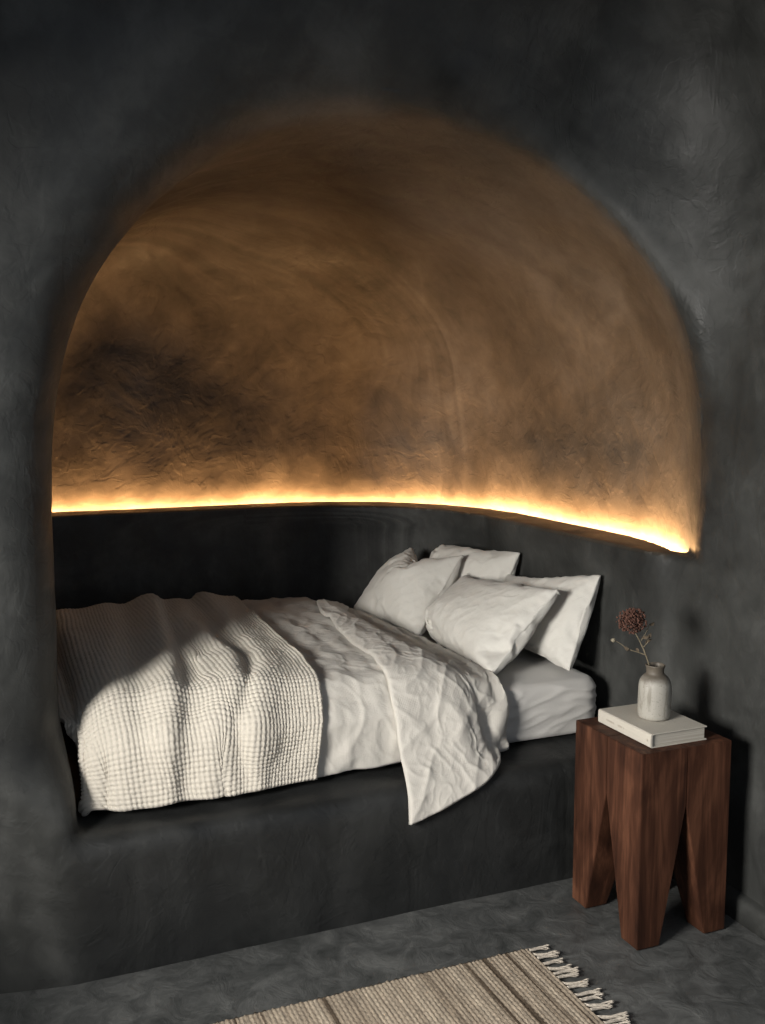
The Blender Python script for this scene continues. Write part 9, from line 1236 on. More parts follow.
    -3,0,2,0,-3,-7,-3,9,10,-1,-3,-2,-1,-1,5,7,-1,-5,-4,0,4,-1,0,-2,1,-2,-2,6,3,5,6,3,-6,-4,-4,0,0,-4,0,1,1,2,0,0,0,0,-1,1,3,0,-1,-2,-4,4,8,-4,-2,-1,0,0,0,
    1,0,-3,0,-2,-1,-1,2,2,1,1,-4,-2,1,5,-1,-1,3,-3,3,1,-3,0,-3,-5,1,5,5,0,-3,2,2,-4,-2,5,0,-5,0,1,-3,-5,7,4,1,0,-1,0,0,-1,1,0,1,3,1,0,0,-2,3,0,-1,-1,1,-9,
    -7,8,6,-1,1,2,-1,1,-2,-1,0,0,-1,-1,3,5,-2,-3,1,-1,-2,6,0,-3,-4,6,-5,5,-3,1,0,-1,0,-3,-1,3,2,-2,1,6,-2,-6,1,1,0,-3,0,8,-6,-1,4,1,-2,1,2,-1,-1,0,3,-2,1,
    0,-1,1,4,0,-2,0,1,-1,3,-3,-5,2,1,3,3,-3,1,4,-2,-3,-1,-2,-1,-3,4,5,2,0,-2,-10,0,7,-7,0,9,-6,2,1,2,-2,0,2,-1,-3,0,0,-1,0,0,1,2,2,0,2,0,-6,4,-3,0,2,-3,
    -2,-1,7,2,0,-3,-1,-2,1,3,-1,4,0,-1,1,4,1,-4,-5,1,0,-1,-4,-1,2,0,-2,3,2,0,2,-2,2,-1,-3,-7,-2,3,7,2,1,0,-4,-4,3,4,-1,5,-1,-6,0,3,5,-1,3,2,2,-4,-1,-1,-3,
    -3,-4,-2,1,1,6,-3,-2,2,3,-3,-8,13,3,-1,0,-1,-1,-1,2,3,0,-3,-3,-2,4,-3,3,0,1,2,2,-5,-3,0,2,3,3,-2,-1,-1,1,-2,-1,3,2,-4,-3,6,0,-1,2,2,-1,-2,-2,-1,13,2,
    -13,2,1,-2,-5,-6,-6,5,2,0,4,5,0,-1,4,-3,-2,11,-13,3,-2,-1,11,-7,4,0,-2,1,-1,0,0,5,-2,2,-4,-6,-3,9,0,-1,1,-1,-1,3,2,-1,-1,-6,-2,5,-1,3,1,7,-5,-2,5,11,
    2,-8,-9,-1,2,-1,-2,-1,3,-9,-9,6,16,-10,-5,0,4,1,5,2,-1,-3,1,1,2,4,-9,2,8,-8,1,2,-5,0,-5,1,4,2,2,-1,1,-1,-1,8,-3,-5,5,2,-7,-6,3,4,-1,2,3,9,-1,-2,-3,8,
    8,0,-6,-13,-5,-4,3,0,-8,-8,-1,6,8,3,-1,-1,1,6,-3,0,-1,-4,-5,10,1,2,-1,1,-3,0,2,3,-1,4,-4,-12,8,6,-13,-4,17,-8,-4,2,3,-3,2,2,0,1,1,1,0,23,-13,-15,-3,9,
    12,1,-2,-8,-2,-3,-4,-5,3,3,0,-7,-8,0,6,11,6,-4,0,3,2,-2,-2,-2,-2,4,2,3,1,-9,1,6,-6,4,0,2,3,-10,1,5,-7,5,-4,-2,3,-10,4,15,-4,-10,3,12,-9,-5,4,5,1,10,
    -6,-4,1,1,-1,-2,1,-7,14,8,-4,-10,-9,0,-2,10,9,-3,-7,-6,-1,1,3,2,0,-1,2,4,-1,6,5,2,-2,0,-3,-5,-4,-4,-3,-2,0,5,0,-3,7,2,6,0,5,14,-11,-16,4,-9,0,4,-4,3,
    0,-5,3,10,20,-11,-22,4,11,14,0,-14,-10,-3,-4,-4,-3,1,-3,4,-5,-3,-6,-1,2,2,10,0,-11,9,6,-3,-5,1,3,-1,-3,0,-1,-4,-4,-4,-2,-1,1,2,5,5,8,8,5,3,-1,0,4,5,5,
    -3,-6,0,-1,-4,10,6,-6,-4,5,-1,1,1,5,4,3,-11,-29,-18,4,7,3,-12,-11,-3,4,2,3,4,4,6,2,3,-8,0,15,-1,-9,-1,-4,-1,9,-5,-5,2,8,-1,-2,4,7,7,9,5,-2,-1,2,1,-1,
    -2,-1,1,-6,-11,-13,-13,-3,1,-4,-6,-5,-1,0,-6,-7,1,6,21,22,14,2,-2,-4,0,-13,-23,-20,3,9,17,4,-9,-6,0,5,-2,3,7,1,4,0,-4,0,1,-1,0,-5,-5,7,8,7,-6,-7,-6,6,
    8,0,-2,-6,-5,-5,-7,-8,-3,1,1,-4,-2,1,2,1,0,2,4,8,12,7,-6,-2,2,1,-3,0,0,2,-1,-2,-2,14,-6,-19,-11,-4,-7,7,21,15,-2,-2,3,-4,1,6,2,1,-5,-8,-5,0,-2,2,2,5,
    1,0,-2,-5,6,1,-3,-1,8,-4,-2,2,-5,-3,1,2,2,2,4,-5,-2,2,0,5,4,-3,-3,-3,1,-2,3,1,-4,-4,12,-1,-5,-1,2,0,-1,-1,-1,-4,-12,-13,-4,15,10,4,4,0,-2,5,3,1,-11,
    -3,15,0,-4,-5,-1,-1,-2,-1,-2,-2,-4,-4,-2,1,1,-2,4,2,-7,-6,-3,4,8,-1,2,0,4,1,-3,-3,-6,4,5,5,2,-6,-9,2,5,-1,-4,7,-2,-3,3,0,-6,3,6,-2,0,0,0,0,0,-1,-2,
    -12,2,-2,6,4,1,-1,-1,-7,1,7,-2,2,-8,-7,-2,1,3,5,0,-1,-1,-2,0,-2,-1,2,-2,3,-5,1,8,2,-7,1,0,3,2,2,-7,-4,0,0,2,-1,-4,-4,-2,3,8,2,-1,5,3,1,5,5,1,0,-1,0,
    -1,2,-5,-6,-5,-3,-2,0,-2,1,0,3,-4,-1,1,1,-1,1,1,-3,1,1,1,3,-5,-5,-1,-2,2,0,-1,1,1,2,-2,2,2,-2,3,4,-3,-10,6,3,-3,-6,-6,-3,3,7,3,2,2,2,-1,-3,-1,0,-6,1,
    -1,-3,0,-5,-5,-3,-2,0,1,1,1,2,6,5,6,2,0,2,9,0,-7,-6,1,1,2,0,0,-2,0,2,-2,-4,-8,-2,4,3,4,-2,0,0,1,1,0,0,3,-1,0,0,-2,-6,0,17,6,0,3,-1,2,1,-1,-1,1,1,-1,3,
    3,1,0,-2,3,1,0,-2,-5,-5,-2,-2,-3,-2,1,5,2,-1,-6,-8,-5,-2,3,0,-7,0,7,2,-1,2,1,0,-1,0,-1,0,-2,1,3,1,1,-3,-4,0,-1,1,0,-1,1,0,3,-2,0,1,1,-3,2,-6,-4,-1,-1,
    1,-2,-3,1,0,-2,0,0,-3,-1,1,0,0,0,-2,-1,1,4,3,1,2,2,1,-1,-6,-6,-1,7,12,3,3,-4,1,0,-4,-1,3,1,-3,-1,0,1,3,0,0,-1,-2,-2,-1,0,5,-2,1,-1,0,0,1,0,0,15,-12,
    -2,1,5,3,-10,-7,0,-2,1,0,2,0,2,2,0,-1,-1,-1,-2,-3,0,1,-1,-1,0,4,2,2,-1,0,0,2,-2,1,6,4,-2,-9,0,1,3,-2,3,3,-1,-3,-1,-1,2,4,-2,-2,0,0,0,-1,-3,-1,4,-1,1,
    -2,1,0,0,1,0,-1,-13,9,4,5,2,1,3,-2,-6,2,0,-3,-4,1,-2,-2,2,-1,1,3,0,0,0,-1,0,2,2,2,3,1,-2,-3,-1,-2,1,0,-3,-2,3,7,-2,-3,1,4,-4,-5,0,5,0,1,-4,-5,3,2,1,
    -1,0,-1,1,-1,-2,2,-1,1,-1,0,1,0,-1,0,2,1,-2,-3,-6,-1,5,6,6,0,0,3,2,-3,-5,-3,3,3,-5,-3,1,1,0,1,0,-1,0,-1,0,-3,3,0,0,1,2,0,-1,-1,-3,-2,2,0,-2,-5,1,7,4,
    1,-3,-4,0,2,1,0,1,-1,0,-2,2,1,0,-3,-1,0,1,1,0,-2,0,2,0,1,-1,4,2,0,0,1,-3,-6,-7,-1,-1,2,7,11,6,4,2,-3,-2,-1,-1,0,1,-1,0,-2,-7,-4,-5,3,6,1,-6,-4,1,1,2,
    -1,-1,4,4,5,-1,-4,1,-4,-3,0,0,1,-1,2,-1,-1,-2,2,0,0,-1,0,0,0,1,-1,-1,0,-1,3,-1,4,2,-2,0,4,-3,-2,-1,1,5,-3,-3,2,2,-1,-1,5,6,-2,-2,4,6,3,5,-1,-6,-7,-4,
    0,4,-1,-7,0,7,-2,-5,-1,-4,-1,7,6,2,3,2,-4,-5,-10,3,6,-3,-3,-5,6,0,-4,-1,2,-3,0,1,-1,1,-1,-1,0,-1,0,1,2,
])
def shape(key):
    n, m, t = SHAPES[key]
    d = np.moveaxis(np.array(t).reshape(3, n, m), 0, 2)
    return np.cumsum(np.cumsum(d, 0), 1) * .0005

def cubic_axis(A, n2):
    """Catmull-Rom resampling along the first axis"""
    n = A.shape[0]
    t = np.linspace(0, n - 1, n2); i = np.minimum(t.astype(int), n - 2); f = (t - i)[:, None, None]
    P_ = np.concatenate([2 * A[:1] - A[1:2], A, 2 * A[-1:] - A[-2:-1]], 0)
    a, b, c, d = P_[i], P_[i + 1], P_[i + 2], P_[i + 3]
    return .5 * (2 * b + (c - a) * f + (2 * a - 5 * b + 4 * c - d) * f ** 2 + (3 * b - a - 3 * c + d) * f ** 3)
def upsample(A, n2, m2):
    return cubic_axis(cubic_axis(A, n2).transpose(1, 0, 2), m2).transpose(1, 0, 2)
def relax(A, k):
    for _ in range(k):
        B = A.copy()
        B[1:-1, 1:-1] = (A[:-2, 1:-1] + A[2:, 1:-1] + A[1:-1, :-2] + A[1:-1, 2:]) / 4 * .6 + A[1:-1, 1:-1] * .4
        B[0, 1:-1] = A[0, 1:-1] * .5 + (A[0, :-2] + A[0, 2:]) * .25; B[-1, 1:-1] = A[-1, 1:-1] * .5 + (A[-1, :-2] + A[-1, 2:]) * .25
        B[1:-1, 0] = A[1:-1, 0] * .5 + (A[:-2, 0] + A[2:, 0]) * .25; B[1:-1, -1] = A[1:-1, -1] * .5 + (A[:-2, -1] + A[2:, -1]) * .25
        A = B
    return A
def normals(A):
    du, dv = np.gradient(A, axis=0), np.gradient(A, axis=1)
    n = np.cross(dv, du)
    return n / (np.linalg.norm(n, axis=2)[..., None] + 1e-9)
def arc_uv(A):
    du = np.linalg.norm(np.diff(A, axis=0), axis=2).mean(1); dv = np.linalg.norm(np.diff(A, axis=1), axis=2).mean(0)
    u = np.concatenate([[0], np.cumsum(du)]); v = np.concatenate([[0], np.cumsum(dv)])
    return np.stack(np.broadcast_arrays(u[:, None], v[None, :]), -1)
def border_roll(uv, w):
    u, v = uv[..., 0], uv[..., 1]
    e = np.minimum(np.minimum(u, u.max() - u), np.minimum(v, v.max() - v))
    return np.sqrt(np.clip(1 - (1 - np.clip(e / w, 0, 1)) ** 2, 0, 1))[..., None]
def linen_disp(uv, k, seed):
    u, v = uv[..., 0], uv[..., 1]
    wu = u + .04 * perlin(u * 4, v * 4, seed); wv = v + .04 * perlin(u * 4, v * 4, seed + 4)
    return k * (.0045 * ridged(wu * 9 + wv * 3, wv * 4.5, seed) ** 3 + .0030 * ridged(wu * 17 - wv * 9, wv * 11, seed + 3) ** 3 + .0016 * ridged(wu * 34, wv * 26, seed + 8) ** 3 + .003 * perlin(wu * 7, wv * 5, seed + 6))

# duvet: the flat part, and its folded-back end
duv = empty('duvet', (0, 0, 0))
tag(duv, 'rumpled off-white linen duvet with its top end folded back', 'duvet')
def cloth_piece(name, key, n2, m2, half, amp, seed, mat, edge, parent):
    A = relax(shape(key), 3 if key == 'fold' else 1)
    if key == 'fold': A[..., 2] -= .075 * smooth01(4.08, 4.40, A[..., 1])
    A = upsample(A, n2, m2)
    uv = arc_uv(A); N = normals(A); R = border_roll(uv, edge)
    w = linen_disp(uv, amp, seed)[..., None]
    T = A + N * (half * R + w * np.minimum(1, R + .3)); B = A - N * (half * R) + N * w * np.minimum(1, R + .3)
    return closed_sheet(name, T, B, mat, parent, uv)
cloth_piece('duvet_body', 'duvet', 220, 300, .008, .85, 1.3, M['duvet'], .012, duv)
o = cloth_piece('folded_edge', 'fold', 190, 380, .009, 1.15, 6.1, M['duvet'], .012, duv)
o['label'] = 'folded-back end of the duvet hanging over the bench edge'

# waffle throw
bl = empty('blanket', (0, 0, 0))
tag(bl, 'cream chunky waffle-knit throw draped over the foot of the bed', 'blanket')
A = relax(shape('blanket'), 3)
hz = A[:, -1, 2] - .424                 # let the hem reach the bench along its whole width
A[..., 2] -= hz[:, None] * smooth01(.64, .45, A[..., 2])
A = upsample(A, 410, 800)
uv = arc_uv(A); N = normals(A)
uu, vv_ = uv[..., 0], uv[..., 1]
A[..., 0] = np.where(A[..., 0] < .34, .214 + (A[..., 0] - .188) * (.126 / .152), A[..., 0])
X = A[..., 0]; yq = 4.44 - 1.74 * np.linspace(0, 1, A.shape[1])[None, :] + 0 * X
def ridge(pts, wl, wr, amp):
    p = np.array(pts)
    c = np.interp(-yq, -p[:, 0], p[:, 1]); a = np.interp(-yq, -p[:, 0], p[:, 2]); e = X - c
    return amp * a * np.where(e < 0, np.exp(-(e / wl) ** 2), np.exp(-(e / wr) ** 2))
h = ridge([(4.44, .715, 1.1), (4.0, .665, 1), (3.4, .60, .9), (3.05, .545, 1.0), (2.88, .51, 1.0), (2.70, .50, .8)], .075, .035, .036)
h += ridge([(4.44, .84, .3), (4.0, .77, .7), (3.6, .77, 1), (3.3, .79, 1.0), (3.05, .745, .8), (2.9, .675, .6), (2.70, .66, .5)], .075, .034, .034)
h += ridge([(4.44, .93, 1.1), (4.1, .93, .8), (3.6, .92, .5), (3.2, .88, .7), (3.0, .80, .8), (2.88, .76, 1), (2.70, .76, .8)], .03, .07, .030)
h += ridge([(4.44, .52, .8), (4.0, .49, .6), (3.5, .43, .5), (3.1, .39, .7), (2.70, .37, .9)], .06, .045, .020)
h += ridge([(4.44, .33, .5), (3.5, .30, .3), (3.0, .29, .7), (2.70, .28, 1)], .05, .04, .016)
A = A + N * (h + .008)[..., None]
A = relax(A, 22); N = normals(A)
PX = .0138
def waffle(u, v):
    a = u / PX + .22 * perlin(u * 9, v * 9, 1.7) + .07 * perlin(u * 40, v * 40, 2.2)
    b = v / PX + .22 * perlin(u * 9, v * 9, 5.7) + .07 * perlin(u * 40, v * 40, 8.2)
    ca, cb = np.abs(np.cos(a * PI)), np.abs(np.cos(b * PI))
    r = 1 - np.maximum(.42 * np.maximum(ca ** 5, cb ** 5), (ca * cb) ** 1.6)
    jit = perlin(np.floor(a) * 7.31 + .37, np.floor(b) * 3.17 + .73, 2.5)
    return r * (1 + .6 * jit)
R = border_roll(uv, .010)
wv_ = (.0052 * waffle(uu, vv_) + .004 * perlin(uu * 14, vv_ * 12, 9.1))[..., None]
edge_w = .006 * perlin(vv_ * 40, uu * 40, 3.1)[..., None] * (1 - border_roll(uv, .05))
T = A + N * (.006 * R + wv_ * np.minimum(1, R + .25)) + edge_w * np.array([1, .2, 0])
B = A - N * .006 * R + N * wv_ * (np.minimum(1, R + .25) * (1 - R)) + edge_w * np.array([1, .2, 0])
closed_sheet('throw', T, B, M['knit'], bl, uv)

# ------------------------------------------------------------------ pillows
def seam(P, rad, mat, parent):
    """piping along the sewn edge (ring of grid points one step in from the border)"""
    n, m = P.shape[:2]
    k = 3
    loop = [(i, k) for i in range(k, n - k)] + [(n - 1 - k, j) for j in range(k + 1, m - k)] + [(i, m - 1 - k) for i in range(n - 2 - k, k - 1, -1)] + [(k, j) for j in range(m - 2 - k, k, -1)]
    p = np.array([P[a] for a in loop]); L_ = len(p); q = 6
    v, f = [], []
    for i in range(L_):
        t = Vector(p[(i + 1) % L_] - p[i - 1]).normalized()
        a = t.orthogonal().normalized(); b = t.cross(a)
        # keep the frame steady
        ref = Vector((0, .3, 1)); a = (ref - t * ref.dot(t)).normalized(); b = t.cross(a)
        for s_ in range(q):
            v.append(Vector(p[i]) + (a * math.cos(2 * PI * s_ / q) + b * math.sin(2 * PI * s_ / q)) * rad)
    for i in range(L_):
        for s_ in range(q):
            f.append((i * q + s_, i * q + (s_ + 1) % q, ((i + 1) % L_) * q + (s_ + 1) % q, ((i + 1) % L_) * q + s_))
    return mesh_obj('seam_piping', v, f, mat, parent)
def pillow(k, label, seed, fit=lambda P: P):
    T0, B0 = shape('pillow%d_front' % k), shape('pillow%d_back' % k)
    n2, m2 = 136, 100
    T, B = upsample(T0, n2, m2), upsample(B0, n2, m2)
    I, J = np.meshgrid(np.arange(n2), np.arange(m2), indexing='ij')
    ring = np.minimum(np.minimum(I, n2 - 1 - I), np.minimum(J, m2 - 1 - J))
    b = smooth01(7, 3, ring)[..., None]
    B = B * (1 - b) + T * b
    T, B = fit(T), fit(B)
    c = (T.mean((0, 1)) + B.mean((0, 1))) / 2
    NT_, NB = normals(T), -normals(B)
    if ((T - c) * NT_).sum() < 0: NT_, NB = -NT_, -NB
    uv = arc_uv(T)
    w = linen_disp(uv, .55, seed)[..., None]
    R = border_roll(uv, .006)
    T2 = T + NT_ * (.0018 * R + w * R); B2 = B + NB * (.0018 * R + w * .5 * R)
    T2[..., 2] = np.maximum(T2[..., 2], .6195); B2[..., 2] = np.maximum(B2[..., 2], .6195)
    base_ = np.array([c[0], c[1], .62])
    o = closed_sheet('pillow', T2 - base_, B2 - base_, M['pillow'], None, uv + seed)
    o.location = base_
    tag(o, label, 'pillow', 'linen pillows at the head of the bed')
    seam(T - base_, .0028, M['pillow'], o)
pillow(1, 'plump pillow against the wall, nearest the wooden side table', 3.1, lambda P: np.stack([P[..., 0], P[..., 1], .62 + (P[..., 2] - .62) * .93], -1))
pillow(2, 'pillow against the wall farthest from the side table, mostly hidden', 8.4, lambda P: P + np.array([0, -.05, .012]))
pillow(3, 'front pillow nearest the bench edge, overlapping the folded duvet', 14.7, lambda P: np.stack([P[..., 0], 3.024 + (P[..., 1] - 3.024) * 1.12, P[..., 2]], -1))
pillow(4, 'front pillow deepest in the alcove, tucked behind the duvet', 21.3, lambda P: P + np.array([-.004, -.06, 0]))

# ------------------------------------------------------------------ side table of four tapered walnut blocks
NX0, NX1, NY0, NY1, NH, NA = 1.745, 2.066, 2.270, 2.612, .592, .415
tb = empty('side_table', ((NX0 + NX1) / 2, (NY0 + NY1) / 2, 0))
tag(tb, 'dark walnut block side table with notched legs beside the bed', 'side table')
hx_, hy_ = (NX1 - NX0) / 2, (NY1 - NY0) / 2
for sx in (-1, 1):
    for sy in (-1, 1):
        bm = bmesh.new()
        g = .0006
        f = .078
        secs = []
        for z_, wx_, wy_ in ((0.0, f, f), (NA, hx_ - g, hy_ - g), (NH, hx_ - g, hy_ - g)):
            X1, Y1 = sx * hx_, sy * hy_
            X0, Y0 = X1 - sx * wx_, Y1 - sy * wy_
            secs.append([bm.verts.new(c) for c in ((X0, Y0, z_), (X1, Y0, z_), (X1, Y1, z_), (X0, Y1, z_))])
        for a in range(2):
            for b in range(4):
                c = (b + 1) % 4
                bm.faces.new((secs[a][b], secs[a][c], secs[a + 1][c], secs[a + 1][b]))
        bm.faces.new(secs[0]); bm.faces.new(secs[2])
        bmesh.ops.recalc_face_normals(bm, faces=bm.faces)
        ed = [e for e in bm.edges if e.calc_face_angle(0) > .3]
        bmesh.ops.bevel(bm, geom=ed, offset=.0016, segments=2, affect='EDGES')
        bm_obj('leg', bm, M['wood'], tb)

# ------------------------------------------------------------------ book
BX0, BX1, BY0, BY1, BZ0, BZ1 = 1.797, 2.000, 2.303, 2.566, NH + .0005, NH + .0425
bk = empty('book', (BX0, BY0, BZ0))
tag(bk, 'thick beige clothbound book lying under the vase', 'book')
bw, bl_, bh = BX1 - BX0, BY1 - BY0, BZ1 - BZ0
bm = bmesh.new()
def addbox(bm, x0, x1, y0, y1, z0, z1):
    vs_ = [bm.verts.new((x_, y_, z_)) for x_ in (x0, x1) for y_ in (y0, y1) for z_ in (z0, z1)]
    for q in ((0, 1, 3, 2), (4, 6, 7, 5), (0, 4, 5, 1), (2, 3, 7, 6), (0, 2, 6, 4), (1, 5, 7, 3)):
        bm.faces.new([vs_[i] for i in q])
# one cloth case: lower board, spine, upper board (a C in section)
t_ = .0032
sec = [(bw, 0), (.004, 0), (0, .003), (-.001, bh / 2), (0, bh - .003), (.004, bh), (bw, bh), (bw, bh - t_), (.012, bh - t_), (.007, bh - t_ - .002), (.006, bh / 2), (.007, t_ + .002), (.012, t_), (bw, t_)]
r0 = [bm.verts.new((a, 0, b)) for a, b in sec]; r1 = [bm.verts.new((a, bl_, b)) for a, b in sec]
for i in range(len(sec)):
    j = (i + 1) % len(sec)
    bm.faces.new((r0[i], r0[j], r1[j], r1[i]))
for r_ in (r0, r1):
    for q in ((0, 1, 2, 11, 12, 13), (2, 3, 10, 11), (3, 4, 9, 10), (4, 5, 6, 7, 8, 9)):
        bm.faces.new([r_[i] for i in q])
bmesh.ops.recalc_face_normals(bm, faces=bm.faces)
bmesh.ops.bevel(bm, geom=[e for e in bm.edges if e.calc_face_angle(0) > 1.0], offset=.0006, segments=2, affect='EDGES')
cover = bm_obj('cover', bm, M['cover'], bk)
bm = bmesh.new(); addbox(bm, .0066, bw - .005, .005, bl_ - .005, t_ + .0002, bh - t_ - .0002)
bmesh.ops.bevel(bm, geom=bm.edges[:], offset=.0008, segments=2, affect='EDGES')
bm_obj('pages', bm, M['pages'], bk)
# faint, unreadable line of spine lettering: small raised strokes
bm = bmesh.new(); yy = bl_ - .045; rr = random.Random(3)
while yy > bl_ - .135:
    w_ = rr.choice((.0025, .0035, .005))
    if rr.random() > .22: addbox(bm, -.0016, -.0008, yy - w_, yy, bh * .5 - rr.choice((.0022, .0035)), bh * .5 + .0026)
    yy -= w_ + .0016
bm_obj('spine_lettering', bm, M['text'], cover)
bm = bmesh.new(); addbox(bm, -.0016, -.0004, .012, .018, bh * .5 - .004, bh * .5 + .004)
bm_obj('spine_mark', bm, M['text'], cover)

# ------------------------------------------------------------------ vase (lathe, open neck)
VX, VY, VZ = 1.903, 2.428, BZ1 + .0005
prof = [(0, 0), (.040, 0), (.054, .002), (.0605, .010), (.0625, .03), (.063, .06), (.063, .085), (.0615, .104), (.056, .120), (.046, .131), (.037, .137), (.0335, .142), (.0335, .152), (.036, .160), (.0375, .163), (.0365, .1655), (.033, .1655), (.030, .160), (.0285, .150), (.030, .138), (.044, .122), (.052, .10), (.055, .05), (.050, .012), (0, .008)]
pc = catmull(prof, 4)
bm = bmesh.new(); NS = 64; rings = []
for k_, (r_, z_) in enumerate(pc):
    r_ *= .79
    if r_ < 1e-4: rings.append([bm.verts.new((0, 0, z_))]); continue
    rings.append([bm.verts.new(((r_ + .0009 * math.sin(3 * a_ + z_ * 40)) * math.cos(a_), (r_ + .0009 * math.sin(2 * a_ + 1)) * math.sin(a_), max(z_, 0))) for a_ in [2 * PI * i / NS for i in range(NS)]])
for a, b in zip(rings, rings[1:]):
    for i in range(NS):
        j = (i + 1) % NS
        if len(a) == 1 and len(b) == 1: continue
        if len(a) == 1: bm.faces.new((a[0], b[i], b[j]))
        elif len(b) == 1: bm.faces.new((a[i], a[j], b[0]))
        else: bm.faces.new((a[i], a[j], b[j], b[i]))
vase = bm_obj('vase', bm, M['glaze'], None, smooth=True)
vase.location = (VX, VY, VZ)
tag(vase, 'small pale stoneware bottle vase with brown shoulder on the book', 'vase')

# ------------------------------------------------------------------ dried flower
def tube(pts, rad, n=7, name='stem', mat=None, parent=None):
    p = catmull(pts, 6); r = np.interp(np.linspace(0, 1, len(p)), np.linspace(0, 1, len(rad)), rad)
    bm = bmesh.new(); rings = []
    for i, q in enumerate(p):
        t = Vector(p[min(i + 1, len(p) - 1)] - p[max(i - 1, 0)]).normalized()
        s_ = t.cross(Vector((.3, 1, .1))).normalized(); u_ = t.cross(s_)
        rings.append([bm.verts.new(Vector(q) + (s_ * math.cos(2 * PI * k / n) + u_ * math.sin(2 * PI * k / n)) * r[i]) for k in range(n)])
    for a, b in zip(rings, rings[1:]):
        for k in range(n): bm.faces.new((a[k], a[(k + 1) % n], b[(k + 1) % n], b[k]))
    bm.faces.new(rings[0]); bm.faces.new(rings[-1])
    return bm_obj(name, bm, mat, parent, smooth=True)
# local frame: u along the picture-right direction, so the spray faces the room
FX, FY, FZ = VX - .005, VY, VZ + .15
fl = empty('dried_flower', (FX, FY, FZ))
tag(fl, 'dried rust-brown flower sprig standing in the pale vase', 'dried flower')
ru = Vector((.924, -.383, 0)); fu = Vector((.383, .924, 0))
def lp(u, z, d=0): return tuple(ru * u + fu * d + Vector((0, 0, z)))
stem_pts = [lp(.012, -.135), lp(-.004, -.05), lp(-.012, .0), lp(-.026, .045), lp(-.044, .085), lp(-.062, .118)]
tube(stem_pts, [.0026, .0024, .0022, .002], mat=M['twig'], parent=fl)
bud_twig = tube([lp(-.026, .045), lp(-.045, .052, .004), lp(-.078, .062, .008), lp(-.104, .080, .01), lp(-.121, .088, .01)], [.0016, .0013, .0011], name='side_twig', mat=M['twig'], parent=fl)
tube([lp(-.034, .07), lp(-.022, .088, -.004), lp(-.024, .1, -.004)], [.0013, .001], name='side_twig', mat=M['twig'], parent=fl)
tube([lp(-.042, .09), lp(-.024, .118, .006), lp(-.018, .138, .006)], [.0013, .001], name='side_twig', mat=M['twig'], parent=fl)
def leaf(c, d, L_, w_, curl, name='leaf', mat=None):
    d = Vector(d).normalized(); s_ = d.cross(Vector(fu)).normalized(); nn = d.cross(s_)
    bm = bmesh.new(); rows = []
    for i in range(7):
        t = i / 6; ww = w_ * math.sin(PI * min(.97, t * .95 + .03)) ** .8
        base_ = Vector(c) + d * L_ * t + nn * curl * math.sin(t * 2.4)
        rows.append([bm.verts.new(base_ + s_ * ww * k + nn * (abs(k) * ww * .6)) for k in (-1, -.5, 0, .5, 1)])
    for a, b in zip(rows, rows[1:]):
        for k in range(4): bm.faces.new((a[k], a[k + 1], b[k + 1], b[k]))
    o = bm_obj(name, bm, mat or M['leafdry'], fl, smooth=True)
    md = o.modifiers.new('thick', 'SOLIDIFY'); md.thickness = .0008
    return o
leaf(lp(-.024, .098, -.004), lp(.4, .8), .020, .0045, .006)
leaf(lp(-.018, .136, .006), lp(.9, .6), .018, .005, .006)
leaf(lp(-.030, .082, 0), lp(.9, .5), .024, .005, -.008)
leaf(lp(-.045, .052, .004), lp(-.2, .3, .5), .018, .004, .004)
leaf(lp(-.092, .070, .008), lp(.7, -.5), .020, .005, .005)
leaf(lp(-.040, .10, 0), lp(.9, .35, -.3), .024, .006, .008)
# pale bud at the twig's end
bm = bmesh.new(); bmesh.ops.create_icosphere(bm, subdivisions=3, radius=.0060)
for v in bm.verts:
    q = v.co.normalized()
    v.co = v.co * (1 + .18 * math.sin(q.x * 7 + q.z * 5)) ; v.co.x *= 1.25
bmesh.ops.translate(bm, verts=bm.verts, vec=lp(-.124, .089, .01))
bm_obj('bud', bm, simple('pale_bud', (.24, .21, .155), .85, .2, 200, .25), bud_twig, smooth=True)
# flower head: a dome of many tiny florets on short stalks
hc = Vector(lp(-.072, .152, 0)); rr = random.Random(5)
bm = bmesh.new()
for i in range(340):
    zf = 1 - 2 * (i + .5) / 340; a_ = i * 2.39996
    rr_ = math.sqrt(max(0, 1 - zf * zf))
    dv_ = Vector((rr_ * math.cos(a_), rr_ * math.sin(a_), zf))
    rad = .036 + rr.uniform(-.011, .008)
    c = hc + Vector((dv_.x * rad * 1.05, dv_.y * rad, dv_.z * rad * .92))
    s_ = rr.uniform(.0026, .0046)
    mt = Matrix.Translation(c) @ Matrix.Rotation(rr.uniform(0, 6), 4, dv_) @ Matrix.Diagonal((s_, s_ * .8, s_ * rr.uniform(.7, 1.4), 1))
    bmesh.ops.create_icosphere(bm, subdivisions=1, radius=1, matrix=mt)
for i in range(60):
    a_ = rr.uniform(0, 2 * PI); zf = rr.uniform(-.9, 1); q = math.sqrt(1 - zf * zf)
    dv_ = Vector((q * math.cos(a_), q * math.sin(a_), zf))
    mt = Matrix.Translation(hc + dv_ * .016) @ dv_.to_track_quat('Z', 'Y').to_matrix().to_4x4()
    bmesh.ops.create_cone(bm, cap_ends=True, segments=5, radius1=.0016, radius2=.0012, depth=.030, matrix=mt)
bm_obj('flower_head', bm, M['bloom'], fl, smooth=False)

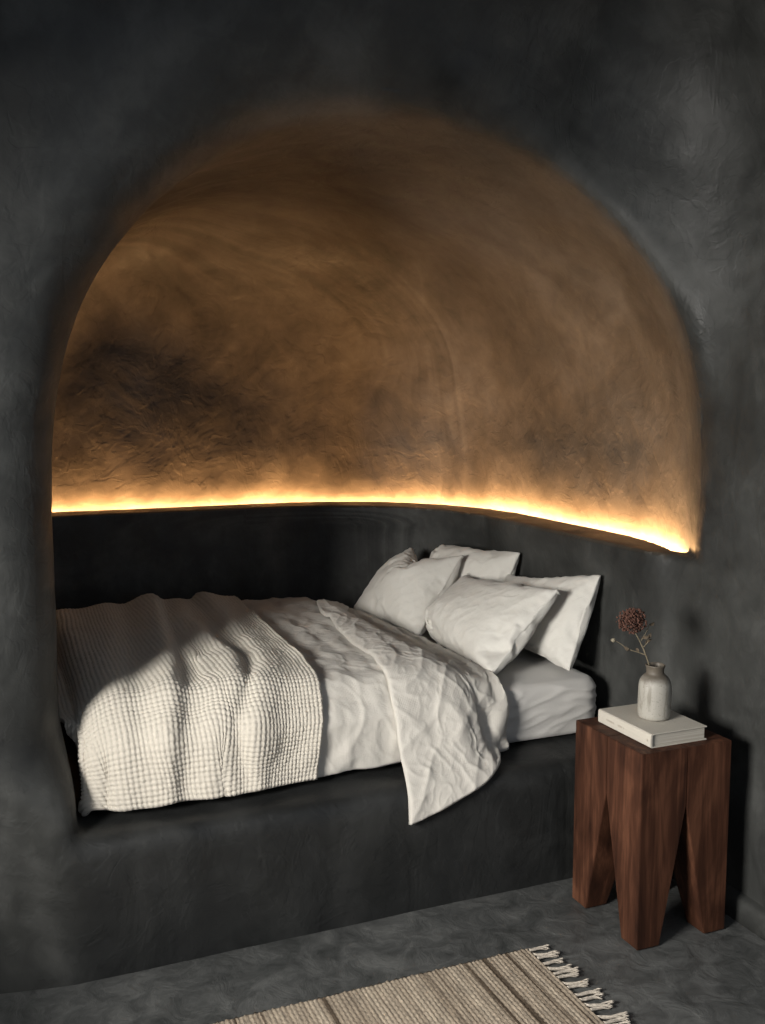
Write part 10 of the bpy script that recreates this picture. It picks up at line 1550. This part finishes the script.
# ------------------------------------------------------------------ jute rug with fringe
RX0, RX1, RY0, RY1 = -.35, 1.452, 1.45, 2.398
rug = empty('rug', ((RX0 + RX1) / 2, (RY0 + RY1) / 2, 0))
tag(rug, 'flat-woven tan jute rug with dark stripes and a fringed end', 'rug')
ox, oy = (RX0 + RX1) / 2, (RY0 + RY1) / 2
nx_, ny_ = 620, 190
xs = np.linspace(RX0, RX1, nx_); ys = np.linspace(RY0, RY1, ny_)
X, Y = np.meshgrid(xs, ys, indexing='ij')
rib = np.abs(np.sin((X + .0012 * perlin(X * 30, Y * 20, .5)) / .0125 * PI))
plait = np.sin(Y / .0105 * PI + PI * (np.floor(X / .0125) % 2))
Z = .0085 + .0028 * rib ** .7 * (1 + .45 * plait) + .0015 * perlin(X * 6, Y * 6, 1.1)
e = np.minimum(np.minimum(X - RX0, RX1 - X), np.minimum(Y - RY0, RY1 - Y))
Z = .003 + (Z - .003) * np.sqrt(np.clip(e / .007, 0, 1))
Yw = Y + (.0035 * np.sin(X / .0125 * PI) + .006 * perlin(X * 9, 3.3, .2)) * smooth01(RY1 - .02, RY1, Y)
Xw = X + .004 * perlin(Y * 8, 1.2, .4) * smooth01(RX1 - .05, RX1, X)
T = np.stack([Xw - ox, Yw - oy, Z], -1); B = np.stack([Xw - ox, Yw - oy, 0 * Z + .0015], -1)
closed_sheet('woven_field', T, B, M['jute'], rug, np.stack([X, Y], -1))
rr = random.Random(9)
nt = 36
for i in range(nt):
    yb = RY1 - .012 - i * (RY1 - RY0 - .024) / (nt - 1) + rr.uniform(-.003, .003)
    bm = bmesh.new()
    ang0 = rr.uniform(-.22, .22) - .10; L_ = rr.uniform(.062, .080)
    for sidx in range(6):
        ph = sidx * PI / 3 + rr.random()
        n_ = 16; rings = []
        for k in range(n_):
            t = k / (n_ - 1)
            spread = .0034 * (1 - .25 * math.sin(min(1, t * 4) * PI)) + .006 * max(0, t - .55) * 2
            a_ = ph + t * 5.0
            px = RX1 - .004 + L_ * t * (1 + .08 * math.sin(ph))
            py = yb + L_ * t * math.tan(ang0) + .004 * math.sin(t * 4 + ang0 * 9) + spread * math.cos(a_)
            pz = .0075 - .003 * t + .7 * spread * math.sin(a_)
            pz = max(pz, .0022)
            r_ = .0027 * (1 - .3 * t)
            rings.append([bm.verts.new((px - ox, py - oy + r_ * math.cos(q), max(.0005, pz + r_ * math.sin(q)))) for q in [2 * PI * j / 5 for j in range(5)]])
        for a, b in zip(rings, rings[1:]):
            for k in range(5): bm.faces.new((a[k], a[(k + 1) % 5], b[(k + 1) % 5], b[k]))
        bm.faces.new(rings[0]); bm.faces.new(rings[-1])
    bm_obj('tassel', bm, M['fringe'], rug, smooth=True)

# ------------------------------------------------------------------ light
def area(name, loc, target, sx, sy, power, col, spread=PI):
    l = bpy.data.lights.new(name, 'AREA'); l.shape = 'RECTANGLE'; l.size = sx; l.size_y = sy
    l.energy = power; l.color = col; l.spread = spread
    o = bpy.data.objects.new(name, l); link(o); o.location = loc
    o.rotation_euler = (Vector(target) - Vector(loc)).to_track_quat('-Z', 'Y').to_euler()
    return o
# thick left wall with a deep window opening; the sky behind it lights the bed from the side and slightly above
WX, WT = -1.18, .30
WY0, WY1, WZ0, WZ1 = .62, 1.72, 1.15, 1.98
def uneven(vs, f, seed):
    return mesh_obj('wall_left', vs, f, M['wall'], smooth=False, uv=[(v[1], v[2]) for v in vs])
vs, fs = [], []
def grid_pt(x, y, z): vs.append((x, y, z)); return len(vs) - 1
o_ = [(-.9, -.02), (2.95, -.02), (2.95, 3.06), (-.9, 3.06)]
w_ = [(WY0, WZ0), (WY1, WZ0), (WY1, WZ1), (WY0, WZ1)]
fo = [grid_pt(WX, *p) for p in o_]; fi = [grid_pt(WX, *p) for p in w_]
bo = [grid_pt(WX - WT, *p) for p in o_]; bi = [grid_pt(WX - WT, *p) for p in w_]
for a in range(4):
    b = (a + 1) % 4
    fs += [(fo[a], fo[b], fi[b], fi[a]), (bo[b], bo[a], bi[a], bi[b]), (fi[a], fi[b], bi[b], bi[a]), (fo[b], fo[a], bo[a], bo[b])]
tag(uneven(vs, fs, 1), kind='structure')
area('window_daylight', (-2.75, .40, 2.19), (1.0, 1.0, 1.525), 2.1, 1.62, 1030, (1, .965, .91))

w = bpy.data.worlds.new('World'); scene.world = w; w.use_nodes = True
w.node_tree.nodes['Background'].inputs[0].default_value = (.80, .88, 1, 1)
w.node_tree.nodes['Background'].inputs[1].default_value = .42

# ------------------------------------------------------------------ camera
cam = bpy.data.cameras.new('Camera'); co = bpy.data.objects.new('Camera', cam); link(co)
th, pt = math.radians(22.5), math.radians(6.4)
co.location = (0, 0, 1.6)
co.rotation_euler = (PI / 2 - pt, 0, -th)
cam.sensor_fit = 'VERTICAL'; cam.sensor_height = 24; cam.sensor_width = 24 * 765 / 1024
cam.lens = 1002 / 1024 * 24
cam.clip_start = .02
scene.camera = co

vs_ = scene.view_settings
scene.display_settings.display_device = 'sRGB'
vs_.view_transform = 'Standard'; vs_.look = 'None'; vs_.exposure = 0; vs_.gamma = 1; vs_.use_curve_mapping = False
